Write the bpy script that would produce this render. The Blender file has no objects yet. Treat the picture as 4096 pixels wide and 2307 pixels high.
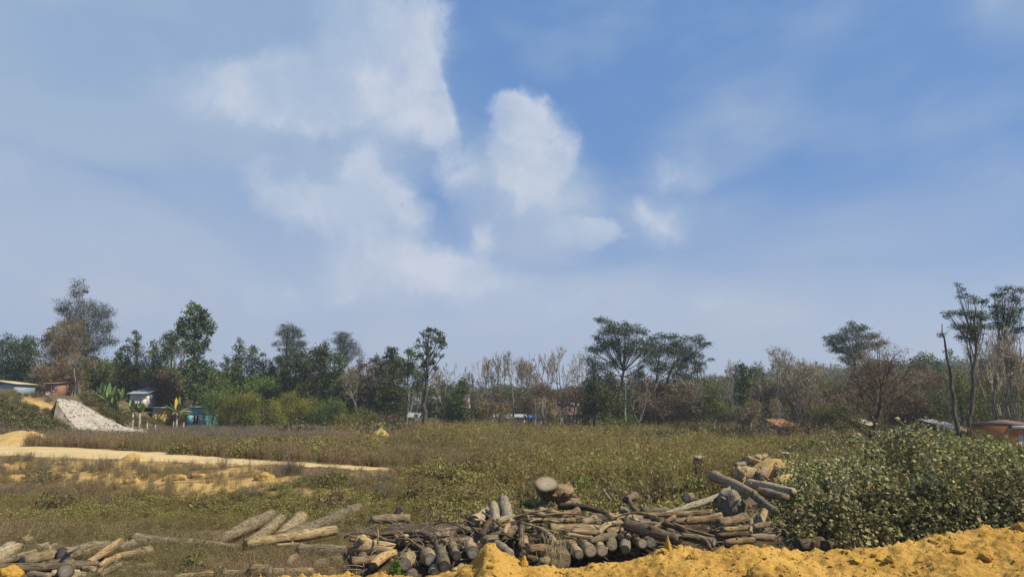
import bpy, bmesh, math, random
import numpy as np
from mathutils import Vector, Matrix
random.seed(7)
RNG = np.random.default_rng(11)
SC = bpy.context.scene
# ------------------------------------------------------------------ camera
F, CU, CV, HOR, CAMZ = 2960.0, 2048.0, 1153.5, 1640.0, 3.0
PITCH = math.atan((HOR - CV) / F)
cd = bpy.data.cameras.new('camera')
cd.sensor_width = 36.0
cd.lens = 36.0 * F / 4096.0
cd.clip_start, cd.clip_end = 0.1, 4000.0
cam = bpy.data.objects.new('camera', cd)
SC.collection.objects.link(cam)
cam.location = (0, 0, CAMZ)
cam.rotation_euler = (math.pi / 2 + PITCH, 0, 0)
SC.camera = cam
# ------------------------------------------------------------------ render / view
SC.view_settings.view_transform = 'Standard'
SC.view_settings.look = 'None'
SC.view_settings.exposure = 0.45
SC.view_settings.gamma = 1.0
SC.view_settings.use_curve_mapping = False
SC.render.engine = 'CYCLES'
SC.cycles.max_bounces = 5
SC.cycles.diffuse_bounces = 3
SC.cycles.glossy_bounces = 1
SC.cycles.transmission_bounces = 2
SC.cycles.volume_bounces = 0
SC.cycles.transparent_max_bounces = 4
SC.cycles.use_denoising = True
SC.cycles.denoiser = 'OPENIMAGEDENOISE'
SC.cycles.denoising_input_passes = 'RGB_ALBEDO_NORMAL'
SC.cycles.denoising_prefilter = 'ACCURATE'
# ------------------------------------------------------------------ sun
SUN_AZ, SUN_EL = math.radians(112), math.radians(48)     # clockwise from the view direction (+Y)
sl = bpy.data.lights.new('sun', 'SUN')
sl.energy = 4.7
sl.angle = math.radians(0.6)
sl.color = (1.0, 0.88, 0.68)
sun = bpy.data.objects.new('sun', sl)
SC.collection.objects.link(sun)
sdir = Vector((math.sin(SUN_AZ) * math.cos(SUN_EL), math.cos(SUN_AZ) * math.cos(SUN_EL), math.sin(SUN_EL)))
sun.rotation_euler = sdir.to_track_quat('Z', 'Y').to_euler()
sun.location = (40, 0, 60)
# ------------------------------------------------------------------ world: daylight sky with clouds
wd = bpy.data.worlds.new('World')
SC.world = wd
wd.use_nodes = True
wn, wl = wd.node_tree.nodes, wd.node_tree.links
wn.clear()
def W(t, **k):
    n = wn.new(t)
    for a, b in k.items():
        setattr(n, a, b)
    return n
def wm(op, a, b=None, c=None):
    n = W('ShaderNodeMath', operation=op)
    for i, v in enumerate((a, b, c)):
        if v is None:
            continue
        if isinstance(v, (int, float)):
            n.inputs[i].default_value = v
        else:
            wl.new(v, n.inputs[i])
    return n.outputs[0]
def wmix(f, a, b):
    n = W('ShaderNodeMix', data_type='RGBA')
    for i, v in ((0, f), (6, a), (7, b)):
        if isinstance(v, (int, float)):
            n.inputs[i].default_value = v
        elif isinstance(v, tuple):
            n.inputs[i].default_value = (*v, 1)
        else:
            wl.new(v, n.inputs[i])
    return n.outputs[2]
def wsm(x, lo, hi):
    n = W('ShaderNodeMapRange', interpolation_type='SMOOTHSTEP')
    wl.new(x, n.inputs[0])
    n.inputs[1].default_value, n.inputs[2].default_value = lo, hi
    return n.outputs[0]
SKYS = 0.1
sky = W('ShaderNodeTexSky', sky_type='NISHITA')
sky.sun_disc = False
sky.sun_elevation = SUN_EL
sky.sun_rotation = SUN_AZ
sky.air_density, sky.dust_density, sky.ozone_density = 1.0, .5, 2.0
tc = W('ShaderNodeTexCoord')
sep = W('ShaderNodeSeparateXYZ')
wl.new(tc.outputs['Generated'], sep.inputs[0])
az = wm('ARCTAN2', sep.outputs[0], sep.outputs[1])
el = wm('ARCSINE', sep.outputs[2])
cmb = W('ShaderNodeCombineXYZ')
wl.new(az, cmb.inputs[0]); wl.new(el, cmb.inputs[1])
AE = cmb.outputs[0]
def wnoise(vec, scale, detail, rough=0.5, off=0.0, w=None):
    n = W('ShaderNodeTexNoise', noise_dimensions='4D')
    wl.new(vec, n.inputs['Vector'])
    n.inputs['W'].default_value = off
    n.inputs['Scale'].default_value = scale
    n.inputs['Detail'].default_value = detail
    n.inputs['Roughness'].default_value = rough
    return n
def warp(vec, scale, amt, detail=5, off=0.0, rough=0.55):
    n = wnoise(tc.outputs['Generated'], scale, detail, rough, off)
    s = W('ShaderNodeVectorMath', operation='SUBTRACT'); wl.new(n.outputs['Color'], s.inputs[0]); s.inputs[1].default_value = (.5, .5, .5)
    m = W('ShaderNodeVectorMath', operation='SCALE'); wl.new(s.outputs[0], m.inputs[0]); m.inputs['Scale'].default_value = amt
    a = W('ShaderNodeVectorMath', operation='ADD'); wl.new(vec, a.inputs[0]); wl.new(m.outputs[0], a.inputs[1])
    return a.outputs[0]
def pix_dir(u, v):
    k, h = (v - CV) / F, (u - CU) / F
    c, s = math.cos(PITCH), math.sin(PITCH)
    return Vector((h, c + k * s, s - k * c))
def ae(u, v):
    d = pix_dir(u, v).normalized()
    return math.atan2(d.x, d.y), math.asin(d.z)
def blobs(vec, lst, acc=None, add=False):
    for (u, v, ru, rv, rot, wgt, soft) in lst:
        a0, e0 = ae(u, v)
        mp = W('ShaderNodeMapping', vector_type='TEXTURE')
        mp.inputs['Location'].default_value = (a0, e0, 0)
        mp.inputs['Rotation'].default_value = (0, 0, math.radians(rot))
        mp.inputs['Scale'].default_value = (ru / F * .9, rv / F * .95, 1)
        wl.new(vec, mp.inputs[0])
        ln = W('ShaderNodeVectorMath', operation='LENGTH'); wl.new(mp.outputs[0], ln.inputs[0])
        mr = W('ShaderNodeMapRange', interpolation_type='SMOOTHSTEP')
        wl.new(ln.outputs['Value'], mr.inputs[0])
        mr.inputs[1].default_value, mr.inputs[2].default_value = 1 + soft, 1 - soft
        mr.inputs[3].default_value, mr.inputs[4].default_value = 0, wgt
        acc = mr.outputs[0] if acc is None else wm('ADD' if add else 'MAXIMUM', acc, mr.outputs[0])
    return acc
fine = warp(warp(AE, 3.0, 0.16, 3, 7.0, .5), 8.0, 0.12, 8, 0.0, 0.62)
softv = warp(AE, 2.5, 0.16, 4, 3.0, 0.5)
# broad grey-blue veils, then bright cumulus heads (positions as directions in the sky)
veil = blobs(softv, [
    (500, 250, 1300, 420, -3, .78, .42), (1100, 60, 700, 260, 0, .8, .35), (350, 1000, 1000, 330, -10, .72, .5),
    (1200, 900, 800, 330, -25, .60, .5), (2100, 780, 330, 300, -20, .7, .4), (2300, 1250, 1500, 190, 0, .55, .6),
    (2850, 500, 330, 180, 20, .34, .5), (2700, 830, 420, 130, -5, .30, .55), (3300, 900, 800, 110, 8, .26, .7),
    (4100, 60, 240, 170, 0, .5, .5), (3200, 1250, 1300, 150, 0, .3, .7)])
bright = blobs(fine, [
    (1250, 390, 430, 110, 4, .80, .75), (1420, 350, 210, 140, 20, .55, .8), (1750, 400, 80, 190, 0, .60, .5), (950, 400, 300, 110, 0, .40, .9),
    (1560, 170, 280, 230, 35, .45, .7), (1640, 500, 190, 80, 20, .50, .7), (1700, 200, 140, 200, 0, .40, .6), (1480, 60, 300, 130, 0, .35, .9),
    (2130, 560, 165, 225, -8, .85, .42), (2040, 700, 250, 190, 0, .50, .7), (1800, 640, 90, 110, -30, .50, .7), (2100, 420, 110, 90, 0, .5, .4),
    (2180, 850, 170, 110, -35, .50, .7), (2290, 990, 110, 55, -5, .62, .6), (2380, 980, 70, 40, 10, .45, .7),
    (1500, 720, 170, 140, -15, .78, .6), (1450, 640, 80, 80, 0, .45, .6), (1280, 850, 230, 120, -25, .60, .7), (1350, 760, 250, 130, 0, .3, .9),
    (1010, 760, 90, 160, -15, .50, .7), (1130, 860, 150, 90, 20, .4, .8), (1620, 830, 90, 110, 0, .50, .7),
    (1700, 1040, 290, 80, 6, .55, .8), (1820, 1120, 320, 80, 0, .50, .8), (1350, 1110, 190, 80, -25, .60, .8), (1520, 990, 380, 100, -20, .42, .9),
    (1050, 1180, 180, 80, 0, .50, .8), (2280, 1255, 90, 40, -10, .50, .8), (2880, 1175, 70, 45, 0, .50, .8), (2050, 1220, 560, 90, 0, .40, .9),
    (1905, 930, 60, 80, 0, .50, .7), (2640, 840, 160, 120, 0, .42, .8), (3030, 450, 70, 170, 40, .36, .9),
    (2780, 560, 230, 110, 0, .34, .9), (3930, 60, 60, 80, -40, .50, .8), (500, 1000, 600, 120, -8, .34, .9), (2800, 640, 180, 90, -10, .3, .9)], add=True)
nz = wnoise(fine, 6.5, 9, .58, 5.0)
nz2 = wnoise(softv, 3.2, 5, .5, 9.0)
veilf = wm('MULTIPLY', veil, wm('MULTIPLY_ADD', nz2.outputs[0], 1.3, .38))
strk = W('ShaderNodeMapping'); strk.inputs['Scale'].default_value = (1, 2.6, 1); wl.new(softv, strk.inputs[0])
nz3 = wnoise(strk.outputs[0], 4.0, 6, .55, 2.0)
wisp = wm('MULTIPLY', wsm(nz3.outputs[0], .44, .72), .42)
veilf = wm('MINIMUM', wm('ADD', veilf, wisp), .92)
nzb = wnoise(fine, 22.0, 6, .6, 21.0)
brt = wm('DIVIDE', wm('MULTIPLY', bright, 1.5), wm('MULTIPLY_ADD', bright, .75, 1.0))
big = wnoise(softv, 5.0, 6, .62, 31.0)
ero = wm('ADD', wm('MULTIPLY_ADD', nz.outputs[0], 2.3, -1.15), wm('MULTIPLY_ADD', nzb.outputs[0], 1.0, -.5))
brf = wsm(wm('ADD', brt, wm('MULTIPLY', ero, wm('MULTIPLY_ADD', brt, .35, .5))), .10, 1.0)
brf = wm('MULTIPLY', brf, wm('MULTIPLY_ADD', wsm(big.outputs[0], .36, .62), .42, .52))
tint = W('ShaderNodeVectorMath', operation='MULTIPLY')
wl.new(sky.outputs[0], tint.inputs[0]); tint.inputs[1].default_value = (.82, .92, 1.0)
def K(r, g, b):
    return (r / SKYS / 1.366, g / SKYS / 1.366, b / SKYS / 1.366)
horf = wsm(el, .33, -.01)
blue = wmix(.80, tint.outputs[0], K(.13, .28, .60))
base = wmix(wm('MULTIPLY', horf, .86), blue, K(.455, .545, .68))
lay1 = wmix(veilf, base, wmix(wsm(el, .42, .10), K(.345, .465, .635), K(.46, .535, .675)))
cum_shade = wnoise(fine, 5.0, 4, .5, 13.0)
ccol = wmix(wsm(cum_shade.outputs[0], .35, .62), K(.47, .565, .72), K(.65, .695, .785))
ccol = wmix(wm('MINIMUM', wm('MULTIPLY', brf, 1.25), 1.0), K(.40, .52, .71), ccol)
lay2 = wmix(brf, lay1, ccol)
bg = W('ShaderNodeBackground'); bg.inputs[1].default_value = SKYS
wl.new(lay2, bg.inputs[0])
wo = W('ShaderNodeOutputWorld'); wl.new(bg.outputs[0], wo.inputs[0])

# ------------------------------------------------------------------ geometry helpers
def P(u, v, y):
    d = pix_dir(u, v)
    t = y / d.y
    return Vector((d.x * t, y, CAMZ + d.z * t))
def ratio(v):
    d = pix_dir(CU, v)
    return -d.z / d.y
def sstep(a, b, x):
    t = np.clip((x - a) / (b - a), 0, 1)
    return t * t * (3 - 2 * t)
def _h(ix, iy, iz, seed):
    n = (ix.astype(np.int64) * 374761393 + iy.astype(np.int64) * 668265263 + iz.astype(np.int64) * 2147483647 + seed * 1274126177) & 0xffffffff
    n = ((n ^ (n >> 13)) * 1274126177) & 0xffffffff
    n = ((n ^ (n >> 16)) * 2246822519) & 0xffffffff
    return ((n ^ (n >> 15)) & 0xffffff) / float(0xffffff)
def vnoise(x, y, z=None, seed=0):
    x = np.asarray(x, float); y = np.asarray(y, float); z = np.zeros_like(x) if z is None else np.asarray(z, float)
    xi, yi, zi = np.floor(x), np.floor(y), np.floor(z)
    fx, fy, fz = x - xi, y - yi, z - zi
    fx, fy, fz = (t * t * (3 - 2 * t) for t in (fx, fy, fz))
    xi, yi, zi = xi.astype(np.int64), yi.astype(np.int64), zi.astype(np.int64)
    r = 0
    for a in (0, 1):
        for b in (0, 1):
            for c in (0, 1):
                w = (fx if a else 1 - fx) * (fy if b else 1 - fy) * (fz if c else 1 - fz)
                r = r + w * _h(xi + a, yi + b, zi + c, seed)
    return r
def fbm(x, y, z=None, oct=4, seed=0, gain=.5):
    r, a, s, t = 0, 1, 1, 0
    for o in range(oct):
        r = r + a * (vnoise(x * s, y * s, None if z is None else z * s, seed + o * 17) - .5)
        t += a; a *= gain; s *= 2.03
    return r / t
def H(x, y):
    x = np.asarray(x, float); y = np.asarray(y, float)
    z = fbm(x * .12, y * .12, oct=3, seed=3) * .22 * sstep(12, 22, y)
    yb = 26.5 - .46 * x
    bank = .7 * sstep(yb - 9, yb, y) * sstep(2, -7, x) * (1 - .5 * sstep(48, 62, y))
    z = z + bank + bank * sstep(.68, .3, bank) * fbm(x * .9, y * .9, oct=3, seed=8) * 1.0 * sstep(2, -7, x)
    hx = sstep(-37.6, -46.4, x + 0.10 * (y - 73))
    hy = sstep(49, 73, y)
    z = z + 4.1 * hx * hy * (1 - .0 * x)
    z = z + sstep(115, 420, y) * (6.5 + 9 * sstep(70, 210, x))
    z = z + .8 * np.exp(-(((x - 8.8) / 2.3) ** 2 + ((y - 24.3) / 3.2) ** 2))
    z = z + sstep(420, 1100, y) * 8
    return z
def Hs(x, y):
    return float(H(np.array([x]), np.array([y]))[0])
def uv_of(x, y, z):
    c, s = math.cos(PITCH), math.sin(PITCH); zz = z - CAMZ
    dep = y * c + zz * s; up = -y * s + zz * c
    return CU + F * x / dep, CV - F * up / dep
def soil_mask(x, y):
    yb = 26.5 - .46 * x
    m = sstep(yb - 8.5, yb - 4.5, y) * sstep(yb + 4, yb, y) * sstep(-1, -8, x) * .9
    n = fbm(x * .55, y * .55, oct=4, seed=21) + .5
    m = m * sstep(.42, .56, n)
    t2 = sstep(49.5, 50.5, y) * sstep(54, 52.5, y) * sstep(-6, -12, x) * .9
    u = x / y * F + CU
    hill = sstep(62, 66, y) * sstep(76, 73, y) * sstep(-52, -50, x) * sstep(-38, -41, x)
    uu, vv = uv_of(x, y, H(x, y)); ln = np.interp(uu, [70, 95, 180, 240, 290, 340], [1603, 1601, 1622, 1648, 1680, 1728]); hp = np.exp(-((vv - ln) / 17.0) ** 2 * 1.2) * (y > 55) * (y < 80) * sstep(70, 95, uu) * sstep(350, 325, uu)
    m = np.maximum(m, .75 * (((x - 8.9) / 2.3) ** 2 + ((y - 24.2) / 3.4) ** 2 < 1) * sstep(.35, .6, n))
    return np.clip(np.maximum(np.maximum(m, t2 * sstep(.3, .45, n)), hp * 1.1), 0, 1)
# piecewise depth of the log piles by height in the picture: points on the ground (left) or on the heap's slope (right)
def DL(v):
    return float(np.interp(v, [1990, 2050, 2150, 2300], [25, 20.6, 16.6, 13.2]))
def DP(v):
    return float(np.interp(v, [1800, 1830, 1900, 1950, 2030, 2260, 2300], [30, 27, 22.5, 19.2, 16.2, 14.1, 13.6]))
def link(o):
    SC.collection.objects.link(o)
    return o
def tag(o, label=None, cat=None, group=None, kind=None):
    if label: o['label'] = label
    if cat: o['category'] = cat
    if group: o['group'] = group
    if kind: o['kind'] = kind
    return o
def empty(name, loc):
    o = bpy.data.objects.new(name, None)
    o.empty_display_size = .2
    o.location = loc
    return link(o)
class MB:
    """collects triangle/quad soups with a per-vertex tone, builds ONE mesh"""
    def __init__(s):
        s.v, s.f3, s.f4, s.t, s.n = [], [], [], [], 0
    def add(s, v, f3=None, f4=None, tone=0.5):
        v = np.asarray(v, float).reshape(-1, 3)
        if f3 is not None and len(f3): s.f3.append(np.asarray(f3, np.int64).reshape(-1, 3) + s.n)
        if f4 is not None and len(f4): s.f4.append(np.asarray(f4, np.int64).reshape(-1, 4) + s.n)
        s.t.append(np.full(len(v), tone, float) if np.isscalar(tone) else np.asarray(tone, float))
        s.v.append(v); s.n += len(v)
    def mesh(s, name, mat, smooth=False, origin=(0, 0, 0)):
        me = bpy.data.meshes.new(name)
        if s.n == 0: return me
        v = np.concatenate(s.v) - np.array(origin, float)
        f3 = np.concatenate(s.f3) if s.f3 else np.zeros((0, 3), np.int64)
        f4 = np.concatenate(s.f4) if s.f4 else np.zeros((0, 4), np.int64)
        me.vertices.add(len(v)); me.vertices.foreach_set('co', v.astype(np.float32).ravel())
        nl = len(f3) * 3 + len(f4) * 4
        me.loops.add(nl); me.loops.foreach_set('vertex_index', np.concatenate([f3.ravel(), f4.ravel()]).astype(np.int32))
        me.polygons.add(len(f3) + len(f4))
        ls = np.concatenate([np.arange(len(f3)) * 3, len(f3) * 3 + np.arange(len(f4)) * 4]).astype(np.int32)
        me.polygons.foreach_set('loop_start', ls)
        if smooth: me.polygons.foreach_set('use_smooth', np.ones(len(ls), bool))
        a = me.attributes.new('tone', 'FLOAT', 'POINT'); a.data.foreach_set('value', np.concatenate(s.t).astype(np.float32))
        me.update(calc_edges=True)
        if mat: me.materials.append(mat)
        return me
    def build(s, name, mat, parent=None, smooth=False, origin=(0, 0, 0)):
        o = bpy.data.objects.new(name, s.mesh(name, mat, smooth, origin))
        o.parent = parent
        return link(o)
def unit(a):
    return a / np.maximum(np.linalg.norm(a, axis=-1, keepdims=True), 1e-9)
def leaves(mb, c, size, direc=None, aspect=.5, tone=None, big=False, up=.4, jitter=.6):
    """leaf blades rooted at points c; direc biases where the tips point"""
    n = len(c)
    if n == 0: return
    d = RNG.normal(size=(n, 3))
    if direc is not None: d = d * jitter + np.asarray(direc)
    d = unit(d)
    nrm = RNG.normal(size=(n, 3)); nrm[:, 2] += up
    s = unit(np.cross(d, nrm)); nn = np.cross(s, d)
    L = np.asarray(size).reshape(-1, 1) * np.ones((n, 1))
    w = L * aspect * .5
    tn = RNG.random(n) if tone is None else tone
    if big:
        pts = np.stack([c, c + d * L * .28 + s * w - nn * L * .05, c + d * L * .62 + s * w * .8 - nn * L * .09, c + d * L - nn * L * .16,
                        c + d * L * .62 - s * w * .8 - nn * L * .09, c + d * L * .28 - s * w - nn * L * .05, c + d * L * .5 + nn * L * .06], 1)
        k = 7; tri = np.array([(0, 6, 1), (1, 6, 2), (2, 6, 3), (3, 6, 4), (4, 6, 5), (5, 6, 0)])
    else:
        pts = np.stack([c, c + d * L * .45 + s * w + nn * L * .08, c + d * L, c + d * L * .45 - s * w + nn * L * .08], 1)
        k = 4; tri = np.array([(0, 2, 1), (0, 3, 2)])
    idx = (np.arange(n) * k)[:, None, None] + tri[None]
    mb.add(pts.reshape(-1, 3), f3=idx.reshape(-1, 3), tone=np.repeat(tn, k))
def segs(mb, p0, p1, r0, r1, sides=3, tone=.5):
    """many tapered prisms at once"""
    p0 = np.asarray(p0, float).reshape(-1, 3); p1 = np.asarray(p1, float).reshape(-1, 3); n = len(p0)
    if n == 0: return
    r0 = np.asarray(r0, float).reshape(-1, 1) * np.ones((n, 1)); r1 = np.asarray(r1, float).reshape(-1, 1) * np.ones((n, 1))
    d = unit(p1 - p0)
    ref = np.where(np.abs(d[:, 2:3]) > .9, np.array([[1., 0, 0]]), np.array([[0, 0, 1.]]))
    a = unit(np.cross(d, ref)); b = np.cross(d, a)
    ang = np.arange(sides) * 2 * math.pi / sides
    ring0 = p0[:, None] + (a[:, None] * np.cos(ang)[None, :, None] + b[:, None] * np.sin(ang)[None, :, None]) * r0[:, None]
    ring1 = p1[:, None] + (a[:, None] * np.cos(ang)[None, :, None] + b[:, None] * np.sin(ang)[None, :, None]) * r1[:, None]
    v = np.concatenate([ring0, ring1], 1)
    q = np.array([(i, (i + 1) % sides, sides + (i + 1) % sides, sides + i) for i in range(sides)])
    idx = (np.arange(n) * 2 * sides)[:, None, None] + q[None]
    mb.add(v.reshape(-1, 3), f4=idx.reshape(-1, 4), tone=tone)
def tube(mb, pts, rad, sides=8, tone=.5, rough=.06, seed=0, cap=True):
    pts = np.asarray(pts, float); n = len(pts)
    rad = np.interp(np.linspace(0, 1, n), np.linspace(0, 1, len(rad)), rad)
    tg = unit(np.gradient(pts, axis=0))
    ref = np.array([0.31, .95, .05]) if abs(tg[0][2]) > .7 else np.array([0, 0, 1.])
    a = unit(np.cross(tg, ref)); b = np.cross(tg, a)
    ang = np.arange(sides) * 2 * math.pi / sides
    w = 1 + rough * 2 * fbm(np.cos(ang)[None] * 2 + seed * 3.1 + 0 * rad[:, None], np.sin(ang)[None] * 2 + 0 * rad[:, None], np.arange(n)[:, None] * .35 + 0 * ang[None], oct=3, seed=seed)
    v = pts[:, None] + (a[:, None] * np.cos(ang)[None, :, None] + b[:, None] * np.sin(ang)[None, :, None]) * (rad[:, None] * w)[..., None]
    f = [(i * sides + j, i * sides + (j + 1) % sides, (i + 1) * sides + (j + 1) % sides, (i + 1) * sides + j) for i in range(n - 1) for j in range(sides)]
    v = v.reshape(-1, 3); f3 = []
    if cap:
        m = len(v); v = np.concatenate([v, pts[:1], pts[-1:]])
        f3 = [(m, (j + 1) % sides, j) for j in range(sides)] + [(m + 1, (n - 1) * sides + j, (n - 1) * sides + (j + 1) % sides) for j in range(sides)]
    mb.add(v, f3=f3, f4=f, tone=tone)
def bez(p0, p1, p2, n):
    t = np.linspace(0, 1, n)[:, None]
    return (1 - t) ** 2 * np.array(p0) + 2 * t * (1 - t) * np.array(p1) + t * t * np.array(p2)
def box(mb, lo, hi, tone=.5):
    x0, y0, z0 = lo; x1, y1, z1 = hi
    v = [(x0, y0, z0), (x1, y0, z0), (x1, y1, z0), (x0, y1, z0), (x0, y0, z1), (x1, y0, z1), (x1, y1, z1), (x0, y1, z1)]
    mb.add(v, f4=[(0, 3, 2, 1), (4, 5, 6, 7), (0, 1, 5, 4), (1, 2, 6, 5), (2, 3, 7, 6), (3, 0, 4, 7)], tone=tone)
def rock_mesh(name, mat, seed, flat=1.0, npts=14):
    r = random.Random(seed)
    bm = bmesh.new()
    for i in range(npts):
        p = Vector((r.gauss(0, 1), r.gauss(0, 1), r.gauss(0, 1))).normalized() * r.uniform(.8, 1.1)
        bm.verts.new((p.x, p.y * r.uniform(.8, 1), p.z * flat))
    g = bmesh.ops.convex_hull(bm, input=bm.verts)
    for v in [v for v in bm.verts if not v.link_faces]: bm.verts.remove(v)
    me = bpy.data.meshes.new(name); bm.to_mesh(me); bm.free()
    me.materials.append(mat)
    return me
# ------------------------------------------------------------------ materials
def newmat(name):
    m = bpy.data.materials.new(name); m.use_nodes = True
    nt = m.node_tree; nt.nodes.clear()
    return m, nt
class NT:
    def __init__(s, nt): s.nt = nt
    def n(s, t, **k):
        x = s.nt.nodes.new(t)
        for a, b in k.items(): setattr(x, a, b)
        return x
    def l(s, a, b): s.nt.links.new(a, b)
    def noise(s, vec, scale, detail=4, rough=.55):
        x = s.n('ShaderNodeTexNoise'); x.inputs['Scale'].default_value = scale; x.inputs['Detail'].default_value = detail; x.inputs['Roughness'].default_value = rough
        if vec is not None: s.l(vec, x.inputs['Vector'])
        return x.outputs[0]
    def map(s, x, a, b, c=0, d=1):
        m = s.n('ShaderNodeMapRange'); s.l(x, m.inputs[0])
        for i, v in zip((1, 2, 3, 4), (a, b, c, d)): m.inputs[i].default_value = v
        return m.outputs[0]
    def mix(s, f, a, b, blend='MIX'):
        m = s.n('ShaderNodeMix', data_type='RGBA', blend_type=blend)
        for i, v in ((0, f), (6, a), (7, b)):
            if isinstance(v, (int, float)): m.inputs[i].default_value = v
            elif isinstance(v, tuple): m.inputs[i].default_value = (*v, 1)
            else: s.l(v, m.inputs[i])
        return m.outputs[2]
    def math(s, op, a, b=0):
        m = s.n('ShaderNodeMath', operation=op)
        for i, v in ((0, a), (1, b)):
            if isinstance(v, (int, float)): m.inputs[i].default_value = v
            else: s.l(v, m.inputs[i])
        return m.outputs[0]
    def finish(s, col, rough=.85, bump=None, bstr=.5, bdist=.02, trans=0.0, spec=.2):
        b = s.n('ShaderNodeBsdfPrincipled')
        if isinstance(col, tuple): b.inputs['Base Color'].default_value = (*col, 1)
        else: s.l(col, b.inputs['Base Color'])
        b.inputs['Roughness'].default_value = rough
        b.inputs['Specular IOR Level'].default_value = spec
        if bump is not None:
            bp = s.n('ShaderNodeBump'); bp.inputs['Strength'].default_value = bstr; bp.inputs['Distance'].default_value = bdist
            s.l(bump, bp.inputs['Height']); s.l(bp.outputs[0], b.inputs['Normal'])
        out = s.n('ShaderNodeOutputMaterial')
        if trans > 0:
            t = s.n('ShaderNodeBsdfTranslucent')
            if isinstance(col, tuple): t.inputs[0].default_value = (*col, 1)
            else: s.l(col, t.inputs[0])
            mx = s.n('ShaderNodeMixShader'); mx.inputs[0].default_value = trans
            s.l(b.outputs[0], mx.inputs[1]); s.l(t.outputs[0], mx.inputs[2]); s.l(mx.outputs[0], out.inputs[0])
        else:
            s.l(b.outputs[0], out.inputs[0])
def leafmat(name, c0, c1, c2, pale=(.55, .5, .45), patch=None, pscale=.12, trans=.25, rough=.6, spec=.25):
    """per-leaf colour by the tone attribute; pale for tone above 1; patch = second hue in drifts over the land"""
    m, nt = newmat(name); k = NT(nt)
    at = k.n('ShaderNodeAttribute', attribute_name='tone').outputs['Fac']
    oi = k.n('ShaderNodeObjectInfo').outputs['Random']
    lo = k.mix(k.map(at, 0, .55), c0, c1)
    hi = k.mix(k.map(at, .5, 1.0), lo, c2)
    g = k.n('ShaderNodeNewGeometry').outputs['Position']
    if patch:
        hi = k.mix(k.map(k.noise(g, pscale, 3, .6), .42, .62), hi, k.mix(.75, hi, patch))
    br = k.map(oi, 0, 1, .78, 1.2)
    hi = k.mix(1.0, hi, k.n('ShaderNodeCombineColor').outputs[0], 'MULTIPLY') if False else hi
    hsv = k.n('ShaderNodeHueSaturation'); k.l(hi, hsv.inputs['Color']); k.l(br, hsv.inputs['Value'])
    k.l(k.map(oi, 0, 1, .485, .515), hsv.inputs['Hue'])
    col = k.mix(k.math('GREATER_THAN', at, 1.2), hsv.outputs[0], pale)
    k.finish(col, rough, trans=trans, spec=spec)
    return m
def barkmat(name, c0, c1, c2, scale=9, stretch=.12, bd=.015, bs=.8):
    m, nt = newmat(name); k = NT(nt)
    tcn = k.n('ShaderNodeTexCoord').outputs['Object']
    mp = k.n('ShaderNodeMapping'); mp.inputs['Scale'].default_value = (1, 1, stretch); k.l(tcn, mp.inputs[0])
    a = k.noise(mp.outputs[0], scale * 2.2, 6, .65)
    b = k.noise(tcn, scale * .45, 4, .6)
    oi = k.n('ShaderNodeObjectInfo').outputs['Random']
    col = k.mix(k.map(a, .34, .62), c0, c1)
    col = k.mix(k.map(b, .45, .68), col, c2)
    dk = k.map(k.noise(mp.outputs[0], scale * 5, 3, .5), .36, .44)
    col = k.mix(dk, tuple(.42 * x for x in c0), col)
    hsv = k.n('ShaderNodeHueSaturation'); k.l(col, hsv.inputs['Color']); k.l(k.map(oi, 0, 1, .6, 1.16), hsv.inputs['Value']); k.l(k.map(oi, 0, 1, .85, 1.1), hsv.inputs['Saturation'])
    k.finish(hsv.outputs[0], .9, bump=a, bstr=bs, bdist=bd, spec=.1)
    return m
def plain(name, c, var=.25, scale=6, rough=.85, spec=.2, bump=0.0):
    m, nt = newmat(name); k = NT(nt)
    tcn = k.n('ShaderNodeTexCoord').outputs['Object']
    a = k.noise(tcn, scale, 5, .6)
    col = k.mix(k.map(a, .3, .7), tuple(x * (1 - var) for x in c), tuple(min(1, x * (1 + var)) for x in c))
    k.finish(col, rough, bump=a if bump else None, bstr=bump, spec=spec)
    return m
def cutmat(name, rim, mid, core, crack=True):
    m, nt = newmat(name); k = NT(nt)
    tcn = k.n('ShaderNodeTexCoord').outputs['Object']
    at = k.n('ShaderNodeAttribute', attribute_name='tone').outputs['Fac']       # 0 centre, 1 rim
    col = k.mix(k.map(at, .15, .7), core, mid)
    col = k.mix(k.map(at, .72, .95), col, rim)
    wv = k.math('SINE', k.math('MULTIPLY', k.math('ADD', at, k.math('MULTIPLY', k.noise(tcn, 6, 3), .25)), 60))
    col = k.mix(k.map(wv, -1, 1, 0, .28), col, tuple(x * .5 for x in mid))
    col = k.mix(k.map(k.noise(tcn, 14, 4), .5, .72, 0, .6), col, tuple(x * .45 for x in mid))
    k.finish(col, .9, bump=k.noise(tcn, 30, 4), bstr=.5, bdist=.01, spec=.1)
    return m
M = {}
M['bark_grey'] = barkmat('bark_grey', (.12, .090, .050), (.265, .21, .122), (.34, .275, .162))
M['bark_tan'] = barkmat('bark_tan', (.19, .14, .08), (.41, .315, .18), (.29, .225, .135))
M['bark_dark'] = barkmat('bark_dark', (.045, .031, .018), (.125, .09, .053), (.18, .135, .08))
M['bark_brown'] = barkmat('bark_brown', (.10, .069, .038), (.24, .172, .098), (.31, .235, .14))
M['bark_pale'] = barkmat('bark_pale', (.20, .165, .11), (.38, .32, .215), (.30, .25, .17))
M['bark_orange'] = barkmat('bark_orange', (.24, .15, .07), (.45, .31, .16), (.38, .27, .15))
M['bark_moss'] = barkmat('bark_moss', (.18, .16, .06), (.34, .30, .13), (.26, .23, .11))
M['cut_dark'] = cutmat('cut_dark', (.025, .02, .015), (.06, .05, .04), (.11, .10, .09))  # burnt ends, and ends turned from the sun with shade in the colour
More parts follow.
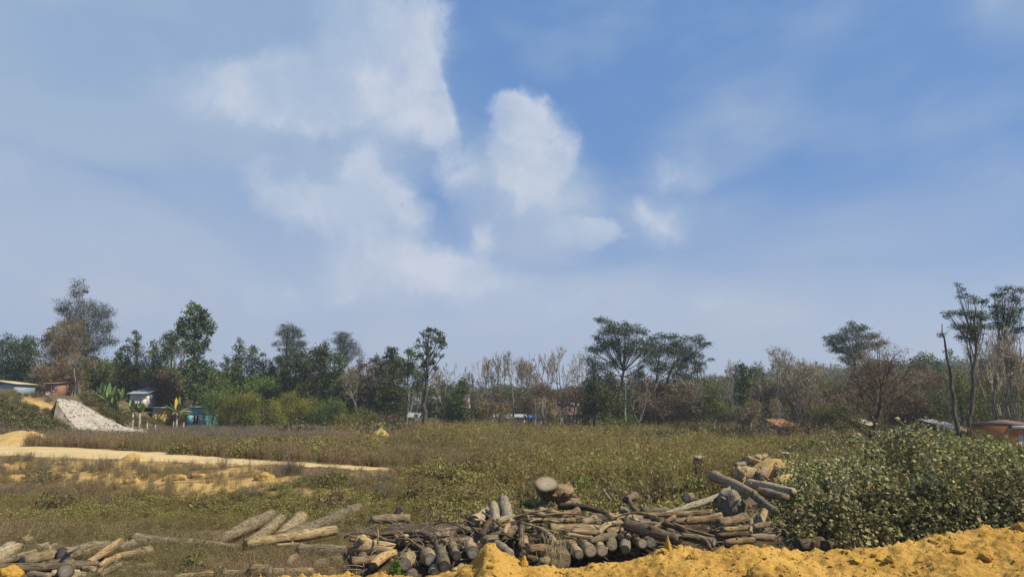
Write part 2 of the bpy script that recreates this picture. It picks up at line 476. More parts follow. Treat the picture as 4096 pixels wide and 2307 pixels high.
M['cut_grey'] = cutmat('cut_grey', (.055, .045, .033), (.17, .15, .12), (.27, .25, .22))
M['cut_tan'] = cutmat('cut_tan', (.12, .09, .055), (.32, .27, .18), (.40, .34, .24))  # cut wood; on some ends the sunlight is put into this colour
M['cut_blue'] = cutmat('cut_blue', (.12, .12, .12), (.22, .22, .22), (.28, .28, .29))
M['trunk_dark'] = barkmat('trunk_dark', (.06, .05, .04), (.12, .10, .075), (.17, .145, .105), 4)
M['trunk_grey'] = barkmat('trunk_grey', (.13, .115, .09), (.24, .21, .165), (.30, .27, .21), 4)
M['trunk_pale'] = barkmat('trunk_pale', (.26, .24, .20), (.45, .42, .34), (.5, .46, .38), 4)
M['twig'] = plain('twig', (.22, .19, .145), .35, 1.5)
M['twig_pale'] = plain('twig_pale', (.33, .295, .235), .3, 1.5)
M['twig_dark'] = plain('twig_dark', (.10, .08, .058), .35, 1.5)
M['leaf_dark'] = leafmat('leaf_dark', (0.031, 0.048, 0.016), (0.070, 0.100, 0.028), (0.148, 0.187, 0.053), trans=.18)
M['leaf_cool'] = leafmat('leaf_cool', (0.029, 0.049, 0.024), (0.062, 0.096, 0.041), (0.113, 0.157, 0.066), trans=.18)
M['leaf_olive'] = leafmat('leaf_olive', (0.059, 0.070, 0.018), (0.126, 0.138, 0.033), (0.218, 0.218, 0.057), trans=.25)
M['leaf_yellow'] = leafmat('leaf_yellow', (0.094, 0.106, 0.018), (0.188, 0.188, 0.027), (0.300, 0.263, 0.044), trans=.35)
M['leaf_green'] = leafmat('leaf_green', (0.059, 0.094, 0.018), (0.126, 0.179, 0.033), (0.218, 0.281, 0.057), trans=.3)
M['leaf_dry'] = leafmat('leaf_dry', (0.105, 0.077, 0.037), (0.202, 0.150, 0.068), (0.315, 0.244, 0.111), trans=.2)
M['leaf_brown'] = leafmat('leaf_brown', (0.076, 0.047, 0.025), (0.143, 0.094, 0.050), (0.235, 0.164, 0.088), trans=.15)
M['leaf_euc'] = leafmat('leaf_euc', (0.042, 0.054, 0.036), (0.084, 0.102, 0.070), (0.144, 0.162, 0.114), trans=.2)
M['leaf_bush'] = leafmat('leaf_bush', (0.062, 0.062, 0.023), (0.213, 0.207, 0.079), (0.470, 0.437, 0.210), pale=(.26, .14, .055), trans=.22, spec=.12, rough=.7)
M['leaf_banana'] = leafmat('leaf_banana', (.07, .12, .035), (.12, .19, .06), (.20, .27, .10), trans=.3, rough=.45)
M['leaf_banana_old'] = plain('leaf_banana_old', (.42, .28, .04), .3)
M['weed_dry'] = leafmat('weed_dry', (0.140, 0.097, 0.055), (0.282, 0.203, 0.108), (0.423, 0.319, 0.177), pale=(.46, .40, .36), patch=(.20, .18, .06), pscale=.16, trans=.25)
M['weed_green'] = leafmat('weed_green', (0.106, 0.100, 0.029), (0.235, 0.213, 0.062), (0.384, 0.335, 0.113), pale=(.42, .37, .33), patch=(.24, .175, .07), pscale=.2, trans=.3)
M['weed_tall'] = leafmat('weed_tall', (0.143, 0.125, 0.036), (0.297, 0.256, 0.077), (0.451, 0.380, 0.139), patch=(.29, .21, .09), pscale=.14, trans=.35)
M['scrub'] = leafmat('scrub', (0.057, 0.060, 0.021), (0.133, 0.130, 0.044), (0.221, 0.206, 0.075), patch=(.16, .12, .07), pscale=.09, trans=.2)
M['weed_shrub'] = leafmat('weed_shrub', (.070, .066, .020), (.16, .148, .045), (.28, .25, .09), patch=(.20, .155, .08), pscale=.25, trans=.25)
M['scrub_grey'] = leafmat('scrub_grey', (.10, .082, .060), (.19, .16, .115), (.28, .24, .17), trans=.15)
def soilmat(name, c0, c1, c2, sc=3.0, fine=28, bs=.9, bd=.02):
    m, nt = newmat(name); k = NT(nt)
    g = k.n('ShaderNodeNewGeometry').outputs['Position']
    a = k.noise(g, sc, 6, .65); b = k.noise(g, fine, 5, .65)
    col = k.mix(k.map(a, .35, .65), c0, c1)
    col = k.mix(k.map(b, .52, .74, 0, .75), col, c2)
    hgt = k.math('ADD', b, k.math('MULTIPLY', k.noise(g, fine * 2.7, 3, .5), .5))
    k.finish(col, .95, bump=hgt, bstr=bs, bdist=bd, spec=.05)
    return m
M['berm'] = soilmat('berm_soil', (.34, .19, .042), (.515, .318, .080), (.61, .42, .14), 1.3, 34)
M['clod'] = soilmat('clod_soil', (.37, .22, .040), (.48, .305, .066), (.56, .38, .10), 5, 40)
M['clod_shaded'] = soilmat('clod_shaded', (.31, .18, .04), (.42, .265, .068), (.50, .34, .11), 5, 40)  # darker copy of the clod soil: shading put into its colour
M['bank_soil'] = soilmat('bank_soil', (.32, .205, .07), (.48, .33, .125), (.56, .42, .19), 2.5, 14, .9, .04)
M['heap'] = soilmat('heap_soil', (.36, .245, .09), (.50, .365, .155), (.56, .44, .22), 1.5, 8, .6, .05)
M['heap_orange'] = soilmat('heap_orange', (.42, .22, .06), (.56, .32, .09), (.6, .38, .14), 1.5, 8, .6, .05)
M['road'] = soilmat('road_dirt', (.46, .345, .165), (.54, .42, .22), (.60, .48, .28), .35, 3, .25, .03)
M['stone'] = soilmat('white_stone', (.30, .275, .235), (.46, .425, .36), (.56, .53, .46), 1.2, 9, .4, .03)
# ground sheet
m, nt = newmat('ground'); k = NT(nt)
g = k.n('ShaderNodeNewGeometry').outputs['Position']
at = k.n('ShaderNodeAttribute', attribute_name='tone').outputs['Fac']
gc = k.mix(k.map(k.noise(g, .35, 6, .6), .35, .65), (.085, .062, .034), (.15, .115, .062))
gc = k.mix(k.map(k.noise(g, 6, 4, .6), .5, .7), gc, (.19, .155, .085))
so = k.mix(k.map(k.noise(g, 1.6, 5, .65), .38, .62), (.34, .22, .075), (.50, .345, .13))
gc = k.mix(at, gc, so)
k.finish(gc, .95, bump=k.noise(g, 5, 5, .6), bstr=.6, bdist=.06, spec=.05)
M['ground'] = m
# ------------------------------------------------------------------ ground
def axis(lo, hi, n, s, c=0.0):
    a, b = math.asinh((lo - c) / s), math.asinh((hi - c) / s)
    return c + s * np.sinh(np.linspace(a, b, n))
gx = axis(-1100, 1100, 380, 22); gy = axis(-40, 1600, 420, 22, 30)
X, Y = np.meshgrid(gx, gy)
Z = H(X, Y); Z = Z - (1 - sstep(2, 12, Y)) * 0
mb = MB(); nx = len(gx); ny = len(gy)
i, j = np.meshgrid(np.arange(nx - 1), np.arange(ny - 1)); q = (j * nx + i).ravel()
mb.add(np.stack([X, Y, Z], -1).reshape(-1, 3), f4=np.stack([q, q + 1, q + nx + 1, q + nx], 1), tone=soil_mask(X, Y).ravel())
tag(mb.build('ground', M['ground'], smooth=True), kind='structure')
# dirt road draped over the bank
far_e = [(-400, 1772), (0, 1783), (300, 1790), (600, 1808), (1000, 1836), (1300, 1856), (1500, 1868), (1620, 1873)]
near_e = [(-400, 1818), (0, 1826), (300, 1834), (600, 1841), (1000, 1857), (1300, 1872), (1500, 1877), (1620, 1876)]
def on_ground(u, v, dmax=400):
    ds = np.linspace(8, dmax, 4000)
    d = pix_dir(u, v); x = d.x / d.y * ds; z = CAMZ + d.z / d.y * ds
    h = H(x, ds); ok = np.nonzero(z <= h)[0]
    i = ok[0] if len(ok) else len(ds) - 1
    return Vector((x[i], ds[i], h[i]))
mb = MB(); rows = []
for uu in np.linspace(-400, 1620, 90):
    yn = (CAMZ - .7) / ratio(np.interp(uu, [a for a, b in near_e], [b for a, b in near_e]))
    yf = (CAMZ - .7) / ratio(np.interp(uu, [a for a, b in far_e], [b for a, b in far_e]))
    rows.append([( (uu - CU) / F * yy / 1.0235, yy) for yy in np.linspace(yn + .3 * math.sin(uu * .03) + .22 * math.sin(uu * .11), yf + .35 * math.sin(uu * .021) + .3 * math.sin(uu * .083), 10)])
rw = np.array(rows); rz = H(rw[..., 0], rw[..., 1]) + .05; rz[:, 0] -= .12; rz[:, -1] -= .12
fq = [(a * 10 + b, (a + 1) * 10 + b, (a + 1) * 10 + b + 1, a * 10 + b + 1) for a in range(89) for b in range(9)]
mb.add(np.concatenate([rw, rz[..., None]], -1).reshape(-1, 3), f4=fq)
tag(mb.build('dirt_road', M['road'], smooth=True), kind='structure')
# ------------------------------------------------------------------ yellow soil berm in the foreground
CREST_Y = 9.5
_cu = [-1200, -300, 0, 25, 45, 70, 110, 400, 900, 1250, 1330, 1420, 1500, 1700, 1780, 1850, 1900, 1945, 1985, 2040, 2090, 2130, 2230, 2330, 2420, 2500, 2600, 2640, 2720, 2800, 2900, 2990, 3060, 3200, 3300, 3400, 3520, 3620, 3720, 3820, 3940, 4096, 4400, 5200]
_cv = [2330, 2340, 2330, 2300, 2286, 2303, 2335, 2345, 2325, 2305, 2298, 2304, 2300, 2304, 2300, 2262, 2235, 2178, 2186, 2215, 2240, 2250, 2272, 2262, 2252, 2238, 2215, 2192, 2186, 2190, 2184, 2176, 2186, 2208, 2204, 2192, 2184, 2172, 2142, 2134, 2112, 2104, 2095, 2120]
bx = np.linspace(-11, 11, 900); by = np.concatenate([np.linspace(3.0, 7.6, 90), np.linspace(7.62, 10.1, 170), np.linspace(10.15, 12.6, 34)])
BX, BY = np.meshgrid(bx, by)
ds = pix_dir(CU, 2230).y
CR = np.array([CAMZ - ratio(v) * CREST_Y for v in _cv]); CXs = np.array([(u - CU) / F * CREST_Y / ds for u in _cu])
def crest(x): return np.interp(x, CXs, CR)
def BH(x, y):
    zc = crest(x * (CREST_Y / np.clip(y, 7.5, 10.5)) ** .6)
    zf = zc - .185 * (CREST_Y - y) - .05 * np.maximum(0, 8 - y)
    zb = zc - .75 * (y - CREST_Y)
    z = np.where(y < CREST_Y, zf, zb)
    k_ = .05
    n = fbm(x * .9, y * 1.1, oct=3, seed=51) * .20 * sstep(9.6, 8.2, y)
    rl = np.abs(fbm(x * 2.2 + .9 * y, y * 1.3, oct=4, seed=61)) * -.30 + .03
    f2 = fbm(x * 7, y * 7, oct=5, seed=71, gain=.62) * .13 + fbm((x + y * .8) * 9, (y - x * .3) * 3.2, oct=4, seed=75, gain=.6) * .07
    cl = np.maximum(0, fbm(x * 14, y * 14, oct=4, seed=81) - .09) * .13
    return z + n + rl * .55 + f2 + cl
BZ = BH(BX, BY)
BZ = np.maximum(BZ, -.2)
nx, ny = len(bx), len(by); i, j = np.meshgrid(np.arange(nx - 1), np.arange(ny - 1)); q = (j * nx + i).ravel()
mb = MB(); mb.add(np.stack([BX, BY, BZ], -1).reshape(-1, 3), f4=np.stack([q, q + 1, q + nx + 1, q + nx], 1))
berm = tag(mb.build('soil_berm', M['berm'], smooth=False), kind='structure')
def bzs(x, y): return float(BH(np.array([x]), np.array([y]))[0])
rock_c = [rock_mesh('clod', M['clod'], s, .75) for s in range(6)]
def clod_at(x, y, r, seed, mat=None, name='clod'):
    o = bpy.data.objects.new(name, rock_c[seed % 6]); rr = random.Random(seed)
    o.location = (x, y, bzs(x, y) + r * .15)
    o.rotation_euler = (rr.uniform(0, .6), rr.uniform(0, .6), rr.uniform(0, 6.3)); o.scale = (r * rr.uniform(.8, 1.3), r, r * rr.uniform(.6, 1))
    o.parent = berm
    return link(o)
for n_ in range(300):
    y = random.uniform(7.7, 9.6); x = random.uniform(-.6 if n_ % 5 else -6, 7.2)
    clod_at(x, y, random.choice([.018, .022, .026, .03, .04, .055]) * random.uniform(.8, 1.2), n_)
# fine crumbs: one mass
mb = MB(); nC = 9000
cx = RNG.uniform(-8, 8, nC); cy = RNG.uniform(6.8, 9.75, nC); cz = BH(cx, cy)
cr = .006 + .016 * RNG.random(nC) ** 3
ico = np.array([(0, 0, 1), (.9, 0, -.3), (-.45, .8, -.2), (-.45, -.8, -.3), (.3, .2, -.8), (-.6, .1, .5)])
hull = [(0, 1, 2), (0, 2, 5), (0, 5, 3), (0, 3, 1), (1, 4, 2), (2, 4, 3), (3, 4, 1), (2, 3, 5)]
pv = ico[None] * cr[:, None, None] * RNG.uniform(.7, 1.3, (nC, 6, 1)) + np.stack([cx, cy, cz + cr * .3], -1)[:, None]
mb.add(pv.reshape(-1, 3), f3=((np.arange(nC) * 6)[:, None, None] + np.array(hull)[None]).reshape(-1, 3))
tag(mb.build('crumbs', M['clod'], berm), kind='stuff')
def lump(u, v, y, r, label, seed, mat='clod_shaded', squash=.8, cat='soil clod', taper=0.0):
    """a big faceted lump of soil lying on the berm"""
    p = P(u, v, y)
    bm = bmesh.new(); bmesh.ops.create_icosphere(bm, subdivisions=4, radius=1)
    co = np.array([x.co[:] for x in bm.verts])
    w = 1 + .9 * fbm(co[:, 0] * 1.5 + seed, co[:, 1] * 1.5, co[:, 2] * 1.5, oct=4, seed=seed) - .8 * np.abs(fbm(co[:, 0] * 3.5, co[:, 1] * 3.5, co[:, 2] * 3.5 + seed, oct=4, seed=seed + 5))
    for x, f in zip(bm.verts, w): tp = 1 - taper * (x.co.z * .5 + .5) * .92; x.co = Vector((x.co.x * f * r * tp, x.co.y * f * r * tp, x.co.z * f * r * squash))
    me = bpy.data.meshes.new('soil_clod'); bm.to_mesh(me); bm.free(); me.materials.append(M[mat])
    for pl in me.polygons: pl.use_smooth = True
    o = link(bpy.data.objects.new('soil_clod', me)); o.location = (p.x, y, bzs(p.x, y) + r * squash * .35)
    return tag(o, label, cat, 'big clods on the yellow soil berm')
lump(3035, 2238, 8.55, .16, 'largest ochre clod coloured as shaded, half sunk in the yellow berm below the leafy bush', 3)
lump(2672, 2178, 9.45, .07, 'narrow pointed yellow soil spike standing on the berm crest against the thickest log', 9, 'clod', 1.7, taper=1.0)
lump(3560, 2215, 9.0, .07, 'pale angular clod near the crest right of the berm dip', 12, 'clod')
lump(3830, 2215, 8.9, .08, 'long flat yellow clod casting a dark gap on the right slope', 15, 'clod', .6)
lump(3745, 2160, 9.3, .06, 'dark round clod on the berm crest under the bush edge', 18)
lump(4085, 2112, 9.4, .09, 'clod on the highest right end of the berm crest', 21, 'clod_shaded')
lump(42, 2300, 9.4, .13, 'lone yellow clod in the bottom left corner before the split log', 24, 'clod', .9)
lump(2095, 2235, 9.4, .09, 'pointed yellow clod left of the big round log end', 27, 'clod', 1.0, taper=.9)
lump(2760, 2205, 9.2, .055, 'brown clod right of the soil spike on the berm', 30)
lump(3945, 2230, 8.7, .07, 'dark wedge shaped clod low on the right slope', 33)
# ------------------------------------------------------------------ logs
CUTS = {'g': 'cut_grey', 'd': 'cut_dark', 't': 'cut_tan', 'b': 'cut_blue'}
BARK = {'g': 'bark_grey', 't': 'bark_tan', 'd': 'bark_dark', 'b': 'bark_brown', 'p': 'bark_pale', 'o': 'bark_orange', 'm': 'bark_moss'}
LOGFOOT = []
def make_log(p1, p2, r1, r2, col='g', ends='gg', bend=None, label='', group=None, name='log', seed=0, knots=1, sides=14, rough=.09, cat='log', split=0.0):
    p1, p2 = Vector(p1), Vector(p2)
    ax = p2 - p1; L = max(ax.length, .05)
    rot = ax.to_track_quat('Z', 'Y'); inv = rot.inverted()
    n = int(min(26, max(7, L / max(.05, min(r1, r2) * .55))))
    mid = Vector((0, 0, L / 2))
    if bend is not None: mid = mid + (inv @ Vector(bend))
    c = bez((0, 0, 0), mid, (0, 0, L), n)
    rr = np.linspace(r1, r2, n) * (1 + .10 * np.sin(np.linspace(0, 1, n) * 9 + seed)) 
    tg = unit(np.gradient(c, axis=0)); a = unit(np.cross(tg, np.array([0.1, 1, .03]))); b = np.cross(tg, a)
    ang = np.arange(sides) * 2 * math.pi / sides
    cs, sn = np.cos(ang)[None], np.sin(ang)[None]
    zz = c[:, 2:3] / max(r1, r2)
    w = 1 + rough * 2.2 * fbm(cs * 1.3 + seed * 1.7 + 0 * zz, sn * 1.3 + 0 * zz, zz * .45 + 0 * cs, oct=4, seed=seed) \
          + rough * .9 * fbm(cs * 4 + seed + 0 * zz, sn * 4 + 0 * zz, zz * .25 + 0 * cs, oct=2, seed=seed + 9)
    if split: w = w * (1 - split * np.clip(np.cos(ang - 1.1), 0, 1) ** 2)[None]
    v = c[:, None] + (a[:, None] * cs[..., None] + b[:, None] * sn[..., None]) * (rr[:, None] * w)[..., None]
    if ends[0] == 'x': v[0, :, 2] -= RNG.uniform(-.2, .9, sides) * r1
    if ends[1] == 'x': v[-1, :, 2] += RNG.uniform(-.2, .9, sides) * r2
    mb = MB()
    f4 = [(i * sides + j, i * sides + (j + 1) % sides, (i + 1) * sides + (j + 1) % sides, (i + 1) * sides + j) for i in range(n - 1) for j in range(sides)]
    vv = v.reshape(-1, 3); f3 = []; m0 = len(vv)
    ex = np.stack([v[0].mean(0) + np.array([0, 0, .06 * r1]), v[-1].mean(0) - np.array([0, 0, .06 * r2])])
    vv = np.concatenate([vv, ex]); f3 = [(m0, (j + 1) % sides, j) for j in range(sides)] + [(m0 + 1, (n - 1) * sides + j, (n - 1) * sides + (j + 1) % sides) for j in range(sides)]
    mb.add(vv, f3=f3, f4=f4)
    rk = random.Random(seed * 7 + 3)
    for _ in range(knots):                                   # short branch stubs and knots
        t = rk.uniform(.15, .85); iz = int(t * (n - 1)); th = rk.uniform(0, 6.28); d = a[iz] * math.cos(th) + b[iz] * math.sin(th) + tg[iz] * rk.uniform(-.3, .6)
        r = rr[iz]; s0 = c[iz] + d * r * .5; s1 = c[iz] + d * r * rk.uniform(1.15, 1.55); kr = r * rk.uniform(.22, .4)
        tube(mb, np.array([s0, (s0 + s1) / 2, s1]), [kr * 1.5, kr * 1.1, kr], 7, rough=.1, seed=seed)
    o = mb.build(name, M[BARK[col]], smooth=True)
    o.location = p1; o.rotation_mode = 'QUATERNION'; o.rotation_quaternion = rot
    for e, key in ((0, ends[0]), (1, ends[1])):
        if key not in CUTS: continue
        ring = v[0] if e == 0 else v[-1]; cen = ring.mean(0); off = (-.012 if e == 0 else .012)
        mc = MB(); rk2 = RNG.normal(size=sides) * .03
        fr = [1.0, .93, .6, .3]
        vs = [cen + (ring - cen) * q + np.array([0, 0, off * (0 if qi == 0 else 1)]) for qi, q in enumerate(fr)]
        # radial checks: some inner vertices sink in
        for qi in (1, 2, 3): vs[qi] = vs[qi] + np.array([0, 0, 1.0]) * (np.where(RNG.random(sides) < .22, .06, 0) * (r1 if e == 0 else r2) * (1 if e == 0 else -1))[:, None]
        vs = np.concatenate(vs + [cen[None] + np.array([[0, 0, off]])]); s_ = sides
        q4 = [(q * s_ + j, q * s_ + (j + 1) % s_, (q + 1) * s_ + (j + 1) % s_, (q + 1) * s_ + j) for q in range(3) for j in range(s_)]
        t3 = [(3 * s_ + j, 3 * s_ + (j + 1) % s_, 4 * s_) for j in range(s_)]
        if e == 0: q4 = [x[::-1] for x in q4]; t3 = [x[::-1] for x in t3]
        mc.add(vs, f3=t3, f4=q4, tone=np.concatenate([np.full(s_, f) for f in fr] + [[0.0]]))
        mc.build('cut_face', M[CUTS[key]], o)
    LOGFOOT.append(((p1 + p2) / 2, L / 2, max(r1, r2)))
    return tag(o, label, cat, group)
_ls = [0]
def lg(zone, u1, v1, r1, u2, v2, r2, col, ends, label, dd1=0., dd2=0., bend=None, **k):
    D = DL if zone == 'L' else DP
    d1, d2 = D(v1) + dd1, D(v2) + dd2
    p1, p2 = P(u1, v1, d1), P(u2, v2, d2)
    _ls[0] += 1
    bv = None
    if bend: bv = (bend[0] * d1 / F * 2, 0, -bend[1] * d1 / F * 2)
    gr = 'logs of the left pile' if zone == 'L' else 'logs of the main pile'
    return make_log(p1, p2, r1 * d1 / F, r2 * d2 / F, col, ends, bv, label, k.pop('group', gr), seed=_ls[0], **k)
# ---- left pile
lg('L', -30, 2232, 36, 58, 2195, 30, 'p', 'xx', 'pale gnarled log butt at the far left edge of the picture', rough=.2)
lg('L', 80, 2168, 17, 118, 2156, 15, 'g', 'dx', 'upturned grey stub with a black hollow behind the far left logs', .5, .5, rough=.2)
lg('L', -10, 2252, 9, 108, 2222, 11, 'b', 'xx', 'thin flat split slab in front of the far left log butt', -.1, -.1)
lg('L', 55, 2232, 13, 138, 2208, 13, 'm', 'xx', 'yellowish mossy wedge of wood leaning right at the far left')
lg('L', 90, 2242, 20, 205, 2218, 22, 'g', 'gx', 'grey ridged log just above the long split log at bottom left')
lg('L', 143, 2193, 15, 186, 2186, 15, 'p', 'tx', 'pale blocky stub behind the left pile, left of the black hollow', .4, .4, rough=.18)
lg('L', 184, 2200, 13, 224, 2183, 12, 'p', 'tt', 'small pale tilted stub next to the black hollow of the left pile', .2, .3)
lg('L', 220, 2186, 14, 258, 2168, 12, 'd', 'dd', 'dark stub coloured as the shaded hole behind the thick ridged log', .5, .6)  # bark and ends coloured dark for the shade inside a hole
lg('L', 252, 2222, 31, 428, 2182, 25, 'g', 'gx', 'thick ridged log slanting up to the right in the left pile', 0, .3, rough=.13)
lg('L', 322, 2172, 15, 432, 2178, 13, 'g', 'xx', 'short grey log lying behind the thick ridged log', .8, .6)
lg('L', 268, 2208, 7, 312, 2187, 7, 'p', 'xx', 'pale thin branch resting on the thick ridged log', -.5, -.5)
lg('L', -60, 2282, 25, 392, 2262, 17, 'b', 'xg', 'long split reddish brown log along the bottom left edge', 0, .3, rough=.13, split=.25)
lg('L', 262, 2284, 28, 276, 2258, 25, 'b', 'gx', 'round burl log end facing us on top of the long split log', -.35, .3, rough=.15)
lg('L', 332, 2272, 11, 376, 2277, 12, 'g', 'tt', 'small square ended billet beside the round burl', -.3, -.3)
lg('L', 352, 2252, 13, 480, 2166, 18, 'o', 'gx', 'tan diagonal log rising right over the left pile', 0, .1, rough=.12)
lg('L', 482, 2200, 18, 528, 2178, 22, 'p', 'xx', 'lumpy whitish chunk right of the tan diagonal log', .2, .3, rough=.25)
lg('L', 400, 2258, 10, 472, 2226, 14, 'o', 'xt', 'broken tan piece with a jagged end under the diagonal log', -.2, -.1)
lg('L', 392, 2288, 8, 422, 2262, 8, 'b', 'xx', 'short thin crooked piece at the foot of the left pile', -.2, -.1)
lg('L', 405, 2296, 11, 476, 2258, 13, 'g', 'xx', 'grey green piece slanting up at the right foot of the left pile', -.1, 0)
lg('L', 478, 2224, 13, 606, 2202, 20, 'g', 'xg', 'grey log with a flat right end below the long tapered log', 0, 0)
lg('L', 536, 2164, 31, 950, 2190, 15, 'g', 'gx', 'long tapered grey log, thick at its left end, lying across the weeds', .2, .2, rough=.05)
lg('L', 850, 2172, 22, 1084, 2062, 27, 'g', 'xb', 'leaning grey log with a bluish end raised right above the weeds', .3, .9, rough=.06)
lg('L', 1040, 2150, 20, 1120, 2078, 22, 'g', 'xx', 'short round topped log just right of the leaning bluish ended log', .4, .9)
lg('L', 1120, 2145, 24, 1200, 2074, 27, 'g', 'xx', 'broad round topped log between the leaning log and the long raised one', .3, .8, rough=.06)
lg('L', 1000, 2170, 20, 1080, 2112, 18, 'g', 'xx', 'low grey log crossing under the round topped logs', .1, .3)
lg('L', 1140, 2150, 24, 1438, 2036, 27, 'g', 'xg', 'longest raised grey log pointing up to the right over the weeds', .2, 1.3, rough=.05)
lg('L', 990, 2172, 18, 1340, 2120, 21, 'g', 'xt', 'grey log, sunlit cut right end painted pale, below the long raised log', -.3, -.2, rough=.06)  # pale right end: sunlight put into its cut colour
lg('L', 1196, 2200, 27, 1385, 2206, 24, 'g', 'dg', 'straight cylinder log, shaded left end painted black, in the weeds', 0, 0, rough=.05)  # left end faces away from the sun; its shade is painted on
lg('L', 1158, 2246, 15, 1180, 2226, 15, 'b', 'tg', 'small upright looking log end below the black ended cylinder log', -.2, .2)
lg('L', 1002, 2282, 28, 1080, 2284, 24, 'b', 'bg', 'stout dark stub with a blue grey side at the bottom edge', -.2, -.2)
lg('L', 890, 2292, 12, 998, 2288, 12, 'g', 'xx', 'low log just left of the stout dark stub at the bottom edge')
lg('L', 1075, 2290, 17, 1245, 2288, 18, 'g', 'xx', 'low log just right of the stout dark stub at the bottom edge', .1, .1)
lg('L', 1250, 2262, 22, 1395, 2238, 22, 'g', 'xx', 'weathered log buried in weeds left of the main pile', .2, .3)
lg('L', 1110, 2180, 8, 1205, 2176, 8, 't', 'xx', 'thin tan pole lying behind the black ended cylinder log', .2, .2)
lg('L', 1490, 2076, 17, 1640, 2071, 16, 'g', 'xg', 'grey log half hidden in the flowering weeds above the main pile', .2, .2)
lg('L', 1596, 2048, 17, 1618, 2040, 15, 'd', 'dd', 'black burnt stub in the weeds above the main pile', .2, .9)
lg('L', 700, 2310, 12, 850, 2292, 12, 'g', 'xx', 'grey log end rising from the weeds at the bottom edge')
# ---- main pile, left part
lg('P', 1426, 2178, 35, 1566, 2196, 22, 't', 'dx', 'split tan log, its tall shaded left end painted black', -.1, 0, rough=.1)  # shade of the left-facing end put into its cut colour
lg('P', 1434, 2158, 13, 1488, 2172, 12, 'p', 'xx', 'pale stub resting on the black ended tan log', .3, .2)
lg('P', 1403, 2246, 19, 1560, 2234, 16, 'b', 'dx', 'brown log with a dark left end below the split tan log', -.2, 0)
lg('P', 1490, 2266, 20, 1575, 2212, 15, 'o', 'dx', 'rough orange root piece curving up to the right', -.7, -.1, rough=.2, bend=(-6, -8))
lg('P', 1617, 2256, 29, 1655, 2212, 24, 't', 'gx', 'round grey log end facing us, leftmost of the row of big ends', -.5, .9)
lg('P', 1720, 2238, 28, 1692, 2190, 24, 't', 'gx', 'largest round dark rimmed log end left of the soil heap top', -.5, .8)
lg('P', 1777, 2268, 24, 1752, 2168, 25, 'g', 'dx', 'long furrowed log pointing down at us between two round ends', -.8, .6, rough=.14)
lg('P', 1620, 2138, 12, 1732, 2157, 14, 'd', 'xd', 'dark brown branch with a round end lying across the heap', .1, -.5, bend=(6, -10))
lg('P', 1826, 2224, 19, 1798, 2160, 16, 'g', 'dx', 'slim log with a dark end left of the wide pale one', -.5, .5)
lg('P', 1892, 2210, 26, 1868, 2158, 23, 't', 'gx', 'wide pale log with a whitish end beside the soil heap', -.5, .7)
lg('P', 1741, 2294, 23, 1736, 2266, 22, 'p', 'dx', 'dark ended log at the very bottom behind the soil edge', -.5, .5)
lg('P', 1640, 2308, 22, 1660, 2280, 20, 'b', 'gx', 'log end sunk at the bottom edge under the leftmost round end', -.3, .5)
lg('P', 1815, 2292, 15, 1850, 2262, 13, 'p', 'gx', 'whitish stub at the foot of the wide pale log', -.3, .1)
lg('P', 1460, 2150, 9, 1640, 2136, 10, 'd', 'xx', 'long dark crooked branch along the left crest of the main pile', .1, .2, bend=(0, -9))
lg('P', 1498, 2137, 5, 1538, 2157, 6, 'b', 'xx', 'short thin stick crossing the dark crooked branch', -.1, -.2)
lg('P', 1580, 2142, 7, 1632, 2176, 8, 'g', 'tx', 'thin pale ended stick slanting down into the dark gap', -.2, -.2)
lg('P', 1490, 2167, 11, 1521, 2164, 11, 'g', 'dx', 'small block with a dark left face above the split tan log', 0, 0)
lg('P', 1700, 2152, 10, 1792, 2135, 10, 'p', 'xx', 'broken log top with bright flaky wood', 0, 0, rough=.22)
lg('P', 1752, 2132, 15, 1852, 2114, 15, 'g', 'xx', 'flat grey slab behind the flaky broken log', .5, .6)
lg('P', 1894, 2086, 24, 1950, 2052, 22, 'p', 'dx', 'short log with a black burnt end left of the two upright posts', -.1, 1.0)
lg('P', 1988, 2112, 21, 1973, 2018, 18, 'p', 'xt', 'shorter of the two upright whitish posts', .0, .0, rough=.1)
lg('P', 2034, 2098, 27, 2014, 1998, 22, 'p', 'xt', 'taller of the two upright whitish posts', .1, .1, rough=.1)
lg('P', 1994, 2085, 14, 2030, 2072, 12, 't', 'xx', 'knotty root lump at the foot of the taller post', -.5, -.5, rough=.25)
lg('P', 1930, 2047, 4, 2012, 2104, 6, 'b', 'xx', 'thin bare branch leaning across the shorter post', -.6, -.5)
lg('P', 1966, 2078, 12, 1930, 2142, 13, 'd', 'xx', 'dark curved root arching down left of the posts', -.5, -.4, bend=(-8, 4))
lg('P', 1845, 2118, 13, 1992, 2126, 12, 'g', 'xx', 'horizontal grey log below the burnt ended log', .2, .1)
lg('P', 1945, 2166, 22, 2056, 2120, 19, 'g', 'xx', 'splintered grey wedge log rising right below the posts', -.3, -.2, rough=.18)
lg('P', 2014, 2132, 10, 2036, 2098, 9, 'o', 'xx', 'freshly torn orange splinter of wood below the posts', -.5, -.5)
lg('P', 1985, 2176, 20, 2034, 2212, 22, 'p', 'xx', 'pale smooth log diving behind the soil heap top', -.2, -.6)
lg('P', 2036, 2100, 13, 2088, 2089, 13, 'd', 'dt', 'hollow dark log right of the taller post', 0, 0, rough=.16)
lg('P', 2088, 2104, 11, 2084, 2182, 10, 'b', 'xx', 'vertical knotted root hanging in the middle of the heap', -.3, -.6, rough=.3)
lg('P', 2104, 2182, 12, 2098, 2150, 12, 't', 'gx', 'small round log end in the dark gap right of the knotted root', -.5, .1)
lg('P', 2096, 2046, 11, 2182, 2063, 12, 't', 'xd', 'tan log on the crest with a dark right end', .2, .1)
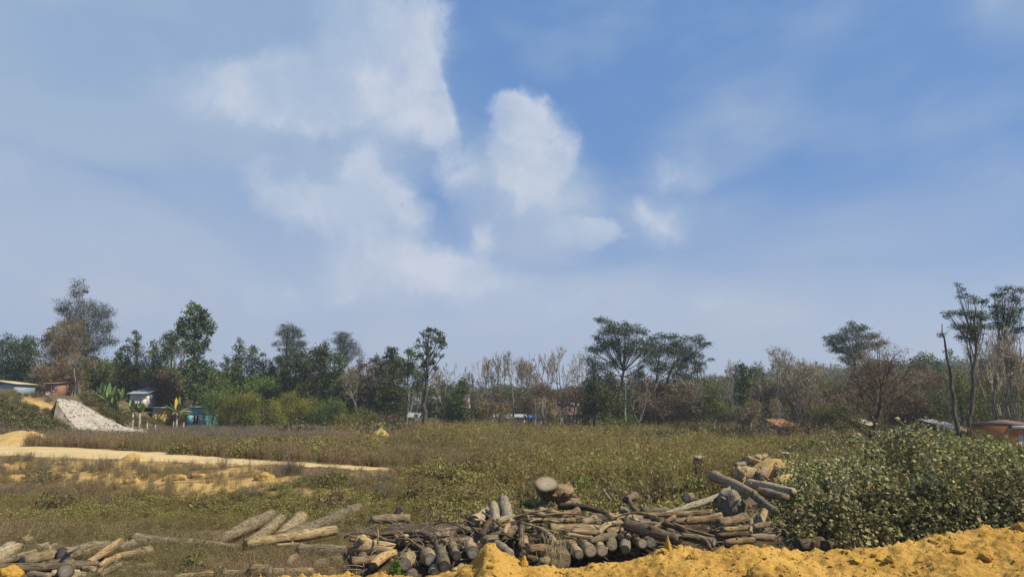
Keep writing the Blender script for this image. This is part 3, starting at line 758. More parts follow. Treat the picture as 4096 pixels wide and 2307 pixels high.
lg('P', 2068, 2070, 12, 2130, 2072, 12, 'g', 'dx', 'short grey log under the tan crest log', 0, 0)
lg('P', 2163, 2040, 13, 2240, 2056, 12, 't', 'xx', 'smooth tan log on the crest left of the grey disc end', .2, 0)
lg('P', 2240, 2062, 14, 2312, 2038, 13, 'b', 'gp', 'bent log with a grey disc end and a knobbly raised tip', -.1, .1, bend=(0, 5))
lg('P', 2106, 2081, 9, 2254, 2080, 10, 'g', 'dx', 'straight pale pole under the crest logs', -.2, -.2)
lg('P', 2240, 2026, 12, 2440, 2066, 12, 'd', 'xx', 'big dark reddish arched branch on the crest', .4, .2, bend=(10, -14))
lg('P', 2330, 2090, 12, 2382, 2073, 15, 't', 'xg', 'short tan log under the dark arched branch', -.1, 0)
lg('P', 2262, 2082, 11, 2300, 2080, 11, 'b', 'xt', 'stubby log with a notched end beneath the disc ended log', -.2, -.2)
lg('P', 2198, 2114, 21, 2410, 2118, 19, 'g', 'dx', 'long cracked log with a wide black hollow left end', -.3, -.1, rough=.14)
lg('P', 2288, 2124, 9, 2404, 2132, 10, 't', 'xx', 'horizontal limb joining the elbow shaped log', -.6, -.5)
lg('P', 2398, 2134, 10, 2496, 2092, 10, 't', 'xx', 'elbow shaped tan log bending up to the right', -.5, -.3, bend=(-18, -14))
lg('P', 2268, 2136, 8, 2368, 2151, 7, 't', 'xx', 'thin tan pole below the elbow shaped log', -.6, -.6)
lg('P', 2258, 2144, 5, 2304, 2156, 5, 'g', 'xx', 'thinnest grey stick under the thin tan pole', -.6, -.6)
lg('P', 2148, 2112, 9, 2216, 2168, 11, 'g', 'xx', 'gnarled twisted root in the middle of the heap', -.3, -.6, rough=.35, bend=(8, -6))
lg('P', 2118, 2196, 21, 2196, 2198, 20, 'b', 'xx', 'dark log with a pale splintered top near the dry grass tuft', -.5, -.5, rough=.14)
lg('P', 2108, 2226, 12, 2145, 2238, 12, 'd', 'gx', 'dark stub between the soil heap and the biggest round end', -.4, -.3)
lg('P', 2252, 2243, 34, 2240, 2215, 34, 'b', 'gx', 'biggest round log end, partly behind the dry grass tuft', -.6, .2, rough=.05)
lg('P', 2160, 2248, 16, 2225, 2240, 20, 'g', 'xx', 'grey slab lying left of the biggest round log end', -.4, -.3)
lg('P', 2315, 2217, 19, 2282, 2178, 21, 't', 'gx', 'oval ended pale log right of the biggest round end', -.8, .3)
lg('P', 2361, 2203, 23, 2322, 2158, 21, 't', 'tx', 'round log end with a star crack, left one of the cracked pair', -.8, .6)
lg('P', 2407, 2202, 21, 2388, 2172, 19, 't', 'tx', 'round log end with a long crack, right one of the cracked pair', -.8, .4)
lg('P', 2446, 2181, 22, 2440, 2150, 20, 'g', 'tx', 'clean sunlit log end set above the cracked pair', -.6, .4)
lg('P', 2362, 2164, 13, 2458, 2138, 17, 'g', 'xx', 'finely ribbed grey log behind the cracked ends', -.5, -.3, rough=.05)
lg('P', 2499, 2199, 21, 2504, 2148, 20, 'p', 'dx', 'white blotched log with a dark cracked end', -.8, .4, rough=.13)
lg('P', 2480, 2150, 13, 2490, 2135, 13, 'd', 'dx', 'small dark log end above the white blotched log', -.4, .3)
lg('P', 2515, 2148, 9, 2510, 2130, 9, 't', 'dx', 'little tan log end right under the thickest log', -.6, .1)
lg('P', 2569, 2174, 17, 2535, 2158, 18, 'b', 'tx', 'whitish end, left of a double log end', -.8, .2)
lg('P', 2602, 2170, 21, 2572, 2152, 20, 'b', 'gx', 'grey disc, right of a double log end', -.7, .3)
lg('P', 2506, 2098, 25, 2712, 2158, 22, 'b', 'xx', 'thickest log, dark on its left half, lying diagonally across the pile', -.5, -.7, rough=.06)
lg('P', 2610, 2112, 7, 2697, 2067, 9, 'b', 'xx', 'thin pole leaning up to the right over the thickest log', -.5, -.2)
lg('P', 2518, 2002, 9, 2648, 2082, 12, 'b', 'xx', 'crooked branch sweeping down from the upturned stump', .2, -.1, bend=(-16, 14))
lg('P', 2556, 2090, 9, 2630, 2097, 10, 't', 'xx', 'short log right above the thickest log', -.2, -.3)
lg('P', 2468, 2068, 8, 2508, 2071, 8, 'g', 'xx', 'small grey piece beyond the right end of the arched branch', .2, .2)
lg('P', 2486, 2038, 12, 2512, 2046, 9, 'p', 'xx', 'pale knobbly root top on the back of the heap', .5, .4, rough=.25)
lg('P', 2440, 2062, 13, 2466, 2074, 14, 'o', 'xx', 'frayed tan root lump right of the arched branch', 0, 0, rough=.3)
lg('P', 2532, 2074, 13, 2552, 2092, 12, 'p', 'xx', 'pale rough lump left of the short log above the thickest one', 0, -.1, rough=.3)
lg('P', 2572, 2044, 18, 2625, 2048, 17, 'g', 'xx', 'grey triangular slab behind the heap right of the crooked branch', .5, .5, rough=.2)
lg('P', 2622, 2042, 12, 2672, 2042, 11, 'g', 'xx', 'brownish slab between the triangular slab and the pale diagonal trunk', .6, .6, rough=.2)
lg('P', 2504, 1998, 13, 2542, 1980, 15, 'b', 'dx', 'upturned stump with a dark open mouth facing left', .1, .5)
lg('P', 2414, 1962, 6, 2438, 1996, 7, 'g', 'xx', 'short slanting stick standing alone in the weeds behind the pile', .6, .3)
lg('P', 2590, 2058, 10, 2842, 2046, 11, 'b', 'xx', 'long brown pole below the pale diagonal trunk', .1, .2, bend=(0, 3))
lg('P', 2655, 2056, 9, 2880, 1986, 15, 'p', 'xx', 'long pale diagonal trunk rising to the root ball', .3, .1, rough=.07)
lg('P', 2700, 2086, 11, 2888, 2073, 22, 'b', 'xo', 'long log widening to a ragged yellowish right end', -.3, -.4, rough=.1)
lg('P', 2880, 2092, 17, 2984, 2070, 19, 'b', 'xg', 'thick log with a knotty end just right of the ragged yellowish one', -.4, -.2)
lg('P', 2660, 2090, 10, 2744, 2126, 9, 'd', 'xx', 'dark branch slanting down right of the leaning thin pole', -.5, -.6)
lg('P', 2698, 2094, 5, 2738, 2112, 5, 'o', 'xx', 'bright orange strip of torn wood on the dark branch', -.75, -.8)
lg('P', 2740, 2114, 6, 2862, 2146, 6, 'b', 'xx', 'thin brown branch running down right below the long logs', -.5, -.6)
lg('P', 2732, 2144, 16, 2856, 2168, 17, 'g', 'xg', 'flat grey slab at the right front of the pile', -.6, -.8, rough=.12)
lg('P', 2788, 2156, 7, 2838, 2192, 8, 'b', 'xx', 'curl of loose bark at the right front', -.8, -1.0, bend=(10, -12))
lg('P', 2716, 2150, 6, 2800, 2160, 6, 'd', 'xx', 'dark bent branch right of the thickest log', -.8, -.9, bend=(0, -6))
lg('P', 2895, 2118, 10, 3000, 2108, 9, 'g', 'xx', 'grey pole under the knotty ended log', -.5, -.4)
lg('P', 3003, 2130, 7, 3006, 2078, 7, 'g', 'xx', 'short upright stick at the left edge of the leafy bush', -.6, -.3)
lg('P', 3012, 2106, 11, 3070, 2096, 11, 'b', 'tx', 'small pale cut log poking out of the bush right of the upright stick', -.5, -.2)
lg('P', 3005, 2146, 13, 3090, 2150, 14, 't', 'xx', 'tan log going under the lower left edge of the bush', -.7, -.6)
lg('P', 2905, 2168, 13, 3010, 2160, 12, 'b', 'xx', 'low brown log just above the berm left of the bush', -.8, -.8)
lg('P', 2870, 2140, 9, 2990, 2134, 8, 'd', 'xx', 'thin dark pole just above the low brown log', -.7, -.7)
lg('P', 3190, 2180, 22, 3290, 2172, 24, 'd', 'dd', 'dark stump log in the shade under the leafy bush', -.2, -.1, rough=.2)  # this log and the next: bush shade put into the dark bark colour
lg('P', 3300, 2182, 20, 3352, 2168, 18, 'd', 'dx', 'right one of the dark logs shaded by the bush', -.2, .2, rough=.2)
# ---- upper right end of the main pile
lg('P', 2858, 1904, 22, 3014, 1974, 18, 't', 'gx', 'smooth tan log lying diagonally at the upper end of the pile', .2, -1.0, rough=.05)
lg('P', 2998, 1932, 19, 3170, 1966, 17, 'p', 'dx', 'smooth log with a round black left end near the bush', -.6, -.7, rough=.04)
lg('P', 3038, 1962, 17, 3140, 1988, 15, 'o', 'gx', 'split orange tan log just below the black ended smooth log', -.8, -.8, rough=.12)
lg('P', 3012, 1978, 15, 3100, 2044, 14, 'g', 'gx', 'log sloping down right into the bush from the root ball', -.6, -.6)
lg('P', 2890, 1972, 14, 2934, 1954, 15, 'p', 'xx', 'pale stub on top of the root ball', .1, .3, rough=.15)
lg('P', 2746, 1992, 17, 2764, 1986, 16, 'b', 'gx', 'lone round log end in the weeds left of the root ball', 0, 1.0)
lg('P', 2990, 1834, 11, 3200, 1906, 11, 'o', 'xx', 'long thin tan log topping the upper end of the pile', .2, -.6)
lg('P', 2986, 1844, 18, 3000, 1838, 17, 'g', 'gx', 'grey round cut end at the top left of the upper heap', -.3, 1.0)
lg('P', 3018, 1838, 19, 3062, 1832, 18, 't', 'xx', 'pale rounded stub behind the long thin tan log', .8, 1.2, rough=.14)
lg('P', 2945, 1860, 9, 2976, 1854, 10, 'p', 'xx', 'flat pale slab left of the grey round cut end', .2, .4)
lg('P', 3045, 1898, 17, 3075, 1868, 18, 'o', 'xx', 'torn orange stump amid the upper heap', -.2, .2, rough=.22)
lg('P', 3150, 1872, 12, 3190, 1884, 12, 't', 'tx', 'small cut end at the right of the upper heap', 0, .4)
def lumpmesh(name, p, r, mat, label, cat, seed, sq=(1, 1, 1), amp=.5, roots=0, group=None):
    bm = bmesh.new(); bmesh.ops.create_icosphere(bm, subdivisions=4, radius=1)
    co = np.array([x.co[:] for x in bm.verts])
    w = 1 + amp * 1.6 * fbm(co[:, 0] * 1.3 + seed, co[:, 1] * 1.3, co[:, 2] * 1.3, oct=5, seed=seed) - amp * .5 * np.abs(fbm(co[:, 0] * 3, co[:, 1] * 3, co[:, 2] * 1.2 + seed, oct=3, seed=seed + 5))
    for x, f in zip(bm.verts, w): x.co = Vector((x.co.x * f * r * sq[0], x.co.y * f * r * sq[1], x.co.z * f * r * sq[2]))
    me = bpy.data.meshes.new(name); bm.to_mesh(me); bm.free(); me.materials.append(M[mat])
    for pl in me.polygons: pl.use_smooth = True
    o = link(bpy.data.objects.new(name, me)); o.location = p
    rk = random.Random(seed)
    for q in range(roots):
        mb = MB(); th = rk.uniform(0, 6.28); dz = rk.uniform(-.6, .7)
        d = Vector((math.cos(th), math.sin(th), dz)).normalized()
        a = d * r * .5; b = d * r * rk.uniform(1.2, 1.9) + Vector((0, 0, rk.uniform(-.2, .2) * r)); m_ = (a + b) / 2 + Vector((rk.uniform(-.2, .2), rk.uniform(-.2, .2), rk.uniform(-.1, .3))) * r
        tube(mb, bez(a, m_, b, 8), [r * .2, r * .12, r * .03], 7, rough=.15, seed=seed + q)
        mb.build('root', M[mat], o, smooth=True)
    return tag(o, label, cat, group)
lumpmesh('root_ball', P(2925, 2015, 17.6), .27, 'bark_pale', 'big knobbly pale root ball at the right end of the long diagonal trunk', 'root ball', 4, (1.1, .9, 1.15), .7, 5)
lumpmesh('root_ball', P(2985, 1900, 21.6), .27, 'bark_tan', 'tan earthy root ball right of the smooth diagonal log', 'root ball', 14, (1.2, .8, 1.0), .7, 4)
lumpmesh('root_ball', P(3040, 1905, 21.2), .20, 'bark_tan', 'small split root ball under the long thin tan log', 'root ball', 24, (1, .8, 1.1), .7, 3)
lumpmesh('earth_lump', P(3135, 1925, 21.6), .27, 'heap', 'tan lump of earth between the upper heap and the bush', 'earth lump', 34, (1.2, .9, .8), .7, 0)
def stump(u, v, d, r, h, mat, cutm, label, seed, tilt=(0, 0), roots=4):
    p = P(u, v, d); z0 = Hs(p.x, d) - .1
    o = empty('tree_stump', (p.x, d, z0)); o.rotation_euler = (tilt[0], tilt[1], 0)
    tag(o, label, 'tree stump')
    hh = p.z - z0
    n, s = 9, 20; ang = np.arange(s) * 2 * math.pi / s; mb = MB(); rings = []
    for i in range(n):
        t = i / (n - 1); w = 1 + .5 * (1 - t) ** 3 + .16 * np.sin(ang * 5 + seed) * (1 - .5 * t) + .18 * fbm(np.cos(ang) * 2, np.sin(ang) * 2, np.full(s, t * 2.), oct=3, seed=seed)
        top = hh * t + (fbm(np.cos(ang) * 3, np.sin(ang) * 3, oct=3, seed=seed + 1) * .12 * r * 4 if i == n - 1 else 0)
        rings.append(np.stack([np.cos(ang) * w * r, np.sin(ang) * w * r, top + 0 * ang], -1))
    v_ = np.concatenate(rings); f = [(i * s + j, i * s + (j + 1) % s, (i + 1) * s + (j + 1) % s, (i + 1) * s + j) for i in range(n - 1) for j in range(s)]
    mb.add(v_, f4=f); mb.build('bark', M[mat], o, smooth=True)
    mc = MB(); top = rings[-1]; cen = top.mean(0)
    vs = [cen + (top - cen) * q for q in (1, .7, .35)]; vs.append(cen[None]); vs = np.concatenate(vs)
    mc.add(vs, f4=[(q * s + j, q * s + (j + 1) % s, (q + 1) * s + (j + 1) % s, (q + 1) * s + j) for q in range(2) for j in range(s)], f3=[(2 * s + j, 2 * s + (j + 1) % s, 3 * s) for j in range(s)],
           tone=np.concatenate([np.full(s, q) for q in (1, .7, .35)] + [[0.]]))
    mc.build('cut_face', M[cutm], o)
    return o
stump(2798, 1819, 26.2, .2, .5, 'bark_brown', 'cut_tan', 'upright dark stump with a flat tan top standing alone in the scrub', 3, (.22, -.05))
stump(3120, 1806, 29.5, .19, .5, 'bark_orange', 'cut_tan', 'jagged orange brown stump behind the upper end of the pile', 7, (.15, .1))
so_ = lumpmesh('uprooted_stump', P(2232, 1968, 21.5), .40, 'bark_brown', 'overturned stump with a pale tilted cut face in the middle of the weeds', 'tree stump', 44, (1.15, .8, .65), .5, 6)
mc = MB(); s_ = 22; ang = np.arange(s_) * 2 * math.pi / s_; wob = 1 + .25 * fbm(np.cos(ang) * 1.5, np.sin(ang) * 1.5, oct=3, seed=5)
vs = np.concatenate([np.stack([np.cos(ang) * q * .34 * wob, np.sin(ang) * q * .25 * wob, 0 * ang + (.012 if q < 1 else 0)], -1) for q in (1, .9, .5, .2)] + [np.array([[0, 0, .012]])])
under = np.stack([np.cos(ang) * .30 * wob, np.sin(ang) * .22 * wob, 0 * ang - .45], -1)
mc.add(vs, f4=[(q * s_ + j, q * s_ + (j + 1) % s_, (q + 1) * s_ + (j + 1) % s_, (q + 1) * s_ + j) for q in range(3) for j in range(s_)], f3=[(3 * s_ + j, 3 * s_ + (j + 1) % s_, 4 * s_) for j in range(s_)], tone=np.concatenate([np.full(s_, q) for q in (1, .9, .5, .2)] + [[0.]]))
cf = mc.build('cut_face', M['cut_tan'], so_); mc = MB()
mc.add(np.concatenate([vs[:s_], under]), f4=[(j, s_ + j, s_ + (j + 1) % s_, (j + 1) % s_) for j in range(s_)]); bk = mc.build('neck', M['bark_brown'], so_, smooth=True)
for x in (cf, bk):
    x.location = (-.34, -.26, .26); x.rotation_euler = (math.radians(46), math.radians(6), math.radians(-12))
STUMP_EARTH = True
# ---- filler logs inside the heap, hidden to different degrees
fr = random.Random(5)
for n_ in range(95):
    u = fr.uniform(1420, 3080); v = fr.uniform(2075, 2245)
    top = np.interp(u, [1420, 1600, 1900, 2100, 2600, 3000], [2160, 2140, 2110, 2060, 2060, 2050]); v = max(v, top + 18)
    d = DP(v) + fr.uniform(.25, .8); p = P(u, v, d)
    th = fr.choice([fr.uniform(-.5, .5), fr.uniform(-.5, .5), fr.uniform(1.1, 1.9)]); L = fr.uniform(.6, 2.0); dr = Vector((math.cos(th), math.sin(th), fr.uniform(-.15, .15)))
    r = fr.uniform(.035, .12)
    z_ = max(p.z, .05 + r)
    p = Vector((p.x, p.y, z_ - .04))
    _ls[0] += 1
    make_log(p - dr * L / 2, p + dr * L / 2, r, r * fr.uniform(.7, 1), fr.choice('ggbbdt'), fr.choice(['gx', 'dx', 'tx', 'xx', 'gg']), Vector((0, 0, fr.uniform(-.15, .15))) if L > 1.2 else None,
             'weathered log wedged among the others inside the main heap, mostly covered', 'filler logs half hidden inside the main heap', seed=_ls[0], sides=10)
for n_ in range(26):
    u = fr.uniform(-150, 640); v = fr.uniform(2222, 2300); d = DL(v) + fr.uniform(.2, .7); p = P(u, v, d); th = fr.uniform(-.6, .6); L = fr.uniform(.5, 1.5); dr = Vector((math.cos(th), math.sin(th), fr.uniform(-.1, .15)))
    r = fr.uniform(.04, .1); p.z = max(p.z - .06, .05); _ls[0] += 1
    make_log(p - dr * L / 2, p + dr * L / 2, r, r * .85, fr.choice('ggbpt'), fr.choice(['gx', 'dx', 'xx']), None,
             'weathered log wedged among the others inside the left pile, mostly covered', 'filler logs half hidden inside the left pile', seed=_ls[0], sides=10)
for n_ in range(34):
    u = fr.uniform(1440, 3020); v = fr.uniform(2060, 2215); v = max(v, np.interp(u, [1420, 1600, 1900, 2100, 2600, 3000], [2150, 2130, 2100, 2050, 2050, 2030])); d = DP(v) - fr.uniform(.05, .5); p = P(u, v, d)
    th = fr.uniform(0, 6.28); L = fr.uniform(.5, 1.3); dr = Vector((math.cos(th), math.sin(th) * .6, fr.uniform(-.15, .4))); r = fr.uniform(.014, .034); _ls[0] += 1
    make_log(p - dr * L / 2, p + dr * L / 2, r, r * .55, fr.choice('bdbgd'), 'xx', Vector((fr.uniform(-.25, .25), 0, fr.uniform(-.2, .25))), 'crooked branch', 'crooked branches tangled over the main heap', name='branch', seed=_ls[0], sides=8, knots=3, rough=.16, cat='branch')
main_logs = [(o, o.matrix_world @ Vector((0, 0, 0)) if False else Vector(o.location)) for o in SC.objects if o.get('category') == 'log' and not str(o.get('group', '')).startswith('filler')]
seen_l = set()
for o in [o for o in SC.objects if str(o.get('group', '')).startswith(('filler', 'crooked'))]:
    near = sorted(main_logs, key=lambda t: (t[1] - Vector(o.location)).length)
    for q, (t, _) in enumerate(near):
        w1, w2 = ('crooked branch lying over the ', 'branch over ') if o['category'] == 'branch' else ('half buried log behind the ', 'buried log behind ')
        lab = w1 + t['label']
        if len(lab.split()) > 16: lab = w2 + t['label']
        if lab not in seen_l and len(lab.split()) <= 16: break
    seen_l.add(lab); o['label'] = lab
# brushwood, thin broken sticks and litter through the heap
mb = MB(); n_ = 1500
uu = RNG.uniform(1420, 3150, n_); vv = RNG.uniform(2080, 2270, n_)
pp = np.array([P(a, b, DP(b) + RNG.uniform(-.3, .5))[:] for a, b in zip(uu, vv)]); pp[:, 2] = np.maximum(pp[:, 2] - RNG.uniform(0, .15, n_), .04)
dd = unit(RNG.normal(size=(n_, 3)) * np.array([1, .8, .35])); Ls = RNG.uniform(.08, .45, n_)[:, None]
rs = RNG.uniform(.003, .011, n_)
segs(mb, pp, pp + dd * Ls * .5, rs, rs * .8, 4); segs(mb, pp + dd * Ls * .5, pp + dd * Ls + RNG.normal(size=(n_, 3)) * .04, rs * .8, rs * .4, 4)
tag(mb.build('brushwood', M['twig']), kind='stuff')
# dark litter floor under the heap
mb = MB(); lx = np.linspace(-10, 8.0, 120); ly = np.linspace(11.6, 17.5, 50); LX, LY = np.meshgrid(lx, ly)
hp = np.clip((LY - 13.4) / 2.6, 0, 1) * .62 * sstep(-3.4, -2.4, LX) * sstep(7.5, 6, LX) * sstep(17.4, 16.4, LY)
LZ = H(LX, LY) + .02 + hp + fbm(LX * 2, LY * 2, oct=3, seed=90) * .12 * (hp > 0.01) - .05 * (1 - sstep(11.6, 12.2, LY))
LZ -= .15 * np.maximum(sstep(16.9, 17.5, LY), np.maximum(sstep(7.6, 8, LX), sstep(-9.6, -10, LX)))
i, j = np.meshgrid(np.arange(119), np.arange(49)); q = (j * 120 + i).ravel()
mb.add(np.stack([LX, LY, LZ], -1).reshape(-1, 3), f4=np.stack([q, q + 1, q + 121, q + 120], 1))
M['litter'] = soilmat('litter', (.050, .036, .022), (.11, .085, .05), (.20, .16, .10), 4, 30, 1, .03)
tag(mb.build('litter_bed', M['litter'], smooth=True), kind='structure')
# ------------------------------------------------------------------ weeds and scrub: instanced masses nobody could count
PROTO = bpy.data.collections.new('plant_sources')      # not linked to the scene: only instanced
def proto(sub, mb, mat, nm):
    o = bpy.data.objects.new(nm, mb.mesh(nm, mat)); sub.objects.link(o)
def subcol(nm):
    c = bpy.data.collections.new(nm); return c
def clump_dry():
    mb = MB(); n = 26
    b = RNG.normal(size=(n, 3)) * np.array([.13, .13, 0]); hgt = RNG.uniform(.25, .62, n)[:, None]
    t = b + np.concatenate([RNG.normal(size=(n, 2)) * .13, np.ones((n, 1))], 1) * hgt
    mdl = (b + t) / 2 + RNG.normal(size=(n, 3)) * .02
    segs(mb, b, mdl, .0045, .0035, 3, RNG.uniform(0, .6)); segs(mb, mdl, t, .0035, .002, 3, RNG.uniform(.1, .8))
    k = RNG.integers(0, n, 190); f = RNG.uniform(.25, 1.05, 190)[:, None]
    c = b[k] + (t[k] - b[k]) * f + RNG.normal(size=(190, 3)) * .035
    leaves(mb, c, RNG.uniform(.018, .05, 190), aspect=.5, tone=RNG.random(190) * .95)
    k = RNG.integers(0, n, 4); c = t[k] + RNG.normal(size=(4, 3)) * .012
    for q in range(2): leaves(mb, c + RNG.normal(size=c.shape) * .006, np.full(4, .015), aspect=.9, tone=np.full(4, 1.5))
    return mb
def clump_green():
    mb = MB(); n = 300
    p = unit(RNG.normal(size=(n, 3))) * (RNG.random((n, 1)) ** .45) * np.array([.30, .30, .34]); p[:, 2] = np.abs(p[:, 2]) + .03
    leaves(mb, p, RNG.uniform(.03, .07, n), direc=unit(p) * .6, aspect=.55, up=.8)
    b = RNG.normal(size=(10, 3)) * np.array([.05, .05, 0]); segs(mb, b, p[:10], .004, .002, 3, .3)
    return mb
def clump_tall():
    mb = MB(); n = 30
    b = RNG.normal(size=(n, 3)) * np.array([.15, .15, 0]); hgt = RNG.uniform(.5, 1.05, n)[:, None]
    t = b + np.concatenate([RNG.normal(size=(n, 2)) * .12, np.ones((n, 1))], 1) * hgt
    segs(mb, b, t, .006, .002, 3, .7)
    k = RNG.integers(0, n, 260); f = RNG.uniform(.15, 1.02, 260)[:, None]
    c = b[k] + (t[k] - b[k]) * f
    leaves(mb, c, RNG.uniform(.05, .12, 260), direc=np.array([0, 0, .35]), aspect=.3)
    return mb
def clump_scrub():
    mb = MB(); n = 420
    p = unit(RNG.normal(size=(n, 3))) * (RNG.random((n, 1)) ** .4) * np.array([.6, .6, .62]) * (1 + .35 * RNG.normal(size=(n, 1)) * .5); p[:, 2] = np.abs(p[:, 2])
    leaves(mb, p, RNG.uniform(.07, .16, n), direc=unit(p) * .5, aspect=.5, up=.6)
    q = unit(RNG.normal(size=(16, 3)) + np.array([0, 0, 1.2])) * .75; segs(mb, q * .1, q, .010, .003, 3, .1)
    return mb
def clump_twiggy():
    mb = MB(); n = 60
    b = RNG.normal(size=(n, 3)) * np.array([.2, .2, 0]); t = b + np.concatenate([RNG.normal(size=(n, 2)) * .25, RNG.uniform(.5, 1.0, (n, 1))], 1)
    segs(mb, b, t, .010, .004, 3, .4)
    k = RNG.integers(0, n, 120); f = RNG.uniform(.4, .9, 120)[:, None]; s0 = b[k] + (t[k] - b[k]) * f
    segs(mb, s0, s0 + RNG.normal(size=(120, 3)) * .12 + np.array([0, 0, .12]), .005, .002, 3, .7)
    leaves(mb, s0 + RNG.normal(size=(120, 3)) * .1, RNG.uniform(.03, .07, 120))
    return mb
KINDS = {}
for nm, fn, mt, cnt in (('dry', clump_dry, 'weed_dry', 5), ('green', clump_green, 'weed_green', 5), ('tall', clump_tall, 'weed_tall', 5), ('shrub', clump_scrub, 'weed_shrub', 4), ('scrub', clump_scrub, 'scrub', 4), ('twiggy', clump_twiggy, 'scrub_grey', 4)):
    c = subcol(nm); KINDS[nm] = c
    for q in range(cnt): proto(c, fn(), M[mt], nm + '_clump')
def scatter(name, kind, pts, scl, label=None):
    """one object of points that carries one clump on each"""
    n = len(pts)
    me = bpy.data.meshes.new(name); me.vertices.add(n); me.vertices.foreach_set('co', np.asarray(pts, np.float32).ravel())
    a = me.attributes.new('rot', 'FLOAT_VECTOR', 'POINT'); r = np.stack([RNG.normal(size=n) * .12, RNG.normal(size=n) * .12, RNG.uniform(0, 6.28, n)], -1); a.data.foreach_set('vector', r.astype(np.float32).ravel())
    a = me.attributes.new('scl', 'FLOAT_VECTOR', 'POINT'); s = np.asarray(scl, float); s = s[:, None] * np.ones((1, 3)) if s.ndim == 1 else s
    a.data.foreach_set('vector', s.astype(np.float32).ravel())
    o = link(bpy.data.objects.new(name, me))
    ng = bpy.data.node_groups.new(name, 'GeometryNodeTree')
    ng.interface.new_socket('Geometry', in_out='INPUT', socket_type='NodeSocketGeometry'); ng.interface.new_socket('Geometry', in_out='OUTPUT', socket_type='NodeSocketGeometry')
    N, L = ng.nodes, ng.links
    gi, go = N.new('NodeGroupInput'), N.new('NodeGroupOutput')
    ci = N.new('GeometryNodeCollectionInfo'); ci.inputs[0].default_value = KINDS[kind]; ci.inputs['Separate Children'].default_value = True; ci.inputs['Reset Children'].default_value = True
    ip = N.new('GeometryNodeInstanceOnPoints'); ip.inputs['Pick Instance'].default_value = True
    L.new(gi.outputs[0], ip.inputs['Points']); L.new(ci.outputs[0], ip.inputs['Instance'])
    for attr, sock in (('rot', 'Rotation'), ('scl', 'Scale')):
        na = N.new('GeometryNodeInputNamedAttribute'); na.data_type = 'FLOAT_VECTOR'; na.inputs[0].default_value = attr
        L.new(na.outputs[0], ip.inputs[sock])
    L.new(ip.outputs[0], go.inputs[0])
    md = o.modifiers.new('scatter', 'NODES'); md.node_group = ng
    return tag(o, label, kind='stuff')
def fan(n, y0, y1, power=1.0, wide=.80, extra=4):
    """random ground points in the wedge the view covers, a bit wider"""
    t = RNG.random(n); y = y0 * (y1 / y0) ** t if power == 0 else y0 + (y1 - y0) * t ** power
    x = RNG.uniform(-1, 1, n) * (y * wide + extra)
    return x, y
def in_road(x, y):
    u, v = uv_of(x, y, H(x, y) + .05)
    return (u < 1640) & (v > np.interp(u, [a for a, b in far_e], [b for a, b in far_e]) - 1) & (v < np.interp(u, [a for a, b in near_e], [b for a, b in near_e]) + 3)
def in_pile(x, y):
    u, v = uv_of(x, y, H(x, y))
    a = (y < 16.6) & (x > -3.1) & (x < 6.5)
    b = (y < 15.2) & (x < -7.3)
    c = (y > 16) & (y < 24) & (x > 5.2) & (x < 9.5) & (x > 3.3 + (y - 16) * .40) & (x < 6 + (y - 16) * .5)
    f = (np.hypot(x + 10.6, (y - 58.5) / 2.2) < 1.3) | (np.hypot(x + 8.8, (y - 47.5) / 2.2) < 1.0) | ((np.hypot(x + 33, y - 46.5) < 3.0))
    e = ((x - 8.9) / 2.3) ** 2 + ((y - 24.2) / 3.4) ** 2 < 1
    return a | b | c | e | f
PT = {}
HU = [235, 300, 350, 420, 490, 540, 590]; HT = [1600, 1606, 1632, 1675, 1708, 1722, 1732]; HB = [1640, 1706, 1726, 1744, 1741, 1738, 1736]
def lay(kind, x, y, s, zoff=0.0):
    z = H(x, y) + zoff
    PT.setdefault(kind, []).append((np.stack([x, y, z], -1), s))
def keep(mask, *a): return [q[mask] for q in a]
n1 = lambda x, y, s, sd: fbm(x * s, y * s, oct=4, seed=sd) + .5
# near and middle field
x, y = fan(36000, 11.8, 48, 1.35)
ok = ~in_road(x, y) & ~(in_pile(x, y) & (RNG.random(len(x)) > .03)) & ~((y < 17.6) & (x < -4) & (RNG.random(len(x)) < .35)) & (RNG.random(len(x)) > soil_mask(x, y) * .86)
x, y = keep(ok, x, y)
g = n1(x, y, .13, 31) + .05 * RNG.normal(size=len(x)); u_, v_ = uv_of(x, y, 0 * x)
rightness = sstep(-6, 6, x) * sstep(17, 24, y)
isg = g + .12 * rightness - .07 * sstep(0, -6, x) > .52; ist = (~isg | (RNG.random(len(x)) < .35)) & (RNG.random(len(x)) < .62 * sstep(-2, 5, x) * sstep(21, 28, y))
sc_ = RNG.uniform(.7, 1.25, len(x)) * (1 + .25 * sstep(24, 45, y)) * (1 - .45 * sstep(17.5, 14.5, y)) * (1 - .30 * sstep(22.5, 19, y) * sstep(-1.5, -3, x)) * (.45 + 1.15 * n1(x, y, .8, 77))
nv = np.interp(u_, [a for a, b in near_e], [b for a, b in near_e]); uu, vv = uv_of(x, y, H(x, y)); lowk = np.where((uu < 1700) & (vv > nv) & (vv < nv + 55), .25 + .75 * (vv - nv) / 55, 1); ybw = 26.5 - .46 * x; lowk = lowk * (1 - .5 * ((y > ybw - 13) & (y < ybw) & (x < -2))); sc_ = sc_ * lowk
for kd, mk in (('tall', ist), ('green', isg & ~ist), ('dry', ~isg & ~ist)):
    lay(kd, x[mk], y[mk], sc_[mk] * (1.25 if kd == 'green' else 1))
x, y = fan(2600, 20, 62, 1.1, .8, 2); uu, vv = uv_of(x, y, H(x, y)); ok = ~in_road(x, y) & (soil_mask(x, y) < .2) & ~in_pile(x, y) & (RNG.random(len(x)) < sstep(1100, 2300, uu)) & (y > 24) & (n1(x, y, .22, 44) > .46)
x, y = keep(ok, x, y); mk = RNG.random(len(x)) < .6
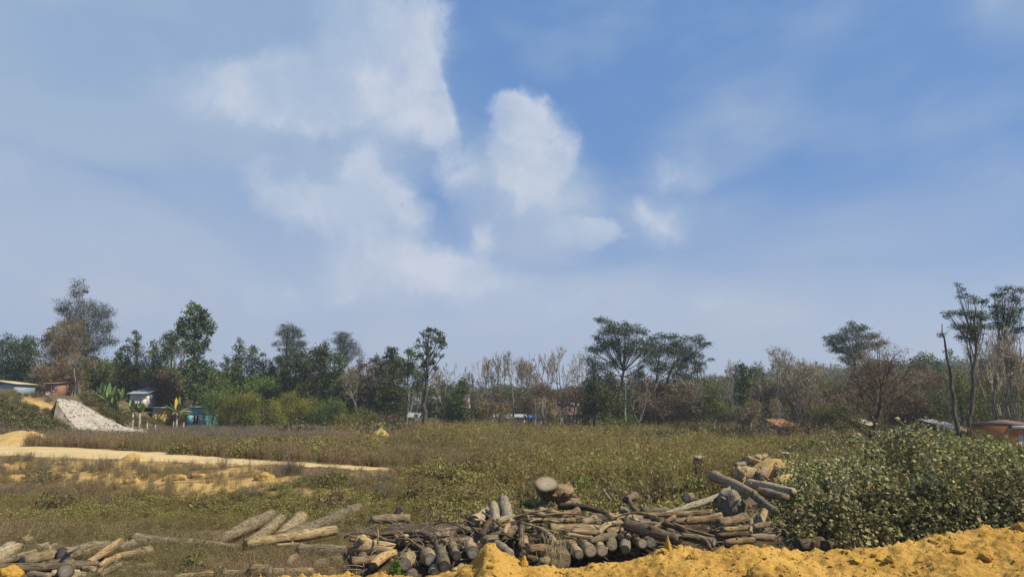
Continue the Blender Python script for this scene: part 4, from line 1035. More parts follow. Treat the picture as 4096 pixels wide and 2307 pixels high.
lay('green', x[mk], y[mk], RNG.uniform(1.5, 2.9, mk.sum())); lay('tall', x[~mk], y[~mk], RNG.uniform(1.2, 1.7, (~mk).sum()))
x, y = fan(2600, 22, 84, 1.0, .8, 2); uu, vv = uv_of(x, y, H(x, y)); ok = ~in_road(x, y) & (soil_mask(x, y) < .2) & ~in_pile(x, y) & (RNG.random(len(x)) < .12 + .88 * sstep(900, 2500, uu)) & (n1(x, y, .3, 46) > .50) & ~((x < -30) & (y > 60))
x, y, uu = keep(ok, x, y, uu); lay('shrub', x, y, RNG.uniform(.5, 1.35, len(x)) * (.75 + .55 * sstep(1800, 3200, uu)))
# far field up to the trees
x, y = fan(16000, 46, 92, 1.1, .80)
ok = ~in_road(x, y) & ~in_pile(x, y) & (RNG.random(len(x)) > soil_mask(x, y) * .97)
x, y = keep(ok, x, y); g = n1(x, y, .09, 33)
kd = np.where(g > .54, 0, np.where(g > .42, 1, 2)); right = sstep(-12, 2, x)
fk = 1 - .35 * sstep(62, 72, y); uu, vv = uv_of(x, y, H(x, y)); far_ok = ~((uu > 60) & (uu < 620) & (y > 60)); x, y, kd, right, fk = keep(far_ok, x, y, kd, right, fk)
lowz = 1 - .45 * sstep(-8, -20, x) * sstep(62, 50, y)
isT = (kd == 1) & (RNG.random(len(x)) < right); isD = (kd == 2) | ((kd == 1) & ~isT)
lay('green', *keep(kd == 0, x, y), (RNG.uniform(1.2, 2.1, len(x)) * lowz * fk)[kd == 0])
lay('tall', *keep(isT, x, y), RNG.uniform(1.1, 1.9, isT.sum()))
lay('dry', *keep(isD, x, y), (RNG.uniform(1.0, 1.9, len(x)) * lowz * fk)[isD])
# grey-brown low band on the left beyond the road; scrub on the hillside
x = RNG.uniform(-64, -12, 2600); y = RNG.uniform(50, 60, 2600) ; uu, vv = uv_of(x, y, H(x, y)); ok = ~in_road(x, y) & (soil_mask(x, y) < .5) & ~((uu > 330) & (uu < 600) & (vv < 1765))
lay('twiggy', *keep(ok, x, y), RNG.uniform(.55, 1.1, ok.sum()))
x = RNG.uniform(-75, -33, 5200); y = RNG.uniform(51, 74, 5200)
uu, vv = uv_of(x, y, H(x, y))
inheap = (uu > 215) & (uu < 610) & (vv > np.interp(uu, HU, HT) - 12) & (vv < np.interp(uu, HU, HB) + 22)
ok = (soil_mask(x, y) < .3) & ~inheap & ~((y > 66) & (vv < 1622) & (RNG.random(len(x)) < .7)) & ~((uu > 190) & (uu < 360) & (vv < 1740) & (vv > 1600) & (soil_mask(x, y) > .1))
lay('scrub', *keep(ok, x, y), (RNG.uniform(.5, 1.5, len(x)) * (1 - .65 * sstep(64, 70, y)))[ok])
# undergrowth at the foot of the tree line
x, y = fan(5200, 66, 108, 1.0, .80); ok = (H(x, y) < 3.0) & ~((x < -30) & (y < 92)) & ((y > 86) | (x > -20) & (RNG.random(len(x)) < .35)) & ~((x < -22) & (RNG.random(len(x)) < .45))
x, y = keep(ok, x, y); s = RNG.uniform(.9, 2.2, len(x)) * (1 + .15 * sstep(-8, -18, x))
lay('scrub', x, y, s)
x = RNG.uniform(-50, -17, 2400); y = RNG.uniform(71, 90, 2400); uu, vv = uv_of(x, y, H(x, y))
inheap = (uu > 215) & (uu < 610) & (vv > np.interp(uu, HU, HT) - 12) & (vv < np.interp(uu, HU, HB) + 25)
ok = ~inheap & (uu > 330) & (vv > np.interp(uu, HU, HT) - 60) & ~((uu > 740) & (uu < 835) & (y < 88) & (RNG.random(len(x)) < .6))
lay('scrub', *keep(ok, x, y), (RNG.uniform(.55, 1.25, len(x)) * (1 - .4 * ((uu < 740) & (uu > 500))))[ok])
x = RNG.uniform(-50, -17, 900); y = RNG.uniform(70, 82, 900); uu, vv = uv_of(x, y, H(x, y)); ok = (uu > 600)
lay('twiggy', *keep(ok, x, y), RNG.uniform(.6, 1.2, ok.sum()))
x = RNG.uniform(-32, -4, 520); y = RNG.uniform(24, 44, 520); ybw = 26.5 - .46 * x; ok = (y > ybw - 9) & (y < ybw - .8) & (x / y > -.75)
lay('dry', *keep(ok, x, y), RNG.uniform(.5, 1.1, ok.sum())); x = x[ok] + .7; y = y[ok] - .3; q_ = (RNG.random(len(x)) < .45) & (y < 26.2 - .46 * x); lay('twiggy', x[q_], y[q_], RNG.uniform(.3, .6, q_.sum()))
# dark scrub behind the bush on the right
x = RNG.uniform(6, 46, 2600); y = RNG.uniform(27, 60, 2600); ok = (x > .30 * y) & (x < .8 * y + 4)
g = n1(x, y, .15, 35); ok &= g > .40
lay('scrub', *keep(ok, x, y), RNG.uniform(.7, 1.35, ok.sum()))
# grass and weeds behind and around the left logs and at the berm's far foot
x = RNG.uniform(-10.5, -2.6, 2300); y = RNG.uniform(11.8, 16, 2300); ok = ~in_pile(x, y) 
lay('dry', *keep(ok, x, y), RNG.uniform(.35, .62, ok.sum()))
x = RNG.uniform(-6, -2.6, 240); y = RNG.uniform(12, 16, 240); lay('green', x, y, RNG.uniform(.3, .6, 240))
NAMES = {'shrub': 'field_shrubs', 'dry': 'dry_weeds', 'green': 'green_weeds', 'tall': 'tall_grass', 'scrub': 'scrub', 'twiggy': 'dead_brush'}
for kd, l in PT.items():
    scatter(NAMES[kd], kd, np.concatenate([a for a, b in l]), np.concatenate([np.asarray(b) for a, b in l]))
# ------------------------------------------------------------------ big leafy bushes on the right
def bush(uvd, r, label, seed, nl=9000, shoots=10, leaf=(.055, .100), mat='leaf_bush'):
    u, v, d = uvd; p = P(u, v, d); z0 = Hs(p.x, d); top = p.z - z0
    rx, ry, rz = r[0], r[1], top
    o = empty('leafy_bush', (p.x, d, z0)); tag(o, label, 'bush', 'broad leaved bushes behind the berm')
    org = np.array([p.x, d, z0]); mb = MB()
    dirs = unit(RNG.normal(size=(nl, 3))); dirs[:, 2] = np.abs(dirs[:, 2])
    lob = 1 + 1.1 * fbm(dirs[:, 0] * 3.2 + seed, dirs[:, 1] * 3.2, dirs[:, 2] * 3.2, oct=4, seed=seed)
    rad = lob * (1 - .42 * RNG.random(nl) ** 1.3)
    c = org + dirs * rad[:, None] * np.array([rx, ry, rz * .93])
    tn = np.clip(RNG.beta(2, 2, nl), 0, 1); tn[RNG.random(nl) < .02] = 1.5
    leaves(mb, c, RNG.uniform(*leaf, nl), direc=dirs * .5 + np.array([0, 0, -.25]), aspect=.82, tone=tn, big=True, up=.9)
    sb = MB(); ns = 60; dd = unit(RNG.normal(size=(ns, 3)) + np.array([0, 0, .8])); dd[:, 2] = np.abs(dd[:, 2])
    e = org + dd * np.array([rx, ry, rz]) * .95; mid = org + dd * np.array([rx, ry, rz]) * .45 + np.array([0, 0, .2 * rz])
    bse = org + RNG.normal(size=(ns, 3)) * np.array([.12, .12, 0])
    segs(sb, bse, mid, .014, .009, 5); segs(sb, mid, e, .009, .004, 4)
    for _ in range(int(shoots * 1.9)):                       # long arching shoots with leaves along them
        q = RNG.integers(0, ns); a = e[q] - dd[q] * .2; t = a + np.array([RNG.normal() * .35, RNG.normal() * .3, RNG.uniform(.35, .8)]); pts = bez(a, (a + t) / 2 + np.array([0, 0, .15]), t, 9)
        segs(sb, pts[:-1], pts[1:], .006, .004, 4)
        cc = np.repeat(pts[1:], 3, 0) + RNG.normal(size=(24, 3)) * .025
        leaves(mb, cc, RNG.uniform(.06, .10, 24), aspect=.8, big=True, up=.8, tone=RNG.uniform(.45, 1, 24))
    for part in (mb.build('foliage', M[mat], o, origin=org), sb.build('stems', M['twig_pale'], o, origin=org)): part['kind'] = 'stuff'
    # the leaves that show largest, each on its own
    lm = MB(); leaves(lm, np.zeros((1, 3)), np.array([.13]), direc=np.array([1., 0, 0]), aspect=.85, big=True, jitter=0, tone=np.array([.8])); lmesh = lm.mesh('leaf', M[mat])
    for _ in range(36):
        dv = unit(np.array([[RNG.normal() * .8, -abs(RNG.normal()) - .3, abs(RNG.normal()) * .8]]))[0]
        lo = link(bpy.data.objects.new('leaf', lmesh)); lo.parent = o; lo.location = dv * np.array([rx, ry, rz]) * 1.0; lo.rotation_euler = (RNG.uniform(0, 6), RNG.uniform(-.7, .9), RNG.uniform(0, 6)); lo.scale = [RNG.uniform(.7, 1.1)] * 3
    return o
bush((3290, 1990, 15.7), (1.15, 1.0), 'lowest leafy bush at the left end, spilling onto the logs', 1, 10000, 6)
bush((3440, 1890, 16.6), (1.5, 1.25), 'dense leafy bush with a dark hollow above the berm dip', 2, 13000, 8)
bush((3780, 1838, 16.2), (1.6, 1.3), 'broad leafy bush with pale leaves over the middle right of the berm', 3, 14000, 10)
bush((4090, 1862, 15.8), (1.4, 1.3), 'leafy bush cut by the right edge of the picture', 4, 11000, 6)
bush((4420, 1880, 16.2), (1.7, 1.3), 'leafy bush just outside the right edge', 5, 5000, 6)
bush((3330, 1838, 19.5), (1.6, 1.4), 'leafy bush behind the upper heap of cut wood', 6, 10000, 10)
bush((3630, 1712, 19.5), (1.45, 1.3), 'tallest leafy bush with yellowish shoots pointing up', 7, 11000, 26)
bush((3930, 1772, 19.8), (1.8, 1.4), 'leafy bush around the broken stake on the right', 8, 11000, 16)
bush((3220, 1850, 22.5), (1.0, 1.0), 'small leafy bush with sprigs just right of the orange stump', 9, 5000, 12)
bush((3470, 1778, 23.5), (2.0, 1.5), 'leafy bush at the foot of the leaning twisted trunk', 10, 9000, 14, leaf=(.07, .12))
for (uvd, r, lb, sd, nl, lf) in (((3650, 1735, 30), (2.6, 2), 'green bush in the second row behind the tallest leafy one', 11, 8000, 'leaf_olive'), ((3900, 1745, 33), (3, 2), 'green bush in the second row before the low brick shed', 12, 8000, 'leaf_green'),
        ((4080, 1812, 28), (2.2, 2), 'darker green bush in the second row at the right edge', 13, 7000, 'leaf_olive'), ((3350, 1755, 36), (3, 2), 'dark green bush in the second row behind the upper heap', 14, 8000, 'leaf_olive'), ((3200, 1770, 40), (3, 2), 'olive bush below the salmon roofed hut', 15, 8000, 'leaf_olive'),
        ((3080, 1775, 44), (3.4, 2), 'low wide bush behind the lone dark stump', 16, 8000, 'leaf_olive'), ((3500, 1725, 46), (3.5, 2), 'green bush left of the leaning twisted trunk', 17, 8000, 'leaf_olive'), ((3760, 1720, 48), (3, 2), 'bush at the foot of the broken bare trunk', 18, 8000, 'leaf_green')):
    bush(uvd, r, lb, sd, nl, 6, leaf=(.08, .16), mat=lf)
# a few small leafy plants near the logs
for (u, v, d, r, h, lb, sd) in ((1585, 2270, 12.9, .16, .45, 'fresh green creeper with round leaves at the leftmost big log ends', 1), (2860, 1900, 25.2, .8, .9, 'yellow green bush left of the smooth diagonal log', 2),
                            (2890, 1962, 20.5, .7, .7, 'green bush in front of the smooth diagonal log', 3), (2700, 1925, 23.5, .9, .8, 'low olive bush left of the smooth diagonal log', 4), (770, 2240, 14.0, .25, .35, 'small grey green leafy weed below the long tapered log', 5),
                            (1330, 1905, 26, .8, .7, 'olive bush in the open field above the raised logs', 6), (2330, 1905, 24.5, .5, .8, 'bright green leafy sapling right of the overturned stump', 7), (2480, 1885, 26, 1.0, .9, 'rounded olive bush in the field right of the overturned stump', 8)):
    p = P(u, v, d); z0 = Hs(p.x, d); o = empty('small_bush', (p.x, d, z0)); tag(o, lb, 'bush'); org = np.array([p.x, d, z0]); n = int(900 * max(.5, r * 2)); mb = MB()
    dr = unit(RNG.normal(size=(n, 3))); dr[:, 2] = np.abs(dr[:, 2]); c = org + dr * (RNG.random((n, 1)) ** .4) * np.array([r, r, max(.2, p.z - z0 + .12)]) 
    leaves(mb, c, RNG.uniform(.04, .085, n), direc=dr * .5, aspect=.75, big=True, up=.9); mb.build('foliage', M['leaf_green' if sd in (1, 7) else 'leaf_olive'], o, origin=org)['kind'] = 'stuff'
    sb = MB(); segs(sb, np.repeat(org[None], 12, 0), c[:12], .008, .003, 4); sb.build('stems', M['twig_pale'], o, origin=org)['kind'] = 'stuff'
# dry straw tuft before the biggest log end, and single straws
def straw(u, v, d, n, h, label, spread=.18, seed=0):
    p = P(u, v, d); z0 = Hs(p.x, d); top = p.z - z0; o = empty('straw_tuft', (p.x, d, z0)); tag(o, label, 'dry grass'); org = np.array([p.x, d, z0]); mb = MB()
    for q in range(n):
        a = org + np.array([RNG.normal() * spread * .4, RNG.normal() * .05, 0]); t = org + np.array([RNG.normal() * spread, RNG.normal() * .1, top * RNG.uniform(.6, 1.0)])
        pts = bez(a, (a + t) / 2 + RNG.normal(size=3) * .04, t, 6); segs(mb, pts[:-1], pts[1:], .0045, .003, 3, .5)
        if q % 2: leaves(mb, pts[2:], np.full(4, .11), direc=np.array([0, 0, .5]), aspect=.09)
    mb.build('stalks', M['straw'], o, origin=org)['kind'] = 'stuff'
M['straw'] = plain('straw', (.36, .29, .16), .3)
straw(2225, 2120, 13.4, 60, 1, 'dry straw tuft standing before the biggest round log end', .16)
straw(2190, 2260, 13.2, 14, 1, 'short bent straws left of the biggest round log end', .2)
straw(905, 2240, 13.2, 5, 1, 'few tall pale straws at the bottom edge left of the dark stub', .12)
straw(1080, 2180, 13.4, 6, 1, 'pale leaning straws at the bottom edge right of the dark stub', .18)
straw(1440, 2250, 13.0, 4, 1, 'thin straws in front of the dark gap below the split tan log', .12)
straw(2985, 2110, 12.9, 2, 1, 'single upright straw on the berm left of the bush', .02)
straw(2090, 1840, 24.5, 3, 1, 'lone tall straw in the middle of the field', .03)
for (u, v, d, n, lb) in ((2010, 1965, 20.5, 9, 'spray of thin green yellow stems behind the upright posts'), (2060, 1930, 22, 7, 'forked yellowish stems right behind the taller post'), (1370, 2010, 19.5, 3, 'thin dry stems crossing above the long raised log')):
    straw(u, v, d, n, 1, lb, .25)
# ------------------------------------------------------------------ stones, small heaps
def hill_z(x, y): return Hs(x, y)
heap_o = empty('stone_heap', P(400, 1690, 70)); heap_o.location.z = Hs(heap_o.location.x, 70)
tag(heap_o, 'long bank of white broken stones running down the hillside on the left', 'stone heap')
st_m = [rock_mesh('stone', M['stone'], 100 + s, .7, 12) for s in range(8)]
hl = heap_o.location.copy()
edge_t = [(226, 1601), (240, 1600), (300, 1606), (350, 1632), (420, 1675), (490, 1708), (540, 1722), (590, 1732)]
edge_b = [(226, 1604), (248, 1640), (272, 1675), (305, 1712), (360, 1728), (430, 1745), (500, 1740), (590, 1736)]
def heap_pt(u, t, bulge=0):
    vt = np.interp(u, [a for a, b in edge_t], [b for a, b in edge_t]); vb = np.interp(u, [a for a, b in edge_b], [b for a, b in edge_b])
    v = vt + (vb - vt) * t; d = 74.5 - 6.5 * t + (u - 235) * -.006
    p = P(u, v, d); q = Hs(p.x, d)
    while p.z < q + .12 and d > 50: d -= .8; p = P(u, v, d); q = Hs(p.x, d)
    return p
# body under the stones
mb = MB(); us = np.linspace(227, 592, 60); ts = np.linspace(0, 1, 12); g = np.array([[heap_pt(a, b)[:] for b in ts] for a in us])
g[..., 2] += fbm(g[..., 0] * 1.5, g[..., 1] * 1.5, oct=3, seed=40) * .35 - .05
q = [(a * 12 + b, a * 12 + b + 1, (a + 1) * 12 + b + 1, (a + 1) * 12 + b) for a in range(59) for b in range(11)]
low = g.copy(); low[..., 2] -= 3.0; low[..., 1] += 1.2; top_back = g[:, 0] + np.array([0, 3.5, -2.5]); nB = len(g.reshape(-1, 3))
allv = np.concatenate([g.reshape(-1, 3), top_back, g[:, -1] + np.array([0, -.3, -2.0])])
q += [(a * 12, (a + 1) * 12, nB + a + 1, nB + a) for a in range(59)] + [(a * 12 + 11, nB + 60 + a, nB + 60 + a + 1, (a + 1) * 12 + 11) for a in range(59)]
M['stone_gap_shade'] = plain('stone_gap_shade', (.17, .15, .12), .4, 2)  # dark core colour stands in for shade between the stones
mb.add(allv, f4=q); mb.build('rubble_core', M['stone_gap_shade'], heap_o, origin=hl)
sr = random.Random(4)
for n_ in range(300):
    u = 232 + 353 * sr.random() ** .9; t = sr.random(); p = heap_pt(u, t) - hl
    o = link(bpy.data.objects.new('stone', st_m[n_ % 8])); o.parent = heap_o; r = sr.uniform(.11, .26)
    o.location = p + Vector((0, -.05, .05)); o.rotation_euler = (sr.uniform(0, 6), sr.uniform(0, 6), sr.uniform(0, 6)); o.scale = (r * sr.uniform(.8, 1.6), r, r * sr.uniform(.6, 1))
mb = MB(); n_ = 7000; pts = np.array([heap_pt(235 + 352 * RNG.random(), RNG.random())[:] for _ in range(n_)]); rr = RNG.uniform(.04, .17, n_)
pv = ico[None] * rr[:, None, None] * RNG.uniform(.6, 1.4, (n_, 6, 1)) + pts[:, None]
mb.add(pv.reshape(-1, 3), f3=((np.arange(n_) * 6)[:, None, None] + np.array(hull)[None]).reshape(-1, 3)); tag(mb.build('small_stones', M['stone'], heap_o, origin=hl), kind='stuff')
def heap(u, v, d, rx, rz, mat, label, seed, ry=None):
    p = P(u, v, d); z0 = Hs(p.x, d); ry = ry or rx * .7
    n = 40; xs = np.linspace(-1.15, 1.15, n); XX, YY = np.meshgrid(xs, xs); R2 = np.sqrt(XX ** 2 + YY ** 2)
    ZZ = rz * np.clip(1 - R2 ** 1.5, -.2, 1) * (1 + .5 * fbm(XX * 2.5 + seed, YY * 2.5, oct=4, seed=seed)) + fbm(XX * 7, YY * 7, oct=3, seed=seed + 3) * rz * .25 * (R2 < 1)
    mb = MB(); i, j = np.meshgrid(np.arange(n - 1), np.arange(n - 1)); q = (j * n + i).ravel()
    hz = H(p.x + XX * rx, d + YY * ry) - z0
    mb.add(np.stack([XX * rx, YY * ry, ZZ + hz], -1).reshape(-1, 3), f4=np.stack([q, q + 1, q + n + 1, q + n], 1))
    o = mb.build('soil_heap', M[mat], smooth=True); o.location = (p.x, d, z0); return tag(o, label, 'soil heap')
heap(85, 1800, 49, 2.9, 1.0, 'heap', 'wide low heap of pale dirt beside the dirt road at the left edge', 1, 1.6)
heap(1520, 1782, 60, 1.35, 1.1, 'heap', 'small bright yellow dirt heap alone in the scrub below the tall bare trunk', 2)
heap(1512, 1812, 49, .9, .62, 'heap', 'flat yellow dirt patch just in front of the small bright heap', 3)
heap(535, 1840, 36.3, .6, .30, 'bank_soil', 'small brown dirt hump on the near edge of the dirt road', 4, .5)
heap(1050, 1843, 38, .8, .22, 'bank_soil', 'low dirt hump at the narrow far end of the road', 5)
heap(640, 1745, 62, 2.6, .3, 'heap_orange', 'bare orange brown patch at the toe of the stone bank', 6, 2)
M['root_earth'] = soilmat('root_earth', (.13, .095, .06), (.23, .175, .115), (.32, .26, .18), 3, 12, 1, .04)
heap(2248, 1985, 21.9, 1.05, .78, 'root_earth', 'brown mound of earth and rootlets behind the overturned stump', 7, .9)
heap(3085, 1905, 24.2, 1.5, .72, 'bank_soil', 'tan mound of earth and torn roots under the upper end of the pile', 8, 1.1)
# clods on the bank below the road
for n_, (u, v, d, r) in enumerate([(20, 1885, 33.5, .22), (105, 1880, 33, .2), (240, 1925, 30.5, .25), (190, 1905, 32, .2), (330, 1880, 32.5, .2), (60, 1920, 30, .25), (300, 1885, 32, .15), (430, 1900, 30.5, .2), (560, 1905, 29.5, .2), (520, 1940, 28.5, .2), (700, 1925, 28.5, .25), (790, 1905, 29, .2), (640, 1890, 31, .2), (880, 1880, 30.5, .12), (950, 1830, 38, .16), (1060, 1905, 28, .25)]):
    p = P(u, v, d); p.z = Hs(p.x, d) + r * .2
    lumpmesh('soil_clod', p - Vector((0, 0, r * .25)), r * 1.15, 'bank_soil', ['pale clod at the left edge, first below the dirt road', 'clod right of the one at the left edge, below the road', 'big lowest clod in the left part of the bank', 'squat clod just left and above the big lowest one', 'clod right below the road, above the big lowest one',
     'wide low clod at the left, nearest to the left log pile', 'smallest clod close beside the one right below the road', 'clod in the middle of the bank, upper one of two', 'clod in the middle of the bank, lower one of two', 'lowest clod of the middle group on the bank', 'wide clod at the bottom of the bank right of the middle',
     'clod just above and right of the wide bottom one', 'clod high on the bank under the dirt hump of the road', 'small clod high on the right part of the bank', 'small pale clod on the far side of the dirt road', 'last clod of earth at the right end of the bank'][n_], 'soil clod', 60 + n_, (1.3, 1, .8), .95, 0, 'earth clods on the bank below the road')
# ------------------------------------------------------------------ trees
TREEN = [0]
def tree(u, d, blobs_, label, leaf='leaf_dark', trunk='trunk_dark', tr=.16, v_base=None, lean=None, size=(.13, .26), dens=1.0, flat=1.0, droop=0.0, clump=.26, trunk_top=None, limbs=True, aspect=.5, cat='tree', group=None, name='tree', twigs=.5, bare_limbs=0):
    """trunk from the ground at picture column u and distance d; crown lobes given by outline"""
    TREEN[0] += 1; sd = TREEN[0]
    if d > 70: size = (size[0] * 1.2, size[1] * 1.2)
    x0 = (u - CU) / F * d / pix_dir(u, 1700).y; z0 = Hs(x0, d); base = np.array([x0, d, z0 - .1])
    o = empty(name, (x0, d, z0)); tag(o, label, cat, group)
    cs = []
    for b in blobs_:
        c = np.array(P(b[0], b[1], d)[:]); fz = 1.75 if b[2] > b[3] * 1.9 else 1.15; rx = b[2] * 1.12 * d / F; rz = b[3] * fz * d / F; c[2] += RNG.normal() * rz * .22; ry = min(rx, rz * 1.3) if rx > rz * 1.6 else (rx + rz) * .5
        c[1] += RNG.uniform(-.5, .5) * min(rx, 2.0); c[2] = CAMZ + (c[2] - CAMZ) * c[1] / d; c[0] *= c[1] / d
        cs.append((c, rx, ry, rz, b[4] if len(b) > 4 else 1.0))
    topc = max(cs, key=lambda q: q[0][2] + q[3] * .3)[0]
    tt = np.array(P(trunk_top[0], trunk_top[1], d)[:]) if trunk_top else topc * np.array([1, 1, 1]) 
    mid = (base + tt) / 2 + np.array([RNG.normal() * .25, 0, 0]) * (tt[2] - base[2]) * .1
    if lean is not None: mid = np.array(P(lean[0], lean[1], d)[:]) * 2 - (base + tt) / 2
    pts = bez(base, mid, tt, 14); pts[1:-1] += RNG.normal(size=(12, 3)) * tr * .35
    wb = MB(); tube(wb, pts, [tr * 1.45, tr * 1.05, tr * .9, tr * .55, tr * .2], 9, rough=.09, seed=sd, tone=.4)
    fb = MB(); A, B, RA, RB = [], [], [], []
    for (c, rx, ry, rz, dn) in cs:
        # limb to the lobe
        hh = np.clip((c[2] - rz * .6 - base[2]) / max(.1, tt[2] - base[2]), .15, .95) ** 1.0
        k_ = int(hh * .85 * 13); a = pts[k_]; 
        lm = bez(a, (a + c) / 2 + np.array([0, 0, -.12 * np.linalg.norm(c - a)]) + RNG.normal(size=3) * .15, c, 7)
        lr = tr * .42 * (1 - .5 * hh)
        if limbs: tube(wb, lm, [lr, lr * .8, lr * .45], 5, rough=.05, cap=False, seed=sd)
        area = math.pi * rx * rz; nl = int(225 * area * dens * dn * (.19 / np.mean(size)) ** 1.6); nc = max(5, int(nl / 26))
        dr = unit(RNG.normal(size=(nc, 3))); dr[:, 2] *= flat
        lob = 1 + .5 * fbm(dr[:, 0] * 2 + sd, dr[:, 1] * 2 + c[0], dr[:, 2] * 2, oct=2, seed=sd)
        cc = c + dr * (RNG.random((nc, 1)) ** .42) * np.array([rx, ry, rz]) * lob[:, None]
        ks = RNG.integers(0, nc, nl); off = RNG.normal(size=(nl, 3)) * clump * np.array([1, 1, .7 if flat == 1 else .5]) * min(1.0, max(rx, .5))
        lp = cc[ks] + off
        leaves(fb, lp, RNG.uniform(size[0], size[1], nl), direc=unit(off) * .6 + np.array([0, 0, -droop]), aspect=aspect, up=.5, tone=np.clip(RNG.random(nc)[ks] * .62 + RNG.random(nl) * .38, 0, 1))
        nt = min(nc, int(nc * twigs)); s0 = lm[RNG.integers(2, 7, nt)]; A.append(s0); e = cc[:nt]; mm = (s0 + e) / 2 + RNG.normal(size=(nt, 3)) * .12; B.append(mm); A.append(mm); B.append(e); RA += [lr * .35] * nt + [lr * .22] * nt; RB += [lr * .22] * nt + [lr * .1] * nt
    if A: segs(wb, np.concatenate(A), np.concatenate(B), np.array(RA), np.array(RB), 3, .5)
    org = (x0, d, z0)
    wb.build('trunk', M[trunk], o, smooth=True, origin=org)
    fb.build('crown', M[leaf], o, origin=org)['kind'] = 'stuff'
    return o
def bare(u, d, vtop, hw, label, seed, trunk='trunk_grey', tw='twig', tr=.12, fork=.35, leafy=0, leaf='leaf_dry', spread=.5, lv=6, cat='tree', group=None, lean=0.0, up=.16, stems=1):
    """leafless or nearly leafless tree grown by branching, then fitted to its outline"""
    rg = np.random.default_rng(seed + 900)
    x0 = (u - CU) / F * d / pix_dir(u, 1700).y; z0 = Hs(x0, d)
    S, tips = [], []
    def grow(p, dr, L, r, l):
        n = 3; q = p
        for i in range(n):
            dr = unit((dr + rg.normal(size=3) * .13 + np.array([0, 0, up * .35]))[None])[0]; e = q + dr * L / n
            S.append((q, e, r * (1 - .12 * i), r * (1 - .12 * (i + 1)), l)); q = e
            if l >= 3 and rg.random() < .55:
                sd_ = unit((dr + rg.normal(size=3) * .6)[None])[0]; S.append((q, q + sd_ * L * .4, r * .4, r * .15, l + 2)); tips.append(q + sd_ * L * .4)
        if l >= lv: tips.append(q); return
        k = 2 if rg.random() < .6 else 3
        for _ in range(k):
            nd = dr + rg.normal(size=3) * spread * (1.0 if l else 1.1); nd[2] += up
            grow(q, unit(nd[None])[0], L * rg.uniform(.62, .86), r * (.72 if k == 2 else .62), l + 1)
    for s_ in range(stems): grow(np.array([(s_ - stems / 2) * .04, 0, 0.]), unit(np.array([[lean + (s_ - (stems - 1) / 2) * .25, 0, 1]]))[0], fork, .02, 0)
    P0 = np.array([s[0] for s in S]); P1 = np.array([s[1] for s in S]); top = P1[:, 2].max(); wx = np.percentile(np.abs(P1[:, 0] - lean * .3), 97)
    zt = P(u, vtop, d).z - z0; kz = zt / top; kx = (hw * d / F) / max(wx, .05); kx = min(kx * 1.25, kz * 2.6)
    sc = np.array([kx, min(kx, kz * 1.2), kz]); base = np.array([x0, d, z0 - .05])
    P0 = P0 * sc + base; P1 = P1 * sc + base; r0 = np.array([s[2] for s in S]) / .02 * tr; r1 = np.array([s[3] for s in S]) / .02 * tr; l = np.array([s[4] for s in S])
    rmin = d * .00021; r0 = np.maximum(r0, rmin); r1 = np.maximum(r1, rmin * .8)
    o = empty('bare_tree' if leafy < 2 else 'tree', (x0, d, z0)); tag(o, label, cat, group); org = (x0, d, z0)
    wb = MB(); mk = l <= 2; segs(wb, P0[mk], P1[mk], r0[mk], r1[mk], 7, .4); wb.build('trunk', M[trunk], o, smooth=True, origin=org)
    tb = MB(); mk = ~mk; segs(tb, P0[mk], P1[mk], r0[mk], r1[mk], 3, .5); tb.build('branches', M[tw], o, origin=org)['kind'] = 'stuff'
    if leafy:
        tp = np.array(tips) * sc + base; n = int(len(tp) * leafy * .62); c = tp[rg.integers(0, len(tp), n)] + rg.normal(size=(n, 3)) * .16
        lb = MB(); leaves(lb, c, rg.uniform(.07, .16, n), aspect=.5); lb.build('leaves', M[leaf], o, origin=org)['kind'] = 'stuff'
    return o
D0 = 92
# far left group on the hill
tree(75, 96, [(35, 1385, 28, 35), (60, 1440, 50, 60), (115, 1370, 22, 45), (110, 1430, 38, 60), (70, 1510, 62, 65), (40, 1560, 40, 40)], 'dark tree with two raised tips behind the tin shed', 'leaf_cool', dens=1.25)
tree(-12, 98, [(-8, 1390, 20, 35), (-15, 1460, 30, 80)], 'dark tree cut by the left edge of the picture', 'leaf_cool')
tree(120, 112, [(120, 1500, 60, 55), (140, 1560, 60, 40)], 'rounded green tree seen in the gap right of the shed', 'leaf_olive', dens=1.2)
tree(300, 96, [(312, 1150, 26, 28), (300, 1178, 26, 26), (330, 1165, 14, 16), (252, 1195, 24, 30), (240, 1225, 16, 18), (262, 1260, 20, 36), (305, 1235, 36, 36), (345, 1215, 45, 30), (385, 1240, 35, 30), (415, 1245, 25, 32), (440, 1262, 20, 22), (330, 1300, 60, 55), (395, 1310, 50, 45), (435, 1300, 24, 22), (300, 1350, 50, 50), (370, 1370, 55, 45), (415, 1370, 35, 26), (452, 1362, 22, 18), (345, 1420, 45, 40), (280, 1300, 35, 40)],
     'tallest eucalyptus on the left with grey drooping foliage', 'leaf_euc', 'trunk_pale', .22, size=(.10, .24), droop=.9, aspect=.28, dens=.95, clump=.3, trunk_top=(352, 1300))
tree(240, 92, [(215, 1350, 28, 45), (245, 1375, 55, 70), (200, 1430, 45, 80), (265, 1450, 60, 90), (225, 1510, 70, 70), (285, 1530, 50, 60)], 'dull brown leafy tree in front of the eucalyptus', 'leaf_dry', 'trunk_grey', dens=.9, size=(.09, .18))
tree(228, 99, [(238, 1308, 16, 14), (205, 1322, 14, 12), (195, 1345, 16, 20), (180, 1370, 14, 25)], 'dark sprig crown peeping over the brown tree', 'leaf_dark')
bare(130, 94, 1500, 70, 'brownish bare thicket tree right of the tin shed', 1, tw='twig', leafy=1.5)
bare(165, 91, 1480, 55, 'bare brown tree before the small brick house on the hill', 2, leafy=1.2)
